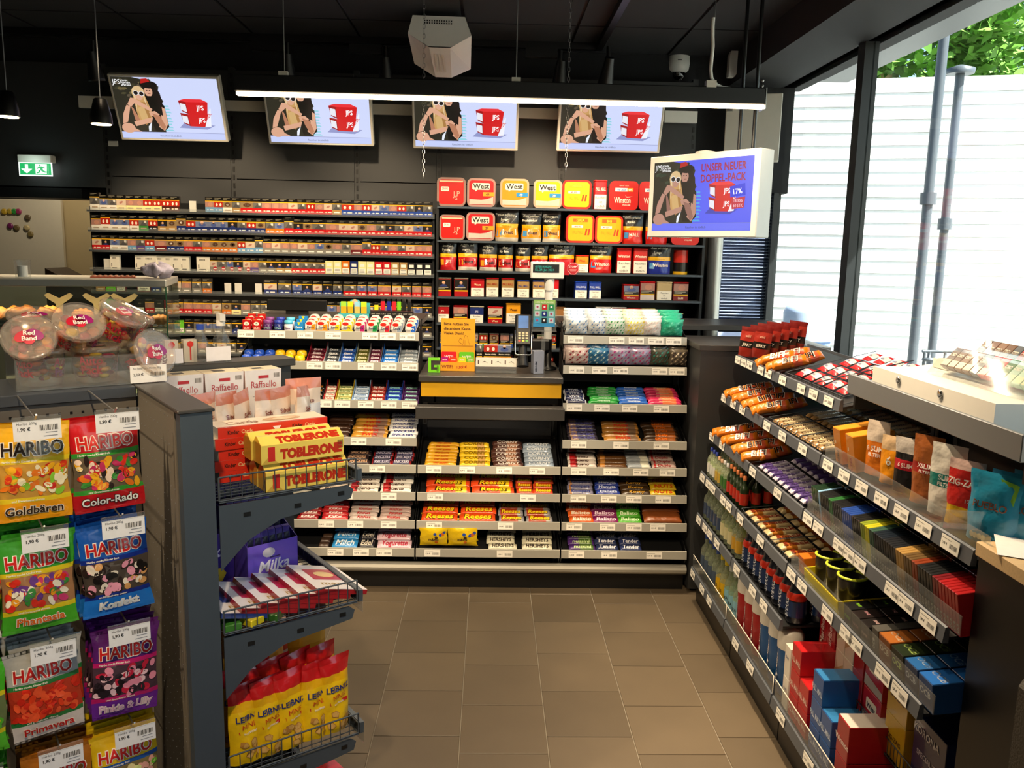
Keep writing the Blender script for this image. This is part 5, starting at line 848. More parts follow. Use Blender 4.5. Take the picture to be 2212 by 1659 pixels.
# monitor, lighters and tobacco display on the raised board
BZ = 1.2925
q0, q1 = PY(577, 690, 4.5), PY(705, 690, 4.5); w = q1.x-q0.x; o = empty('till_monitor', 'black till monitor seen from behind over the gum shelf', 'monitor', ((q0.x+q1.x)/2, 4.5, BZ)); MB().rbox(-w/2, w/2, 0, .03, .02, PY(640, 648, 4.5).z-BZ, .004).text(fy(-.0006), 'EPSON', 0, .07, .02, '3a3a3c', 0).build('housing', 'rubber', o); MB().box(-.06, .06, .01, .02, .001, .04).build('foot', 'rubber', o)
q0, q1 = PY(732, 690, 4.42), PY(798, 690, 4.42); w = q1.x-q0.x; zt = PY(765, 648, 4.42).z-BZ; o = empty('tobacco_display', 'turquoise card display reading PUEBLO behind the gum cans', 'display', ((q0.x+q1.x)/2, 4.42, BZ)); m = MB().prism([(-w/2, 0), (w/2, 0), (w/2, zt*.82), (w*.2, zt*.84), (w*.1, zt), (-w*.1, zt), (-w*.2, zt*.84), (-w/2, zt*.82)], .03, .033, '3aa8b0'); m.disc(fy(.0294), 0, zt*.85, w*.1, 'e8b088', 10); m.text(fy(.0294), 'PUEBLO', 0, zt*.62, zt*.16, 'a86038', maxw=w*.5); m.build('back_card', 'paper', o); MB().box(-w/2, w/2, -.02, .03, 0, zt*.2, '3aa8b0').build('tray', 'paper', o)
for i, (c1, c2) in enumerate((('e8a020', 'a0d040'), ('e8a020', 'f0e020'), ('d8b060', '90c8e0'), ('e8a828', 'b8d830'))): tag(MB().box(-.014, .014, -.006, .006, 0, .036, c1).box(-.014, .014, -.006, .006, .036, .062, c2).build('filter_pack', 'gloss', None, ((q0.x+q1.x)/2-w*.34+i*w*.22, 4.425, BZ+zt*.2+.001), 0, ), ['green topped', 'yellow topped', 'blue topped', 'lime topped'][i]+' orange filter packet in the turquoise display', 'filter packet', 'packets in the turquoise display')
q0, q1 = PY(801, 686, 4.42), PY(893, 686, 4.42); w = q1.x-q0.x; o = empty('lighter_rack', 'black lighter rack with price strip at the end of the gum shelf', 'rack', ((q0.x+q1.x)/2, 4.42, BZ)); m = MB().box(-w/2, w/2, -.015, .02, 0, .035, '1c1a1c')
for i in range(8): m.text(fy(-.0156), '1,20 €', -w*.44+i*w*.125, .018, .009, 'd8d0c0', 0, maxw=w*.1)
m.build('strip', 'gloss', o)
for i, (px, c) in enumerate(((813, 'f0d828'), (827, 'd02030'), (840, '1c2a90'), (851, 'd02430'), (862, '7ac828'), (873, '1c1c1c'), (884, '1c1c1c'))):
    l = empty('lighter', ['yellow', 'first red', 'dark blue', 'second red', 'lime green', 'first black', 'second black'][i]+' pocket lighter in the black lighter rack', 'lighter', (PY(px, 670, 4.43).x, 4.43, BZ+.036), group='pocket lighters'); MB().rbox(-.011, .011, -.006, .006, 0, .05 if i else .03, .003, c).build('body', 'gloss', l); MB().box(-.009, .009, -.005, .005, .05 if i else .03, .062 if i else .042).build('hood', 'chrome', l)
# ================================================================== WINDOW-SIDE SNACK GONDOLA
LX = [1.142, 1.09, 1.046, 1.006, 1.0, .987]; LZ = [1.165, .985, .80, .61, .405, .135]     # shelf front and lower rail edge
LT = [R(14), R(10), R(10), R(6), R(3), 0]
RW = -R(90)
TAGD = TAGM
def gondola(y0, y1, label, levels, ztop, tagys, railm='railb', railh=.036):
    w = y1-y0; cy = (y0+y1)/2; o = empty('snack_gondola', label, 'shelf rack', (1.0, cy, 0), RW, 'window-side gondola modules')
    # local frame: x runs towards the camera side, y runs away from the aisle
    MB().box(-w/2+.002, w/2-.002, .50, .515, .02, ztop).build('back_panel', 'black', o); MB().box(-w/2+.002, w/2-.002, .02, .5, .001, .118).build('base', 'rubber', o)
    for s in (-1, 1): MB().box(s*(w/2-.012)-.01, s*(w/2-.012)+.01, .46, .499, .12, ztop).build('upright', 'navy', o)
    out = {}
    for k in levels:
        yf = LX[k]-1.0; z = LZ[k]; dp = .44-yf; t = math.tan(LT[k])
        p = MB().prism([(yf+.012, z+.008), (yf+.012+dp, z+.008+dp*t), (yf+.012+dp, z+.015+dp*t), (yf+.012, z+.015)], -w/2+.003, w/2-.003, axis='x').build('shelf', 'black', o)
        MB().prism([(-.004, 0), (.011, 0), (.011, railh), (.006, railh+.004), (.001, railh+.001)], -w/2+.003, w/2-.003, axis='x').build('price_rail', railm, p, (0, yf, z)); out[k] = p
        for f in tagys.get(k, ()):
            t_ = ob('price_tag', TAGD[rd.randrange(4)], p, ((f-.5)*w, yf-.004, z+.019)); t_.rotation_euler = (-.1, 0, 0)
    return o, out
gA, shA = gondola(3.217, 3.80, 'far module of the window-side gondola with jerky and liquor bottles', range(6), 1.2, {0: (.07, .22, .37, .63, .8), 1: (.06, .32, .55), 2: (.05, .35), 3: (.1, .28, .42, .7, .85), 4: (.1, .3, .45, .65), 5: (.1, .4, .62)})
gB, shB = gondola(2.632, 3.213, 'middle module of the window-side gondola with wafer bars and shakers', range(6), 1.2, {0: (.08, .42, .62, .85), 1: (.1, .4, .75), 2: (.1, .6), 3: (.12, .55), 4: (.15, .5, .72), 5: (.3, .62)})
gC, shC = gondola(1.752, 2.628, 'near module of the window-side gondola with smoking supplies', (1, 2, 3, 5), 1.2, {1: (.08, .22, .36, .5, .63, .76, .9), 2: (.06, .16, .34, .42, .5, .72, .8, .92), 3: (.06, .17, .4, .55, .62, .8, .9), 5: (.12, .4, .75)})
def gpos(k, s, Y): return (LX[k]+.014+s, Y, LZ[k]+.0165+s*math.tan(LT[k]))
def yat(px, k, up=.05, s=.02):
    X = LX[k]+s; lo, hi = 300.0, 2200.0; Z = LZ[k]+up
    for _ in range(30):
        mid = (lo+hi)/2
        if PX(px, mid, X).z > Z: lo = mid
        else: hi = mid
    return PX(px, lo, X).y
MN = dict(A='far', B='middle', C='near'); LN = ['top', 'second', 'third', 'fourth', 'fifth', 'lowest']
def gput(mod, k, items, me, kind, cat, name, tilt=None, rot=0):
    """items: (distance behind the rail, Y)"""
    for i, it in enumerate(items):
        s, Y = it[:2]; e = (Matrix.Rotation(RW, 3, 'Z') @ Matrix.Rotation(LT[k] if tilt is None else tilt, 3, 'X') @ Matrix.Rotation(rot+rd.uniform(-.03, .03), 3, 'Z')).to_euler(); x, y, z = gpos(k, s, Y); q = ob(name, me, None, (x, y, z+(.004 if tilt is None else .014)), 0, tuple(e))
        tag(q, f'{kind}, {LN[k]} {MN[mod]} gondola shelf' + (f', {ORD[i]} one' if len(items) > 1 else ''), cat, kind+' on the gondola')
# jerky pouches, snack rolls, snack packs
jm = bag_data(.085, .135, .025, [(0, .3, '8a2418'), (.3, .52, '1c1814'), (.52, .85, 'b03428'), (.85, 1, '7a1c18')], [('JERKY', 0, .36, .13, 'e8dcc8', {}), ('wild', 0, .66, .12, 'd8a890', {})], 'stand', 5, name='jerky_pouch')
gput('A', 0, [(.02+.035*i, 3.765-.012*(i % 2)-.004*i) for i in range(4)]+[(.05+.035*i, 3.66-.008*i) for i in range(5)], jm, 'red and black jerky pouch', 'pouch', 'jerky_pouch', tilt=-.1, rot=.85)
roll = bar_data(.14, .042, .035, 'e07c14', 'BIFI', '1c1410', (.55, .85, 'd8603c'), 'f0e0d0', seed=3, name='snack_roll')
def rolls(mod, k, Y0, Y1, n, m, kind):
    it = []
    for i in range(n):
        for j in range(m): it.append((.05+.06*j, Y0+(Y1-Y0)*(i+.5)/n))
    for i, (s, Y) in enumerate(it):
        x, y, z = gpos(k, s, Y); q = ob('snack_roll', roll, None, (x, y, z+.016+(.018 if (i//m) % 2 else 0)), 0, tuple((Matrix.Rotation(RW, 3, 'Z') @ Matrix.Rotation(LT[k]+.03, 3, 'X') @ Matrix.Rotation(R(80)+rd.uniform(-.3, .3), 3, 'Z') @ Matrix.Rotation(.6, 3, 'X')).to_euler())); tag(q, f'{kind} snack roll, {LN[k]} {MN[mod]} gondola shelf, {ORD[i]} one', 'snack roll', 'orange snack rolls')
rolls('A', 0, 3.52, 3.24, 4, 2, 'orange'); rolls('A', 1, 3.78, 3.25, 8, 2, 'orange'); rolls('A', 2, 3.78, 3.25, 7, 2, 'orange')
sp = bag_data(.075, .06, .02, [(0, .3, 'b01c24'), (.3, .75, 'e8dcd4'), (.75, 1, 'b01c24')], [('mini', 0, .38, .3, '2a4a90', {})], 'pillow', 8, name='snack_pack')
gput('B', 0, [(.04+.085*j, 3.16-.098*i) for j in range(4) for i in range(5)], sp, 'red and white snack pack', 'snack pack', 'snack_pack', tilt=-R(66))
wb1 = bar_data(.12, .034, .02, 'a07c4c', 'Crunch', '4a2c14', (.2, .8, 'd8c49c'), seed=6); gput('B', 1, [(.075+.13*j, 3.17-.05*i) for j in range(3) for i in range(10)], wb1, 'beige and brown nut bar', 'candy bar', 'nut_bar', rot=R(90))
wb2 = bar_data(.12, .036, .02, 'c8c0d4', 'Riegel', '4a3470', (.1, .4, '5a4688'), seed=7); gput('B', 2, [(.075+.13*j, 3.17-.056*i) for j in range(3) for i in range(9)], wb2, 'white and purple wafer bar', 'candy bar', 'wafer_bar', rot=R(90))
wb3 = bar_data(.12, .05, .022, 'd0b888', 'Snack', '8a2c1c', (.15, .5, 'a8641c'), seed=9); gput('B', 3, [(.075+.13*j, 3.165-.075*i) for j in range(3) for i in range(7)], wb3, 'cream and yellow waffle bar', 'candy bar', 'waffle_bar', rot=R(90))
def wire_basket(mod, k, Y0, Y1, label):
    m = MB(); w = Y0-Y1; n = int(w/.02); x, y, z = gpos(k, .0, Y0); dp = .36; t = math.tan(LT[k])
    for zz in (.003, .028): m.tube([(0, 0, zz), (w, 0, zz)], .0013, 4); m.tube([(0, 0, zz), (0, dp, zz+dp*t)], .0013, 4); m.tube([(w, 0, zz), (w, dp, zz+dp*t)], .0013, 4)
    for i in range(n+1): m.tube([(w*i/n, 0, .003), (w*i/n, 0, .028)], .001, 4)
    tag(m.build('wire_divider', 'wire', None, (x+.002, y, z+.003), RW), label, 'wire divider', 'wire dividers')
for k, ys in ((0, (3.2, 2.92)), (1, (3.2, 3.03, 2.86)), (3, (3.2, 3.02, 2.83))):
    for a, b in zip(ys, ys[1:]+(2.645,)): wire_basket('B', k, a-.004, b+.004, f'black wire divider at {"far" if a > 3.1 else "near" if b < 2.7 else "middle"} part of the {LN[k]} middle-module shelf')
# bottles
def bottle_data(r, h, col, cap, lab, neck=.38, mt='bottle', lt='', ltc='222222', lv=0):
    b = MB(); b.lathe([(r*.9, 0), (r, .006), (r, h*.58), (r*.85, h*.66), (r*neck, h*.76), (r*neck, h*.9)], 14, col); c = MB().lathe([(r*neck*1.15, h*.87), (r*neck*1.15, h*.985), (r*neck*.9, h)], 10, cap); l = MB().lathe([(r*1.015, h*.14), (r*1.015, h*.48)], 14, lab)
    if lv: l.text(lambda x, z: (r*1.04*math.sin(x/r), -r*1.04*math.cos(x/r), z), lt, .012, h*.12, .034, ltc, rot=R(90), al='l', maxw=h*.42)
    elif lt: l.text(lambda x, z: (r*1.04*math.sin(x/r), -r*1.04*math.cos(x/r), z), lt, 0, h*.27, h*.09, ltc, maxw=r*1.6)
    return b.data('glass', M[mt] if mt == 'bottle' else mt), c.data('cap', 'gloss'), l.data('label', 'gloss')
def bottles(mod, k, items, d, kind):
    for i, (s, Y) in enumerate(items):
        x, y, z = gpos(k, s, Y); o = empty('bottle', f'{kind}, {LN[k]} {MN[mod]} gondola shelf'+(f', {ORD[i]} one' if len(items) > 1 else ''), 'bottle', (x, y, z+.003), RW, kind+' on the gondola')
        for q, nm in zip(d, ('glass', 'cap', 'label')): ob(nm, q, o)
gl = lambda n, m, Y0, dY, s0=.03, ds=.05: [(s0+ds*j, Y0-dY*i) for j in range(m) for i in range(n)]
bottles('A', 3, gl(3, 3, 3.775, .046), bottle_data(.019, .135, 'e0e0c8', '2a3a90', 'd8d8d0'), 'small clear liquor bottle with blue cap'); bottles('A', 3, gl(2, 3, 3.64, .044), bottle_data(.019, .125, 'c8b070', 'c8a080', 'c0a040'), 'small amber liquor bottle'); bottles('A', 3, gl(2, 3, 3.55, .046), bottle_data(.019, .13, '4a7a3c', 'c8c8c8', '3a6a2c'), 'small green liquor bottle')
bottles('A', 3, gl(5, 3, 3.45, .047), bottle_data(.019, .14, '1c2a14', 'c07040', 'b02a1c', mt='gloss'), 'small dark green herb liquor bottle with copper cap')
bottles('A', 4, gl(5, 3, 3.77, .056, .035, .06), bottle_data(.024, .165, 'e0e4d8', '20388c', '3a4a68'), 'flat clear vodka bottle with navy cap'); bottles('A', 4, gl(3, 3, 3.48, .056, .035, .06), bottle_data(.024, .16, 'd8c890', 'c8b020', 'd8d0a0'), 'clear bottle with yellow cap and pale label'); bottles('A', 4, gl(2, 3, 3.31, .05, .035, .06), bottle_data(.023, .155, 'b07028', 'a06a20', 'd0a030'), 'amber whisky bottle')
bottles('A', 5, gl(4, 2, 3.76, .066, .05, .07), bottle_data(.029, .2, 'dde2d8', '2a4890', '4a5a70'), 'larger clear bottle with blue cap'); bottles('A', 5, gl(2, 2, 3.49, .066, .05, .07), bottle_data(.029, .2, 'e0dcc0', 'd0b820', 'e0b010', lt='37,5'), 'larger clear bottle with yellow cap and yellow label'); bottles('A', 5, gl(3, 2, 3.355, .062, .05, .07), bottle_data(.028, .2, 'd8e4e0', 'c0c4c0', '8ac0d0', lt='VODKA'), 'larger clear bottle with pale blue label')
ps = bottle_data(.034, .162, '181c28', '0c0c0e', '1c3460', .66, 'gloss', 'SHAKE', 'd8dce4', 1); ps[2].materials[0] = M['gloss']
for i in range(8):
    for j in range(2):
        x, y, z = gpos(4, .05+.085*j, 3.17-.072*i); z += .003; o = empty('protein_shake', f'black protein shake bottle, {ORD[i]} from the liquor bottles, '+('front' if j == 0 else 'back')+' row', 'bottle', (x, y, z), RW, 'protein shake bottles')
        for q, nm in zip(ps, ('body', 'cap', 'label')): ob(nm, q, o)
        ob('neck_label', D.meshes.get('shake_neck') or MB().lathe([(.0348, .082), (.0348, .096), (.0295, .108)], 14, 'd0301c').data('shake_neck', 'gloss'), o)
def shaker(c):
    b = MB().lathe([(.034, 0), (.038, .01), (.043, .17), (.043, .175)], 18, c); b.text(lambda x, z: (.0425*math.sin(x/.042), -.0425*math.cos(x/.042), z), 'Body Attack', .0, .03, .026, 'f0e8e4', rot=R(90), al='l', maxw=.12); l = MB().lathe([(.045, .172), (.046, .195), (.042, .225), (.028, .245), (.010, .25), (.010, .26), (0, .261)], 18, 'e8e2d6'); return b.data('cup', 'gloss'), l.data('lid', 'gloss')
sr, sb_ = shaker('a81420'), shaker('1c5a98')
for i in range(6):
    x, y, z = gpos(5, .06, 3.155-.095*i); o = empty('shaker_cup', ('red' if i < 3 else 'blue')+f' shaker cup with white domed lid, {ORD[i]} from the liquor bottles', 'shaker', (x, y, z), RW, 'shaker cups')
    for q, nm in zip(sr if i < 3 else sb_, ('cup', 'lid')): ob(nm, q, o)
o = empty('acrylic_fence', 'low clear acrylic fence along the lowest gondola shelf', 'fence', (.995, 0, LZ[5]+.04), RW)
for a, b in ((3.79, 3.22), (3.21, 2.64), (2.62, 1.9)): MB().box(-a, -b, -.001, .001, 0, .06).build('panel', 'acrylic', o); MB().tube([(-a, 0, .06), (-b, 0, .06), (-b, 0, 0)], .002, 5).build('edge', 'offwhite', o)
# ---- cartons
def carton_data(w, d, h, col, txts=(), top=None, polys=(), name='carton', mt='gloss', side=None):
    m = MB(); m.rbox(-w/2, w/2, -d/2, d/2, 0, h, .0012, col); f, t_ = fy(-d/2-.0006), tz(h+.0006)
    if top: m.rect(t_, -w*.48, w*.48, -d*.48, d*.48, top)
    for p, c in polys: m.poly(f, [(a*w, b*h) for a, b in p], c)
    g = fy(-d/2-.0012)
    for tx in txts: m.text(t_ if len(tx) > 6 and tx[6] == 't' else g, tx[0], tx[1]*w, tx[2]*(d if len(tx) > 6 and tx[6] == 't' else h), tx[3]*h, tx[4], rot=tx[5] if len(tx) > 5 else 0, maxw=.9*max(w, h))
    return m.data(name, mt)
def cart(px, py, k, me, label, s=.05, up=0, rz=0, name='carton', cat='carton', group=None):
    Y = yat(px, k, .05+up, s); x, y, z = gpos(k, s, Y); q = ob(name, me, None, (x, y, z+up), RW+rz); tag(q, label, cat, group); return Y
mw = carton_data(.05, .09, .11, 'e4dcd0', [('Gold', 0, .6, .12, '5a6a90')]); cr = carton_data(.075, .14, .085, 'b81820', [('PALL MALL', 0, .3, .3, 'e8c8b8', 0)], top='d02428'); cb = carton_data(.075, .14, .085, '1c5498', [('PALL MALL', 0, .3, .3, 'c8d8ec', 0)], top='3a88c8'); cw = carton_data(.075, .14, .11, 'a01820', [('Winston', 0, .35, .22, 'f0d8d0')], top='e8e0d8'); cd_ = carton_data(.085, .14, .1, '5a1418', [('PALL', 0, .35, .2, 'd8b8a8')])
Y = 2.585
for j in range(2): tag(ob('carton', mw, None, (*gpos(5, .06, Y)[:2], gpos(5, 0, 0)[2]+.001+.111*j), RW), ['lower', 'upper'][j]+' white carton beside the blue shakers', 'carton', 'cartons on the lowest shelf')
for i in range(2):
    for j in range(3-i): tag(ob('carton', cr, None, (*gpos(5, .085, 2.51-.079*i)[:2], gpos(5, 0, 0)[2]+.001+.0865*j), RW), ['bottom', 'middle', 'top'][j]+' red carton of the '+['farther', 'nearer'][i]+' red stack on the lowest shelf', 'carton', 'cartons on the lowest shelf')
for i in range(2):
    for j in range(3-i): tag(ob('carton', cb, None, (*gpos(5, .085, 2.33-.079*i)[:2], gpos(5, 0, 0)[2]+.001+.0865*j), RW), ['bottom', 'middle', 'top'][j]+' blue carton of the '+['farther', 'nearer'][i]+' blue stack on the lowest shelf', 'carton', 'cartons on the lowest shelf')
for j in range(2): tag(ob('carton', cw, None, (*gpos(5, .085, 2.14)[:2], gpos(5, 0, 0)[2]+.001+.112*j), RW), ['lower', 'upper'][j]+' red carton with white top beside the blue cartons', 'carton', 'cartons on the lowest shelf')
tag(ob('carton', cd_, None, (*gpos(5, .085, 2.04)[:2], gpos(5, 0, 0)[2]+.001), RW), 'dark red carton at the near end of the lowest shelf', 'carton', 'cartons on the lowest shelf')
# big cartons on a wire deck behind the lowest shelf front
DZ = .30
o = empty('wire_deck', 'grey wire deck with low fence carrying the big tobacco cartons', 'wire shelf', (1.12, 0, DZ), RW); f = MB(); L0, L1 = -2.60, -1.78
for z in (0, .05): f.tube([(L0, 0, z), (L1, 0, z)], .002, 5)
for i in range(46): y = L0+(L1-L0)*i/45; f.tube([(y, 0, 0), (y, 0, .05)], .0013, 4)
f.build('fence', 'wire', o); MB().box(L0+.02, L1-.05, .0, .3, -.006, -.001).build('deck', 'black', o); 
for y in (L0+.02, L1-.02): MB().box(y-.008, y+.008, .30, .37, -.02, .02).build('bracket', 'black', o)
def big(Y, w, h, d, col, polys, txts, label, up=0, side=0, top=None):
    me = carton_data(w, d, h, col, txts, top, polys); tag(ob('carton', me, None, (1.125+d/2+side, Y, DZ+.001+up), RW), label, 'carton', 'big tobacco cartons')
chev = lambda c: [(([(-.5, 0), (.5, 0), (.5, .35), (0, .7), (-.5, .35)]), c)]
for j in range(2):
    for i in range(2): big(2.575-.062*i, .06, .13, .12, 'a81420', [], [('Marlboro', .1, .12, .28, 'e8c8c0', R(90))], f'{["lower", "upper"][j]} red carton beside the shakers, {["farther", "nearer"][i]} column', .131*j)
    for i in range(2): big(2.44-.062*i, .06, .13, .12, 'ddd2bc', [([(-.5, .2), (.5, .5), (.5, .75), (-.5, .45)], 'b8a070')], [], f'{["lower", "upper"][j]} cream and gold carton, {["farther", "nearer"][i]} column', .131*j)
    big(2.31, .066, .13, .12, 'a01420', [], [('JPS', -.1, .6, .14, 'd89888')], f'{["lower", "upper"][j]} plain red carton between the gold and banded cartons', .131*j)
    big(2.21, .11, .115, .12, 'b01820', [([(-.5, .05), (.5, .05), (.5, .25), (-.5, .35)], 'b0a8a0'), (rrect(-.3, .3, .5, .8, .06), 'efe6d2')], [('West', 0, .56, .2, '23201c')], f'{["lower", "upper"][j]} red carton with white name bubble and grey band', .116*j)
    big(2.07, .11, .12, .13, 'd8b028', [], [('ZIG-ZAG', 0, .45, .16, '5a3a10')], f'{["lower", "upper"][j]} yellow carton beside the banded red cartons', .121*j)
big(1.90, .15, .2, .17, '1c2458', [], [('KORONA', -.1, .78, .14, 'd8dce8'), ('SPECIAL TIP', .0, .5, .1, 'c8c8d8'), ('250', 0, .3, .14, 'a86a50')], 'large dark blue carton reading SPECIAL TIP 250', .0)
tag(ob('carton', carton_data(.15, .14, .09, 'd8681c', [('Colum', 0, .35, .35, 'f0e8d8')], polys=[([(-.45, .2), (.5, .15), (.5, .75), (-.45, .85)], '1c1c2c')]), None, (*gpos(5, .1, 1.86)[:2], gpos(5, 0, 0)[2]+.001), RW), 'orange carton with black name oval at the near end of the lowest shelf', 'carton')
# ---- ashtray tray and paper boxes, fourth shelf of the near module
Yt = 2.50; x, y, z = gpos(3, .0, 0); o = empty('ashtray_tray', 'bright yellow display tray holding the black car ashtrays', 'tray', (x, Yt, z+.004), RW); o.rotation_euler = (LT[3], 0, RW); w, dp = .26, .3
MB().box(0, w, .0, dp, 0, .004, 'f0ead0').build('bottom', 'paper', o); MB().box(0, w, -.002, .001, 0, .055, 'e0cc18').build('front', 'paper', o); MB().box(-.002, .001, 0, dp, 0, .055, 'e0cc18').build('side', 'paper', o); MB().box(w-.001, w+.002, 0, dp, 0, .055, 'e0cc18').build('side', 'paper', o)
cup = MB().lathe([(.032, 0), (.036, .004), (.042, .095), (.044, .1), (.036, .1), (.034, .06), (0, .055)], 22, '141414').data('cup', 'gloss'); rim = MB()
for a0, a1 in ((-2.6, .3), (.7, 2.2)):
    rim.tube([(.040*math.cos(a0+(a1-a0)*i/10), .040*math.sin(a0+(a1-a0)*i/10), .102) for i in range(11)], .0045, 6, 'd8e838')
rim = rim.data('glow_rim', 'gloss')
for i in range(3):
    for j in range(2): q = empty('car_ashtray', f'black car ashtray with yellow-green rim, {ORD[i]} from the bars, '+('front' if j == 0 else 'back')+' row', 'ashtray', (x+.05+.1*j, Yt-.05-.083*i, z+.013+.1*j*math.tan(LT[3])+.005), RW+.3, 'black car ashtrays'); ob('cup', cup, q); ob('glow_rim', rim, q)
def block(k, s, Y, w, d, h, col, txts, label, cat='paper box', top=None, up=0): me = carton_data(w, d, h, col, txts, top); tag(ob('paper_box', me, None, (*gpos(k, s+d/2, Y)[:2], gpos(k, s+d/2, 0)[2]+.0025+up), 0, (LT[k], 0, RW)), label, cat, 'rolling paper boxes')
block(3, .02, 2.585, .05, .08, .06, 'd87020', [('FILTER', 0, .4, .25, 'f0e0d0')], 'orange filter box beside the yellow ashtray tray')
for i, (c, t, nm) in enumerate((('1c1c1e', '8ac838', 'black and green'), ('241c1c', 'b08088', 'black and pink'), ('201c1c', 'c0a0a0', 'black and silver'))):
    for j in range(3): block(3, .01+.075*j, 2.20-.055*i, .05, .07, .06, c, [('PAPER', 0, .4, .2, t), ('FINE', 0, -.1, .2, t, 0, 't')], f'{nm} paper box, {ORD[j]} from the rail')
block(3, .01, 2.03, .035, .2, .075, '5a5854', [('OCB', 0, .4, .2, 'd8d4cc', R(90))], 'grey paper carton between black and orange boxes')
for i, (c, tc, nm) in enumerate((('8a4c1c', 'f0e0c8', 'orange brown'), ('1c2418', 'd0f080', 'black and lime'), ('1c3a68', 'd8e4f4', 'blue and orange'), ('1c4a88', 'e8eef8', 'bright blue'))):
    for j in range(3): block(3, .01+.078*j, 1.975-.068*i, .062, .074, .075, c, [('OCB', 0, .45, .3, tc), ('OCB', 0, -.15, .35, tc, 0, 't')], f'{nm} paper box, {ORD[j]} from the rail', top={0: 'b0682c', 1: '24301c', 2: '2a6ab0', 3: '2a70c8'}[i])
# ---- rolling papers, third shelf of the near module
seq = [('14301c', 4), ('8ab8e0', 1), ('17181a', 5), ('2c6a34', 2), ('17181a', 5), ('24489c', 5), ('1c1c1c', 4), ('8a9a2c', 2), ('c8c428', 2), ('3a5a4c', 2), ('16202c', 4), ('1c1e24', 5), ('b08a4c', 3), ('6a5230', 3), ('8a3a1c', 2), ('1c1e20', 5), ('7a1820', 2), ('b01c20', 6)]
Y = 2.60; n = 0
for c, m in seq:
    for i in range(m):
        n += 1; key = 'pb'+c; me = D.meshes.get(key) or carton_data(.0125, .078, .105, c, [('OCB', .25, .2, .1, 'd8d4c8', R(90))], top=None, name=key)
        for j in range(2):
            x, yy, z = gpos(2, .053+.085*j, Y); q = ob('paper_booklet', me, None, (x, Y, z+.0015), 0, (LT[2], 0, RW)); tag(q, f'upright rolling paper box, {ORD[min(n, 49)-1]} from the bars, '+('front' if j == 0 else 'back')+' row' if n < 50 else f'upright red rolling paper box, {ORD[n-50]} from the table, '+('front' if j == 0 else 'back')+' row', 'paper box', 'upright rolling paper boxes')
        Y -= .0140
lip = lambda k, label: tag(MB().box(-2.615, -1.71, -.001, .001, 0, .045).build('clear_lip', 'acrylic', None, (LX[k]+.008, 0, LZ[k]+.041), RW), label, 'clear lip')
lip(2, 'clear plastic lip in front of the upright rolling papers'); lip(3, 'clear plastic lip in front of the ashtray tray'); lip(1, 'clear plastic lip in front of the filter bags')
# ---- filter bags, second shelf of the near module
for i, (px, c) in enumerate(((1815, 'e08814'), (1843, 'e8901c'))):
    me = carton_data(.055, .13, .115, c, [('GIZEH' if i == 0 else 'FILTER', .12, .15, .16, '3a2410' if i == 0 else 'c03018', R(90)), ('8', -.2, .55, .14, 'f4ead0')], top='f0a030'); Y = yat(px, 1, .06, .04); tag(ob('filter_box', me, None, (*gpos(1, .09, Y)[:2], gpos(1, .09, 0)[2]+.003), 0, (LT[1], 0, RW)), ['orange filter box farther from the camera', 'orange filter box beside the clear filter bag'][i], 'filter box', 'orange filter boxes')
for i, (px, w, h, bands, tx, nm) in enumerate(((1874, .075, .165, [(0, .62, 'e07c24'), (.62, 1, 'd8c8b8')], [('6 SLIM', 0, .45, .13, 'f4e8e0', {}), ('FILTER', 0, .35, .09, 'f4e8e0', {})], 'orange slim filter bag with clear zip top'), (1905, .07, .14, [(0, .7, 'e8941c'), (.7, 1, 'd8b890')], [('6', 0, .4, .25, 'f8f0e0', {})], 'crumpled orange filter bag'), (1938, .08, .155, [(0, .42, '1c1a1a'), (.42, .6, 'b82430'), (.6, .72, '1c1a1a'), (.72, 1, 'c8c0b8')], [('6 SLIM', 0, .47, .11, 'f4e8e0', {})], 'black and red slim filter bag'), (1978, .085, .185, [(0, .45, 'a05a30'), (.45, .6, 'a02c24'), (.6, 1, 'a8602f')], [('XSLIM', 0, .53, .09, 'f4e8e0', {}), ('FILTER', 0, .46, .06, 'f4e8e0', {})], 'brown paper filter bag'), (2020, .095, .185, [(0, .4, 'dcd6cc'), (.4, .58, '2a8078'), (.58, 1, 'e0dcd2')], [('SLIM', 0, .5, .1, 'f4f4ee', {}), ('FILTER', 0, .42, .07, 'f4f4ee', {})], 'white filter bag with green label'), (2058, .09, .165, [(0, .3, 'd8a820'), (.3, .85, 'c82c28'), (.85, 1, 'd8b8b0')], [('ZIG-ZAG', 0, .62, .14, 'f8f0e8', {}), ('120', .2, .38, .08, 'f8d8d0', {})], 'red and yellow filter bag'))):
    me = bag_data(w, h, .035, bands, tx, 'stand', 60+i, name='filter_bag'); Y = yat(px, 1, .06, .05); tag(ob('filter_bag', me, None, (*gpos(1, .06, Y)[:2], gpos(1, .085, 0)[2]+.003), RW+.55), nm+' on the near module', 'filter bag', 'filter bags')
pb = bag_data(.12, .165, .06, [(0, .12, '3a98c0'), (.12, 1, '2488ac')], [('PUEBLO', 0, .5, .14, '7a4a38', {})], 'stand', 77, lambda mb, mp, w, h: (mb.poly(lambda a, b: mp(a, b, .0016), [(.1*w, .95*h), (.45*w, .9*h), (.42*w, .6*h)], '7ab840'), [mb.disc(lambda a, b: mp(a, b, .0016), (-.3+.1*i)*w, .1*h, .06*w, 'd8ccb0', 8) for i in range(5)]), name='filter_bag')
YP = yat(2140, 1, .06, .07)
for i in range(4): tag(ob('filter_bag', pb, None, (LX[1]+.07+.035*i, YP-.025*i, gpos(1, .09+.03*i, 0)[2]+.004), RW+.5), 'large turquoise filter bag, '+ORD[i]+' in the row above the wooden table', 'filter bag', 'turquoise filter bags')
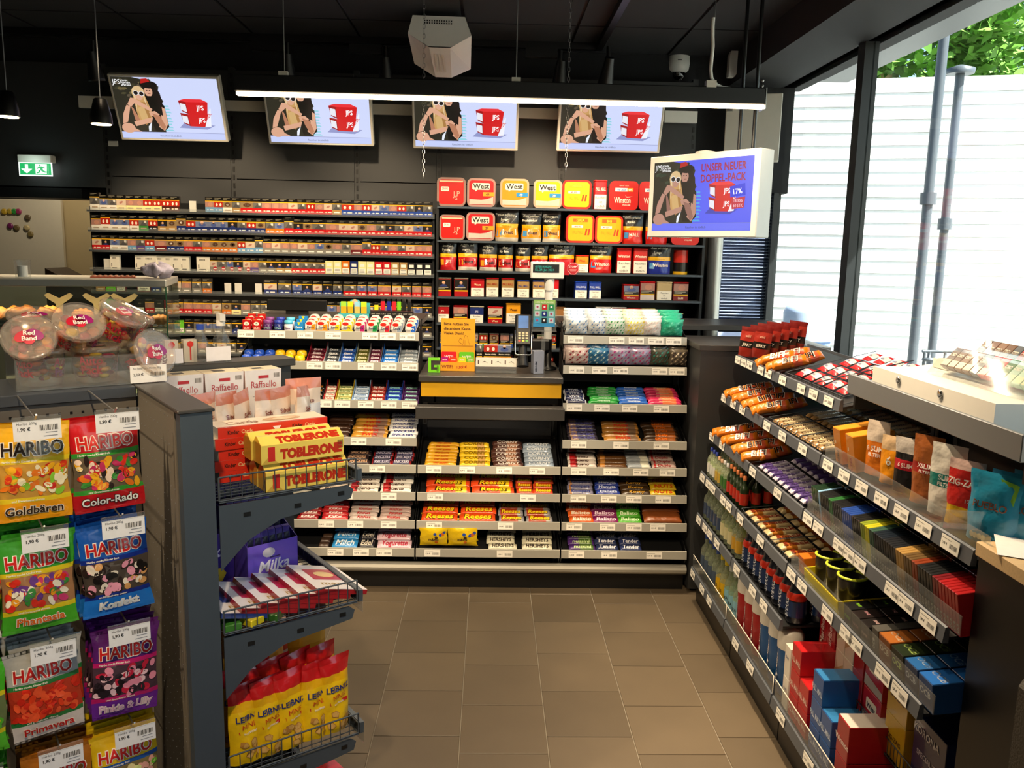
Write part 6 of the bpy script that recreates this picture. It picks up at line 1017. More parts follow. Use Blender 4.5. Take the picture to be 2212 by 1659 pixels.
# ---- top deck of the near module, white lockable display case
o = empty('display_shelf', 'deep grey top shelf of the near module under the white display case', 'shelf', (1.145, 0, 1.235), RW); MB().rbox(-2.60, -1.715, 0, .012, 0, .062, .002).build('front_band', 'rail', o); MB().box(-2.60, -1.715, .013, .42, .0, .012).build('deck', 'dark', o)
for y in (-2.59, -1.73): MB().box(y, y+.012, .02, .35, -.05, -.001).build('bracket', 'black', o)
o = empty('white_display_case', 'white sloped display case with clear cover and key locks', 'display case', (1.20, 2.55, 1.249), RW); W2 = .64
MB().prism([(0, 0), (.38, 0), (.38, .125), (.13, .08), (.0, .08)], 0, W2, axis='x').build('body', 'white', o); MB().prism([(.09, .083), (.37, .128), (.37, .185), (.14, .155)], .15, W2-.005, axis='x').build('cover', 'acrylic', o)
for x_ in (.17, .40): MB().lathe([(.011, 0), (.011, .004), (.006, .005)], 14).build('lock', 'chrome', o, (x_, -.001, .062)).rotation_euler = (R(90), 0, 0)
MB().box(.05, .13, .16, .3, .088, .115).build('paper_tray', 'offwhite', o)
for i, c in enumerate(('4a2a1c', '5a341c', '6a4018', '5c3a1c', '3a4450', 'a82028', 'b02430', '2a6a3c', 'a8c8b8', 'b8d8c8', 'a0c0b0', 'b0d0c0')):
    for j in range(2):
        me = carton_data(.036, .02, .07, c, [('CBD', 0, .55, .2, 'e8e0d0')], polys=[([(-.45, .05), (.45, .05), (.45, .35), (-.45, .35)], 'e8dcb8')]); q = Matrix.Rotation(RW, 4, 'Z') @ Vector((.175+.0375*i, .13+.085*j, .102+.024*j)); tag(ob('filter_carton', me, None, Vector((1.20, 2.55, 1.249))+q, 0, (-R(42), 0, RW)), f'small filter box, {ORD[i]} from the locks in the white case, '+('front' if j == 0 else 'back')+' row', 'small box', 'boxes in the white case')
# ---- ledge under the window, far rail behind the snacks
tag(MB().rbox(1.66, 1.838, -1.0, 3.88, 1.128, 1.16, .002).build('window_ledge', 'deck'), 'long dark ledge running under the window behind the gondola', 'ledge'); struct(MB().box(1.62, 1.84, -1, 3.87, 0, 1.127).build('wall_ledge_base', 'panel'))
o = empty('gondola_rail', 'grey angled rail along the back top edge of the far gondola modules', 'rail', (1.47, 0, 1.215), RW); MB().box(-3.80, -2.66, 0, .006, 0, .045).build('band', 'railb', o); MB().box(-3.80, -2.66, -.05, 0, .0, .004).build('flange', 'rail', o)
# ---- wooden table and chair at the photo edge
o = empty('bar_table', 'wooden table top on a dark panel at the near end of the gondola', 'table', (1.085, 1.655, 0)); 
MB().rbox(0, .52, -.9, .0, 1.018, 1.05, .002).build('top', 'wood', o, (0, .085, 0)); MB().box(.008, .06, -.85, -.004, .001, 1.017).build('panel_leg', 'rubber', o, (0, .085, 0))
q = PZ(2190, 1180, 1.0515); tag(MB().box(-.07, .07, -.1, .1, 0, .0006, 'f4f0ea').build('paper_sheet', 'matte', None, (q.x+.04, q.y, 1.052), -.5), 'white sheet of paper lying on the wooden table', 'paper')
o = empty('card_holder', 'clear acrylic card holder standing on the wooden table edge', 'card holder', (PZ(2150, 1158, 1.051).x, PZ(2150, 1158, 1.051).y+.03, 1.052), R(-10)); MB().box(-.10, .10, 0, .002, 0, .045).build('front', 'acrylic', o); MB().box(-.10, .10, 0, .04, 0, .002).build('foot', 'acrylic', o)
q = PY(2178, 1500, 1.42); zt_ = PY(2190, 1440, 1.42).z; o = empty('leather_chair', 'dark brown leather chair back at the lower photo corner', 'chair', (q.x, 1.42, 0)); MB().rbox(0, .06, -.42, 0, .44, zt_, .025).build('backrest', 'leather', o); MB().rbox(.03, .12, -.42, 0, .40, .46, .02).build('seat', 'leather', o)
for a in (.045, .1):
    for b in (-.39, -.03): MB().lathe([(.014, .001), (.014, .40)], 10).build('leg', 'rubber', o, (a, b, 0))
# ================================================================== FOREGROUND GONDOLA (turned)
GZ = 1.315
o = empty('candy_gondola', 'grey gondola with perforated panels in the foreground', 'shelf rack', (0, 0, 0), GA)
MB().rbox(.456, .534, 1.805, 2.45, GZ-.008, GZ, .002).build('cap', 'deck', o); MB().box(.462, .530, 1.812, 1.846, .02, GZ-.009).build('end_post', 'metalblue', o)
pf_ = MB(); pf_.box(.460, .470, 1.85, 2.19, .02, GZ-.009)
for i in range(10):
    for j in range(40): y, z = 1.87+i*.032, .04+j*.032; pf_.box(.4592, .461, y-.001, y+.001, z-.001, z+.001, mi=1)
pf_.build('perforated_side', ['perf', 'rail'], o); MB().box(.522, .530, 1.85, 2.44, .02, GZ-.009).build('shelf_wall', 'metalblue', o)
pp = MB(); pp.box(-.75, .456, 2.19, 2.20, .02, GZ-.03)
for i in range(30):
    for j in range(3): pp.box(.436-i*.025-.003, .436-i*.025+.003, 2.1892, 2.191, GZ-.055-j*.025-.003, GZ-.055-j*.025+.003, mi=1)
pp.build('hook_wall', ['perf', 'rubber'], o); MB().rbox(-.75, .455, 2.178, 2.45, GZ-.028, GZ-.001, .002).build('top_rail', 'dark', o)
MB().box(.534, .95, 2.43, 2.45, .02, GZ-.009).build('rear_wall', 'panel', o); MB().rbox(.534, .955, 2.40, 2.50, GZ-.01, GZ+.012, .002).build('rear_cap', 'deck', o); MB().box(-.75, .95, 1.86, 2.45, .0, .02).build('foot', 'black', o)
SHF = [1.098, .785, .425, .10]; S0, S1, T0, T1 = .538, .868, 1.812, 2.425
def basket(k, z):
    b = MB(); n = 26
    for i in range(n+1): y = T0+(T1-T0)*i/n; b.tube([(S0, y, z), (S1, y, z)], .0016, 4)
    p = b.build('wire_shelf', 'wire', o); hh = .058
    f = MB()
    for zz in (.004, hh): f.tube([(S0+.006, T0, z+zz*.9), (S0+.0, T0, z+zz)] if 0 else [(S0, T0, z+zz), (S1, T0, z+zz)], .0022, 6)
    f.tube([(S0, T0, z+.004), (S0, T0, z+hh)], .0022, 6); f.tube([(S1, T0, z+.004), (S1, T0, z+hh)], .0022, 6)
    for i in range(1, 13): x = S0+(S1-S0)*i/13; f.tube([(x, T0, z+.004), (x, T0, z+hh)], .0014, 4)
    f.build('side_fence', 'wire', p)
    f = MB()
    for zz in (.004, .03): f.tube([(S1, T0, z+zz), (S1, T1, z+zz)], .0022, 6)
    for i in range(26): y = T0+(T1-T0)*i/25; f.tube([(S1, y, z+.004), (S1, y, z+.03)], .0014, 4)
    f.build('front_fence', 'wire', p)
    MB().prism([(S0, z-.008), (S1-.02, z-.008), (S1-.005, z-.02), (S1-.012, z-.042), (.68, z-.062), (.60, z-.10), (S0, z-.16)], T0+.004, T0+.008).build('bracket', 'metalblue', p)
    for x in (.60, .72, .83): MB().box(x-.008, x+.008, T0+.0025, T0+.004, z-.03-.012*(x < .8), z-.02-.012*(x < .8)).build('slot', 'rubber', p)
    MB().box(S1+.004, S1+.016, T0, T1, z+.0, z+.03).build('price_rail', 'metalblue', p); r = MB().box(S1+.012, S1+.0135, T0-.005, T1, z-.028, z+.01).build('tag_flap', 'acrylic', p)
for k, z in enumerate(SHF): basket(k, z)
def gp(a, b, z): return G(a, b, z)
# ---- gummy bags on hooks
def gummy(c_top, c_bot, stripe, words, wc, seed, cand, tx='d81c20', win='8a8070'):
    rr = random.Random(seed)
    def ex(mb, mp, w, h):
        for i in range(55): mb.disc(lambda a, b: mp(a, b, .0013+.00001*i), rr.uniform(-.44, .44)*w, rr.uniform(.27, .57)*h, rr.uniform(.05, .09)*w, rr.choice(cand), 9, rr.uniform(.035, .065)*w, rot=rr.uniform(0, 3))
        mb.text(lambda a, b: mp(a, b, .0016), 'Haribo macht Kinder froh', -.42*w, .617*h, .03*h, 'f4f0e0', 1, al='l', maxw=.5*w, shear=.1); mb.text(lambda a, b: mp(a, b, .0016), 'und Erwachsene ebenso', -.3*w, .212*h, .03*h, 'f4f0e0', 1, al='l', maxw=.5*w, shear=.1)
    t = [('HARIBO', 0, .685, .19, tx, dict(out='f6f2e6', maxw=.84))]+[(wd_, .0, .075, .12 if len(words) == 1 else .1, wc, dict(out='2a2018' if wc == 'f4f4f0' else 'f8f0e0', maxw=.8)) for wd_ in words]
    return bag_data(.14, .205, .025, [(0, .03, c_bot), (.03, .2, c_bot), (.2, .25, stripe), (.25, .6, win), (.6, .65, stripe), (.65, .96, c_top), (.96, 1, c_top)], t, 'hang', seed, ex, nu=12, name='gummy_bag')
mix = ['d82c1c', 'f0b020', 'e8781c', '3a8a34', 'f0e0b0', 'f4d8c0', '2a1c18', 'c83060']
BAGS = [(.19, 1.298, gummy('f0b818', 'f0a010', 'f0d028', ['Goldbären'], '3a2410', 1, ['e8781c', 'd83c1c', 'f0b020', 'f4e8c0', '8ac838', 'c82818'], '2a1c14', 'c8953c'), 'gold gummy bear bag'), (.337, 1.298, gummy('c8141c', 'b8121a', '3a9a34', ['Color-Rado'], 'f4f4f0', 2, mix, 'd8281c', '6a5c48'), 'red mixed gummy bag'),
 (.19, 1.068, gummy('3a9a2c', '48a824', 'e0c820', ['Phantasia'], 'e86c1c', 3, ['d83020', 'f0a020', '6a3a8a', '3a8a3c', 'f0e8d0', 'c83c70'], 'c8201c', 'a87850'), 'green fantasy gummy bag'), (.337, 1.068, gummy('1454b0', '1c74d0', '142c88', ['Konfekt'], 'e8eef4', 4, ['2a1c18', 'f0e4d0', 'e89ab0', 'd8a060', '181412'], 'c8201c', '4a4038'), 'blue liquorice gummy bag'),
 (.19, .825, gummy('a8a8a4', 'd8ccc4', '2c7a3c', ['Primavera'], 'c8201c', 5, ['e8401c', 'd8301c', 'f05a30', 'c82818'], 'b8201c', 'b83820'), 'grey strawberry gummy bag'), (.337, .825, gummy('5a1c70', '6a2494', 'c01c6c', ['Pinkie & Lilly'], 'e8b8d8', 6, ['2a2028', 'f0c8d0', 'c82040', 'e890a8', '1c1418'], 'c8201c', '4a3440'), 'purple gummy bag'),
 (.19, .585, gummy('b06a18', 'c07818', 'd8a030', ['Gummi'], 'f4f4f0', 7, ['c85a1c', 'e0882c', 'a84818'], 'c8201c', '9a5a20'), 'amber gummy bag'), (.337, .585, gummy('e8c018', 'e8b018', '1c58a8', ['Roulette'], '3a2410', 8, ['d8e090', '6ac030', 'e8a898', 'f0e0a0'], 'c8201c', '8a7848'), 'yellow gummy bag at the bottom of the photo'),
 (.043, .825, gummy('48b824', '58b82c', 'e0d020', ['Frosch'], 'f4f4f0', 9, ['58b82c', 'e0d020', 'f0f0e0'], 'c8201c', '6a7a4a'), 'lime green gummy bag at the photo edge'), (.043, .585, D.meshes[-1] if 0 else gummy('3a8a1c', '48a020', 'c8c020', ['Apfel'], 'f4f4f0', 10, ['58a82c', '88c838'], 'c8201c', '5a7a3a'), 'dark green gummy bag at the photo edge'),
 (.043, 1.068, gummy('e8e4dc', 'e0dcd0', '3a8a3c', ['Mix'], 'c8201c', 11, mix), 'white gummy bag at the photo edge'), (.043, 1.31, gummy('d8141c', 'c8121a', 'e0c820', ['Happy'], 'f4f4f0', 12, mix), 'red gummy bag at the photo edge')]
GT = MB(); GT.box(-.042, .042, -.0008, .0, -.044, -.004, 'f2f2f4'); GT.text(fy(-.0014), '1,90 €', -.036, -.024, .0095, '16161a', al='l', maxw=.024); barcode(GT, fy(-.0014), .004, -.026, .032, .011, 90); GT.text(fy(-.0014), 'Haribo 200g', -.036, -.012, .007, '4a4c54', 0, al='l', maxw=.05); GT.rect(fy(-.0014), .014, .035, -.031, -.0295, '8a8c94'); GT.rect(fy(-.0014), .01, .035, -.038, -.0365, '8a8c94'); GT = GT.data('price_card', 'matte')
GH = MB().box(-.043, .043, -.003, .002, -.006, .004).data('holder', 'acrylic')
rd = random.Random(5)
for k, (a, z, me, nm) in enumerate(BAGS):
    n = 5 if z < 1.29 else 2; tilt = rd.uniform(-.05, .05)
    for i in range(n):
        p = gp(a+rd.uniform(-.004, .004), 1.895+.028*i+(.02 if z > 1.29 else 0), z-.205+rd.uniform(-.002, .002)); q = ob('gummy_bag', me, None, p, 0, (rd.uniform(-.01, .01), tilt+rd.uniform(-.03, .03), GA+rd.uniform(-.015, .015))); tag(q, f'{nm}, {ORD[i]} from the front of its hook', 'gummy bag', 'gummy bags on hooks')
    h = empty('display_hook', f'steel hook with price card above the {nm}', 'hook', gp(a+.012, 1.86, z+.014), GA, 'display hooks'); MB().tube([(0, .326, 0), (0, .02, .0), (0, .0, .012)], .002, 6).build('rod', 'steel', h); ob('holder', GH, h, (0, 0, .006)); ob('price_card', GT, h, (0, -.002, .006))
# ---- top shelf: coconut boxes, chocolate bags, card boxes, triangular bars
z = SHF[0]+.0025
def tap(w, h, d):
    m = MB(); s = .86; v = [(-w*s/2, -d*s/2, 0), (w*s/2, -d*s/2, 0), (w*s/2, d*s/2, 0), (-w*s/2, d*s/2, 0), (-w/2, -d/2, h), (w/2, -d/2, h), (w/2, d/2, h), (-w/2, d/2, h)]; m.mesh(v, [(0, 1, 5, 4), (1, 2, 6, 5), (2, 3, 7, 6), (3, 0, 4, 7), (3, 2, 1, 0), (4, 5, 6, 7)], ['f0eef0', 'dfe8f0', 'f0eef0', 'c8a8a0', 'e0e0e0', 'f0e0c0'])
    f = lambda x, zz: (x, -d*(s+(1-s)*zz/h)/2-.0008, zz); m.text(f, 'Raffaello', 0, h*.76, h*.13, 'b83440', 0, maxw=w*.7); m.rect(f, -w*.14, w*.14, h*.885, h*.925, 'c0303c'); barcode(m, f, w*.28, h*.89, w*.16, h*.06, 7)
    for i in range(4): m.rect(f, -w*(.3-.03*i), w*(.3-.03*i), h*(.64-.045*i), h*(.648-.045*i), 'b0b0b8')
    for x in (-.15, .12): m.disc(f, x*w, h*.3, w*.08, 'e8f0e4', 8, h*.03); m.poly(f, [(x*w, h*.32), (x*w+w*.08, h*.36), (x*w+w*.03, h*.32)], '7aa848')
    m.rect(tz(h+.0006), -w*.2, w*.1, -d*.2, d*.2, '5a5450'); return m.data('coconut_box', 'paper')
tm_ = tap(.108, .212, .075)
for i, a in enumerate((.632, .742, .852)): tag(ob('coconut_box', tm_, None, gp(a-.03, 2.35+.0*i, z), GA+.03), 'white coconut sweets box, '+['farthest from the gangway', 'middle of three', 'nearest the gangway'][i], 'sweets box', 'white coconut sweets boxes')
wbg = [bag_data(.1, .18, .06, [(0, .6, 'dcd8d8'), (.6, .84, 'ecd8c6'), (.84, 1, 'd08a76')], [('Schoko', 0, .62, .1, '8a3828', {})], 'stand', 30+i, lambda mb, mp, w, h: [mb.rect(lambda a, b: mp(a, b, .0016), -.3*w, .3*w, (.12+.04*k)*h, (.13+.04*k)*h, 'b0a4a4') for k in range(9)], name='chocolate_bag') for i in range(3)]
for i in range(7): tag(ob('chocolate_bag', wbg[i % 3], None, gp(.565+.052*i, 2.17+.02*(i % 2), z), 0, (0, rd.uniform(-.12, .12), GA+.75+rd.uniform(-.2, .2))), 'white and orange chocolate bag, '+ORD[i]+' along the row before the coconut boxes', 'chocolate bag', 'white chocolate bags')
tag(ob('chocolate_bag', wbg[1], None, gp(.905, 2.22, z+.015), GA-.1), 'tallest white and orange chocolate bag at the gangway end of the row', 'chocolate bag', 'white chocolate bags')
kc = MB(); w, d, h = .275, .085, .0265; kc.box(-w/2, w/2, -d/2, d/2, 0, h, 'e8dcc8', front='d8301c', top='f0e4cc', side='f0e6d4'); f, t_ = fy(-d/2-.0006), tz(h+.0005)
for x in (-.28, .3): kc.text(f, 'Kinder', (x-.09)*w, h*.35, h*.5, '1c1410', maxw=.1*w); kc.text(f, 'Cards', (x+.03)*w, h*.35, h*.5, 'f0c890', maxw=.1*w)
kc.poly(f, [(-.02*w, h*.7), (.06*w, h*.7), (.02*w, h*.15)], 'f8f0e8'); kc.text(t_, 'Cards', -.25*w, -.2*d, .045, '8a5424', maxw=.28*w); kc.disc(t_, .12*w, 0, .05, 'c8a070', 10, .022); kc.disc(lambda x, y: (x, y, h+.0009), .14*w, .0, .03, 'e8d0a8', 10, .014); kc.poly(t_, [(-w/2, -d/2), (w/2, -d/2), (w/2, -d*.42), (w*.2, -d*.38), (-w*.2, -d*.43), (-w/2, -d*.38)], 'd8301c'); kc = kc.data('wafer_box', 'gloss')
for i in range(5): tag(ob('wafer_box', kc, None, gp(.722-.01*(i % 2), 2.0, z+.0268*i), GA+rd.uniform(-.02, .02)), 'red and cream wafer card box, '+ORD[i]+' from the bottom of its stack', 'wafer box', 'stacked wafer card boxes')
tb = MB(); L = .205; pr = [(0, 0), (.052, 0), (.052, .045), (.034, .062), (.024, .062), (0, .045)]
tb.prism(pr, -L/2, L/2, 'e8cf62', axis='x', front='dcae38', back='dcae38'); tb.text(lambda x, s: (x, s*.024/.03-.0006, .045+s*.017/.03+.0006), 'TOBLERONE', .015, .004, .027, 'b83018', 3, maxw=L*.74); tb.text(fy(-.0007), 'TOBLERONE', .02, .01, .03, 'b83018', 3, maxw=L*.74); tb.rect(fy(-.0007), -L*.42, -L*.34, .006, .04, 'c82c28'); barcode(tb, fy(-.0007), L*.42, .018, L*.07, .02, 3); tb.poly(fy(-.0006), [(-L/2, .0), (-L*.3, 0), (-L*.4, .02)], 'c8a848'); tb = tb.data('triangular_bar', 'gloss')
for i, (a, b, zz) in enumerate(((.752, 1.828, 0), (.752, 1.885, 0), (.745, 1.835, .064), (.74, 1.888, .064))): tag(ob('triangular_bar', tb, None, gp(a, b, z+zz), GA), ['front lower', 'back lower', 'front upper', 'back upper'][i]+' yellow triangular chocolate pack in the wire basket', 'chocolate pack', 'yellow triangular chocolate packs')
# ---- second shelf: purple displays, fanned chocolate boxes
z = SHF[1]+.0025
o = empty('purple_display', 'purple cardboard display with white lettering holding small chocolate bars', 'display', gp(.735, 2.03, z), GA+.12); w = .14
m = MB().box(-w/2, w/2, 0, .002, 0, .115, '6a54d0'); m.text(fy(-.0006), 'Milka', .0, .04, .042, 'f0eef8', maxw=w*.7, shear=.25); m.disc(fy(-.0006), -.012, .09, .018, 'd8d4dc', 10, .013); m.rect(fy(-.0006), -.01, .02, .074, .077, '2a2060'); m.build('front_panel', 'gloss', o)
for s in (-1, 1): MB().prism([(0, 0), (.24, 0), (.24, .20), (.16, .185), (.09, .155), (0, .115)], s*w/2-.001, s*w/2+.001, '4a3a9a', axis='x').build('side_panel', 'gloss', o)
MB().box(-w/2, w/2, .238, .24, 0, .21, '4a3a9a').build('back_panel', 'gloss', o); MB().prism([(.002, 0), (.238, 0), (.238, .115), (.09, .07), (.002, .045)], -w/2+.002, w/2-.002, '2a2060', axis='x').build('insert', 'matte', o)
cbm = MB(); cbm.prism([(-.012, 0), (.012, 0), (.012, .07), (.006, .085), (-.004, .09), (-.012, .085)], -.0095, .0095, '3a2a80', axis='x'); cbm.box(-.0075, .0075, -.0135, -.0122, .02, .07, '15102c'); cbm = cbm.data('small_chocolate', 'foil')
Mz = Matrix.Rotation(GA+.12, 4, 'Z'); b0 = gp(.735, 2.03, z)
for i in range(6):
    for j in range(4): tag(ob('small_chocolate', cbm, None, b0+Mz @ Vector((-w/2+.0185+i*.0206, .025+j*.055, .055+.031*j)), 0, (-.15, 0, GA+.12)), f'small dark purple chocolate in the display, {ORD[i]} column, {ORD[j]} row from the front', 'chocolate bar', 'small chocolates in the purple display')
for i, (a, b) in enumerate(((.585, 2.06), (.56, 2.19))): m = MB().prism(rrect(-.07, .07, 0, .15, .03), 0, .04, '2c1f66', front='33247a'); m.text(fy(-.0007), 'Milka', 0, .09, .04, 'd8d4e8', shear=.25, maxw=.1); m.disc(fy(-.0007), .01, .04, .035, 'c8a828', 7, .022); m.disc(fy(-.0012), .01, .04, .012, '6a3a18', 8, .009); m.rect(fy(-.0007), -.07, .07, .01, .02, '5a48b8'); tag(m.build('praline_box', 'gloss', None, gp(a, b, z), GA+.35), ['front', 'rear'][i]+' dark purple praline box with yellow flower beside the post', 'praline box', 'purple praline boxes')
def mer(side, mid): m = MB(); w, d, h = .14, .19, .0125; m.box(-w/2, w/2, -d/2, d/2, 0, h, side, top='f2f0f4', front=side); m.rect(tz(h+.0004), -w*.32, w*.32, -d*.12, d*.32, mid); m.disc(tz(h+.0008), 0, d*.1, .028, 'e8c890', 10, .022); m.text(tz(h+.0006), 'merci', 0, -d*.33, .036, 'b89848', 0, maxw=w*.6); return m.data('praline_carton', 'gloss')
mr_, mb_ = mer('a02028', 'b81c4c'), mer('1c3a88', '2a50a8')
for i in range(6): tag(ob('praline_carton', mb_ if i == 0 else mr_, None, gp(.60+.05*i*.92, 1.918, z+.0185+.001*i), 0, (0, .25, GA+.02)), ('blue sided' if i == 0 else 'red sided')+' white praline carton, '+ORD[i]+' of the overlapping row from the post', 'praline carton', 'fanned praline cartons')
for i in range(6): tag(MB().rbox(-.02, .02, -.02, .02, 0, .018, .002, ['3a7a2c', 'd8c828', '2c5a24', 'e0d040', '48862c', 'c8b820'][i]).build('sweet_packet', 'gloss', None, gp(.56+.05*(i % 3), 1.835+.045*(i//3), z), GA+.4*i), ['green', 'yellow', 'dark green', 'pale yellow', 'leaf green', 'mustard'][i]+' small sweet packet under the praline cartons', 'sweet packet', 'small sweet packets')
# ---- third shelf: biscuit bags and brown pouches
z = SHF[2]+.0025
def biscuit(seed):
    rr = random.Random(seed)
    def ex(mb, mp, w, h):
        o_ = lambda k: (lambda a, b: mp(a, b, .0016+.0002*k)); mb.poly(o_(0), [(-.3*w, .43*h), (.32*w, .43*h), (.3*w, .385*h), (-.28*w, .385*h)], 'c8281c')
        for i in range(9): x, zz = rr.uniform(-.3, .35), rr.uniform(.06, .34); a = rr.uniform(-.4, .4); mb.disc(o_(1), x*w, zz*h, .12*w, 'b8843c', 5, .05*h, rot=a); mb.disc(o_(2), x*w, zz*h, .10*w, 'd8ac60', 5, .04*h, rot=a)
    return bag_data(.092, .2, .062, [(0, .68, 'f0c414'), (.68, .78, 'e8b010'), (.78, .93, 'c81c20'), (.93, 1, 'b01418')], [('LEIBNIZ', 0, .56, .1, '1c2a70', dict(maxw=.8)), ('MINIS', 0, .46, .085, 'c03018', dict(bold=0, maxw=.7)), ('BUTTERKEKS', 0, .393, .03, 'f8f0e0', dict(maxw=.5))], 'stand', seed, ex, nu=11, name='biscuit_bag')
bb = [biscuit(s) for s in (41, 42, 43)]
for i in range(5):
    for j in range(2): tag(ob('biscuit_bag', bb[(i+j) % 3], None, gp(.596+.0575*i, 1.87+.085*j, z+.001), 0, (rd.uniform(-.02, .06), rd.uniform(-.08, .08), GA+.18+rd.uniform(-.1, .1))), f'yellow biscuit bag with red top, {ORD[i]} from the post, '+('front' if j == 0 else 'back')+' row', 'biscuit bag', 'yellow biscuit bags')
bp_ = bag_data(.12, .27, .05, [(0, .5, 'a87818'), (.5, .62, 'b88c30'), (.62, 1, '3a2018')], [('Prinzen', .05, .74, .06, 'e8e0e8', {})], 'stand', 51, lambda mb, mp, w, h: mb.poly(lambda a, b: mp(a, b, .0014), [(-.15*w, .70*h), (.25*w, .70*h), (.3*w, .82*h), (.05*w, .86*h), (-.2*w, .82*h)], '2a4080'), name='cookie_pouch')
for i in range(5): tag(ob('cookie_pouch', bp_, None, gp((.60, .65, .70, .755, .85)[i], 2.10+.01*(i % 2), z+.001), GA+(.75 if i < 4 else .05)), 'dark brown and gold cookie pouch, '+ORD[i]+' from the post behind the biscuit bags', 'cookie pouch', 'brown cookie pouches')
cbx = carton_data(.1, .03, .14, 'd8b8a0', [('Toffee', 0, .6, .2, 'b02820')], polys=[([(-.5, .2), (.5, .35), (.5, .5), (-.5, .35)], 'c84828')])
for i in range(3): tag(ob('candy_carton', cbx, None, gp(.62+.1*i, 2.28, z), GA), 'pink and red candy carton, '+ORD[i]+' of three at the back of the biscuit shelf', 'candy carton', 'pink candy cartons')
z = SHF[3]+.0025; rb = carton_data(.14, .1, .2, 'c81c20', [('BEN', 0, .6, .2, 'e8a0a0')], polys=[([(-.5, 0), (.5, 0), (.5, .4), (-.5, .25)], 'e8c020')])
for i in range(2): tag(ob('snack_carton', rb, None, gp(.63+.15*i, 1.9, z), GA+.1), 'red and yellow snack carton on the lowest basket, '+['beside the post', 'beside the gangway'][i], 'snack carton', 'red snack cartons')
# ---- clear bin with gummy tubs on the gondola top
zt = GZ+.0005; e0, e1_, f0, f1 = .205, .515, 2.215, 2.43
o = empty('acrylic_bin', 'clear acrylic bin on the gondola holding the gummy tubs', 'bin', (0, 0, zt), GA)
MB().box(e0, e1_, f0, f1, 0, .004).build('bottom', 'acrylic', o); MB().box(e0, e1_, f0-.003, f0, 0, .075).build('front', 'acrylic', o)
for x in (e0, e1_): MB().prism([(f0, 0), (f1, 0), (f1, .12), (f0, .075)], x-.0015, x+.0015, axis='x').build('side', 'acrylic', o)
MB().box(e0, e1_, f1-.003, f1, 0, .12).build('back', 'acrylic', o)
gt = MB().box(-.043, .043, -.001, 0, -.022, .022, 'f6f4f2'); gt.text(fy(-.0016), 'Red Band Frucht-Münzen 200g', -.036, .012, .007, '3a3c44', 0, al='l', maxw=.066); gt.text(fy(-.0016), '2,10 €', -.036, -.004, .009, '16161a', al='l', maxw=.024); barcode(gt, fy(-.0016), .004, -.006, .034, .01, 31); tag(gt.build('price_card', 'matte', None, gp(.492, f0-.008, zt+.024), GA), 'white price card reading 2,10 on the acrylic bin', 'price card')
def tub_parts(seed):
    R0, H0 = .056, .082; b = MB().lathe([(R0*.80, 0), (R0*.82, .002), (R0*.98, H0), (R0*1.0, H0)], 22, 'f0e8e0'); l = MB().lathe([(R0*1.07, H0-.006), (R0*1.08, H0+.002), (R0*1.0, H0+.007), (R0*.9, H0+.004), (0, H0+.004)], 22, 'f0ece4')
    g = MB(); tp = tz(H0+.0052); g.disc(tp, -.012, 0, .02, 'c82038', 12, .014, rot=.5); g.disc(tp, .012, .004, .02, '9a2070', 12, .013, rot=-.5); g.disc(tp, 0, -.008, .013, 'd02840', 10); t2 = tz(H0+.0058); g.text(t2, 'Red', 0, .003, .016, 'f8f0e8'); g.text(t2, 'Band', 0, -.011, .016, 'f8f0e8')
    lg = g; g = MB()
    cyl = lambda x, z: ((R0*.80+(R0*.18)*z/H0+.0008)*math.sin(x/R0), -(R0*.80+(R0*.18)*z/H0+.0008)*math.cos(x/R0), z)
    g.text(cyl, 'Auto', .055, .045, .03, 'a01848', maxw=.06); g.text(cyl, 'Pack', .055, .022, .03, '8a1c78', maxw=.06); g.text(cyl, 'Auto', -.055, .045, .03, 'b01c30', maxw=.06); g.text(cyl, 'Pack', -.055, .022, .03, 'b01c30', maxw=.06)
    c = MB(); rr = random.Random(seed)
    for i in range(34):
        a, q, zz = rr.uniform(0, 6.28), R0*.66*rr.random()**.5, rr.uniform(.008, .062); s = rr.uniform(.009, .015); c.lathe([(s*.6, 0), (s, .003), (s, .008), (s*.6, .011)], 8, rr.choice(['e0a018', 'c84a30', 'b0325a', 'd8c040', 'c87848', '9a2a58', 'e8c050', 'd06a40']), c=(q*math.cos(a), q*math.sin(a), zz))
    return b.data('cup', 'tub'), l.data('lid', 'tub'), g.data('lettering', 'gloss'), lg.data('lid_logo', 'gloss'), c.data('gummies', 'gloss')
TP = [tub_parts(s) for s in (1, 2, 3)]
TUB = [(.265, 2.28, .006, 0, 0, 'front upright tub beside the bin edge'), (.385, 2.28, .006, 0, .6, 'front upright tub in the bin middle'), (.478, 2.292, .05, 1.25, .5, 'front tipped tub beside the price card'), (.25, 2.30, .085, 1.05, -.15, 'upper tipped tub with its lid to the gangway'), (.345, 2.295, .10, .8, .05, 'topmost tipped tub with a glossy lid'), (.425, 2.315, .105, .6, .75, 'upper tipped tub leaning over the price card'), (.262, 2.385, .085, .3, .2, 'rear tub behind the upper tipped tub'), (.36, 2.39, .07, .2, -.4, 'rear tub in the bin middle'), (.46, 2.385, .095, .5, 1.2, 'rear tub at the gangway side of the bin')]
for i, (a, b, zz, tx_, ry_, nm) in enumerate(TUB):
    q = empty('gummy_tub', 'clear gummy tub, '+nm, 'tub', gp(a, b, zt+zz), 0, 'clear gummy tubs'); q.rotation_euler = (tx_, 0, GA+ry_)
    for d_, nme in zip(TP[i % 3], ('cup', 'lid', 'lettering', 'lid_logo', 'gummies')): s_ = ob(nme, d_, q); nme == 'gummies' and tag(s_, kind='stuff')
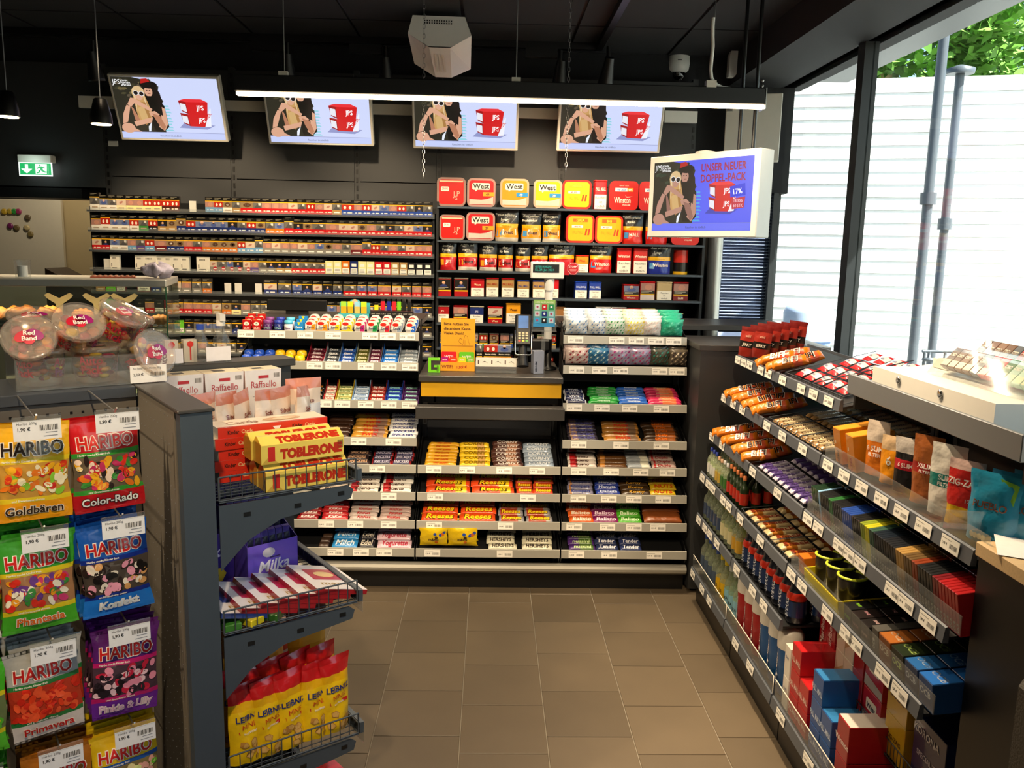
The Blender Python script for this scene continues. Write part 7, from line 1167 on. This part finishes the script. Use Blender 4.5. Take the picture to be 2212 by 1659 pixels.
# ---- small things on the rear cap
zc = GZ+.0125
def on(px, py): p = PZ(px, py, zc); return p
p = PG(435, 785, 2.45); o = empty('water_bottle', 'clear plastic water bottle with blue cap on the gondola cap', 'bottle', gp(PG(435, 780, 2.45).dot(E1), 2.45, zc), GA); MB().lathe([(.02, 0), (.021, .003), (.021, .06), (.012, .082), (.009, .095)], 14).build('body', 'acrylic', o); MB().lathe([(.011, .093), (.011, .108)], 12).build('cap', mat('cap_blue', '2a4ab0', .4), o)
o = empty('spray_bottle', 'clear spray bottle with white nozzle on the gondola cap', 'bottle', gp(PG(479, 760, 2.47).dot(E1), 2.47, zc), GA); MB().lathe([(.022, 0), (.024, .004), (.024, .06), (.012, .09), (.01, .1)], 14).build('body', 'acrylic', o); MB().lathe([(.013, .1), (.013, .115)], 12).build('collar', 'white', o); MB().box(-.008, .008, -.02, .014, .115, .135).build('nozzle', 'white', o)
for i, (px, w) in enumerate(((371, .05), (473, .055))): o = empty('card_stand', 'blank white card in a clear stand on the gondola cap, '+['beside the acrylic bin', 'below the spray bottle'][i], 'card stand', gp(PG(px, 785, 2.415).dot(E1), 2.415, zc), GA, 'blank card stands'); MB().box(-w/2*1.25, w/2*1.25, 0, .001, .004, .045, 'f0eef4').build('card', 'matte', o); MB().box(-w/2*1.3, w/2*1.3, -.002, .03, 0, .003).build('foot', 'acrylic', o); MB().tube([(0, .001, .045), (.05, .08, .005)], .0015, 5).build('strut', 'steel', o)
for i, px in enumerate((370, 410)): m = MB().box(-.018, .018, -.012, .012, 0, .065, 'd8ccb8'); m.disc(fy(-.0126), 0, .052, .009, 'd82c20', 10); m.rect(fy(-.0126), -.002, .002, .005, .045, 'd82c20'); tag(m.build('candle_box', 'gloss', None, gp(PG(px, 785, 2.465).dot(E1), 2.465, zc), GA), 'small pale box with red flower on the gondola cap, '+['nearer the bin', 'nearer the bottles'][i], 'small box', 'small flower boxes')
# ================================================================== BAKERY CASE AND BACK ROOM DETAILS
BA = R(14); bo = Vector((-1.398, 3.65, 0)); BX = Vector((math.cos(BA), math.sin(BA), 0)); BY = Vector((-math.sin(BA), math.cos(BA), 0))
zt = PY(200, 607, 3.45).z
def bk(a, b, z): return bo+BX*a+BY*b+Vector((0, 0, z))
o = empty('bakery_case', 'glass bakery display case with brushed metal top', 'display case', bo, BA); Lb = 1.5
MB().rbox(-Lb, .0, 0, .46, zt-.03, zt, .003).build('top_frame', 'alu', o); MB().box(-Lb, -.002, .0, .006, 1.0, zt-.031).build('front_glass', 'caseglass', o); MB().box(-.006, 0, .007, .45, 1.0, zt-.031).build('side_glass', 'caseglass', o); MB().box(-.004, .001, -.001, .001, 1.0, zt-.03).build('glass_edge', mat('glass_edge', '3a6a4c', .2), o)
MB().box(-Lb, -.008, .02, .44, 1.290, 1.297).build('shelf', 'caseglass', o); MB().box(-Lb, -.002, .0, .46, 0, .999).build('base', 'black', o); MB().box(-Lb, -.002, .0, .46, .9995, 1.01).build('floor_plate', 'offwhite', o)
light('AREA', 'bakery_case_lamp', bk(-.5, .12, zt-.04), bk(-.5, .2, 1.0), 5, WARM, shape='RECTANGLE', size=1.0, size_y=.04)
def ball(rows, cols, fn): m = MB(); m.grid(fn, cols, rows, 'b9722c'); return m
def croissant(seed, s=1):
    rr = random.Random(seed)
    def f(u, v):
        t = (u-.5)*2; a = t*1.15; r0 = .055*s; cx, cy = r0*math.sin(a)*1.25, r0*(1-math.cos(a)); th = .034*s*max(.02, 1-abs(t)**2.2)*(1+.10*math.sin(22*u)); q = 2*math.pi*v
        n = Vector((-math.sin(a)*-1, math.cos(a), 0)); n = Vector((math.sin(a), -math.cos(a), 0)); return Vector((cx, cy, th*.85))+n*(th*math.cos(q))+Vector((0, 0, th*.85*math.sin(q)))
    m = MB(); m.grid(f, 26, 10, 'b9722c'); return m.data('croissant', 'pastry')
cm_ = croissant(1, 1.35)
for i, (a, b) in enumerate(((-.60, .10), (-.63, .24), (-.70, .12))): tag(ob('croissant', cm_, None, bk(a, b, 1.2985), BA+.5*i), 'golden brown croissant in the bakery case, '+['nearest the clear gummy tubs', 'behind the front croissants', 'at the photo edge'][i], 'croissant', 'croissants')
def loaf(seed, lx, ly, lz):
    def f(u, v):
        t = 2*u-1; e = max(0, 1-t*t)**.4; q = 2*math.pi*v; k = 1+.08*math.sin(26*u+3*math.sin(q)); return Vector((t*lx, ly*e*math.cos(q)*k, lz*(1+e*math.sin(q)*k*.98)))
    m = MB(); m.grid(f, 24, 12, 'b9722c'); return m.data('pastry', 'pastry')
for i, (a, b, lx, ly, lz, nm) in enumerate(((-.495, .14, .052, .045, .042, 'swirled round pastry'), (-.37, .17, .045, .04, .035, 'small round pastry'), (-.115, .12, .045, .03, .022, 'sugared braided pastry, farther from the case corner'), (-.045, .11, .04, .03, .024, 'sugared braided pastry at the case corner'), (-.25, .26, .06, .035, .028, 'long pastry at the back'))): tag(ob('pastry', loaf(i, lx, ly, lz), None, bk(a, b, 1.2985), BA), nm+' of the bakery shelf', 'pastry', 'pastries')
for i, a in enumerate((-.15, -.66)): tag(MB().box(-.05, .05, 0, .003, 0, .028, '1c1c1c').text(fy(-.0006), 'Kuchen 1,80', 0, .009, .012, 'd8d4c8', 0, maxw=.08).build('price_sign', 'matte', None, bk(a, .055, 1.2985), BA), 'black chalk price sign in the bakery case, '+['at the case corner', 'before the croissants'][i], 'price sign', 'bakery price signs')
for i, a in enumerate((-.36, -.52, -.24)): m = MB().prism([(-.06, .09), (-.05, .075), (-.015, .05), (-.012, 0), (.012, 0), (.015, .05), (.05, .075), (.06, .09), (.045, .1), (0, .075), (-.045, .1)], 0, .01); tag(m.build('wooden_paddle', 'wood', None, bk(a, .43, 1.32), BA), 'forked wooden paddle standing at the back of the bakery case, '+['middle', 'nearest the photo edge', 'nearest the case corner'][i], 'paddle', 'wooden paddles')
def towel(u, v): a = 2*math.pi*u; e = math.sin(math.pi*v); k = 1+.16*math.sin(5*a+4*v)+.08*math.sin(9*a-7*v); return (.062*math.cos(a)*k*max(.05, e)**.6, .045*math.sin(a)*k*max(.05, e)**.6, .026+.026*-math.cos(math.pi*v)*(1+.3*math.sin(3*a+1)+.2*math.sin(7*a))+.004*math.sin(11*a+9*v)*e)
tag(MB().grid(towel, 28, 12, 'c2b6c4').build('tea_towel', 'cloth', None, bk(-.055, .15, zt+.012), BA), 'crumpled grey lilac cloth lying on the bakery case', 'cloth')
g_ = MB().box(-.09, .09, -.05, .05, 0, .006, 'c86a4c')
for i in range(8): g_.box(-.085+i*.0225, -.075+i*.0225, -.045, .045, .006, .010, 'd88a68')
tag(g_.build('grill_mat', 'gloss', None, bk(-.24, .2, zt+.001), BA+.1), 'flat coral ribbed mat lying on the bakery case', 'mat')
o = empty('glass_jar', 'bright glass jar on the bakery case at the photo edge', 'jar', bk(-.575, .1, zt+.001), BA); MB().lathe([(.03, 0), (.032, .06), (.034, .075)], 12, 'e8e0d0').build('glass', 'acrylic', o); MB().lathe([(.02, .004), (.02, .05)], 10).build('candle', 'white', o)
# back room: board with magnets, dark carton
tag(MB().box(-1.2, 0, 0, .03, .3, 2.0).build('notice_board', 'offwhite', None, (PY(135, 500, 6.9).x, 6.9, 0)), 'cream door leaf with round magnets in the back room', 'board')
for i, (px, py, c) in enumerate(((7, 457, 'c8a838'), (19, 457, 'b8a040'), (29, 457, '3a9a48'), (38, 457, 'a0386c'), (20, 488, '7a2868'), (58, 470, '6a5c48'), (34, 492, '7a6a48'), (56, 492, 'c8b88c'), (64, 506, '8a7a4c'))): p = PY(px, py, 6.88); tag(MB().lathe([(.024, 0), (.024, .008), (.015, .012)], 12, c).build('magnet', 'gloss', None, (p.x, 6.895, p.z)), ['yellow', 'olive', 'green', 'magenta', 'purple', 'brown', 'khaki', 'pale', 'tan'][i]+' round magnet on the cream board in the back room', 'magnet', 'round magnets'); 
for q in D.objects:
    if q.name.startswith('magnet'): q.rotation_euler = (R(90), 0, 0)
p = PY(160, 590, 5.9); tag(MB().prism([(-.12, 0), (.35, 0), (.35, .18), (-.12, .42)], 0, .3).build('dark_carton', mat('brown_board', '3a2a18', .8), None, (p.x, 5.75, 1.05)), 'dark brown slanted board standing in the doorway', 'board'); struct(MB().box(-2.75, -1.95, 5.7, 6.1, 0, 1.045).build('wall_low_cabinet', 'cream'))
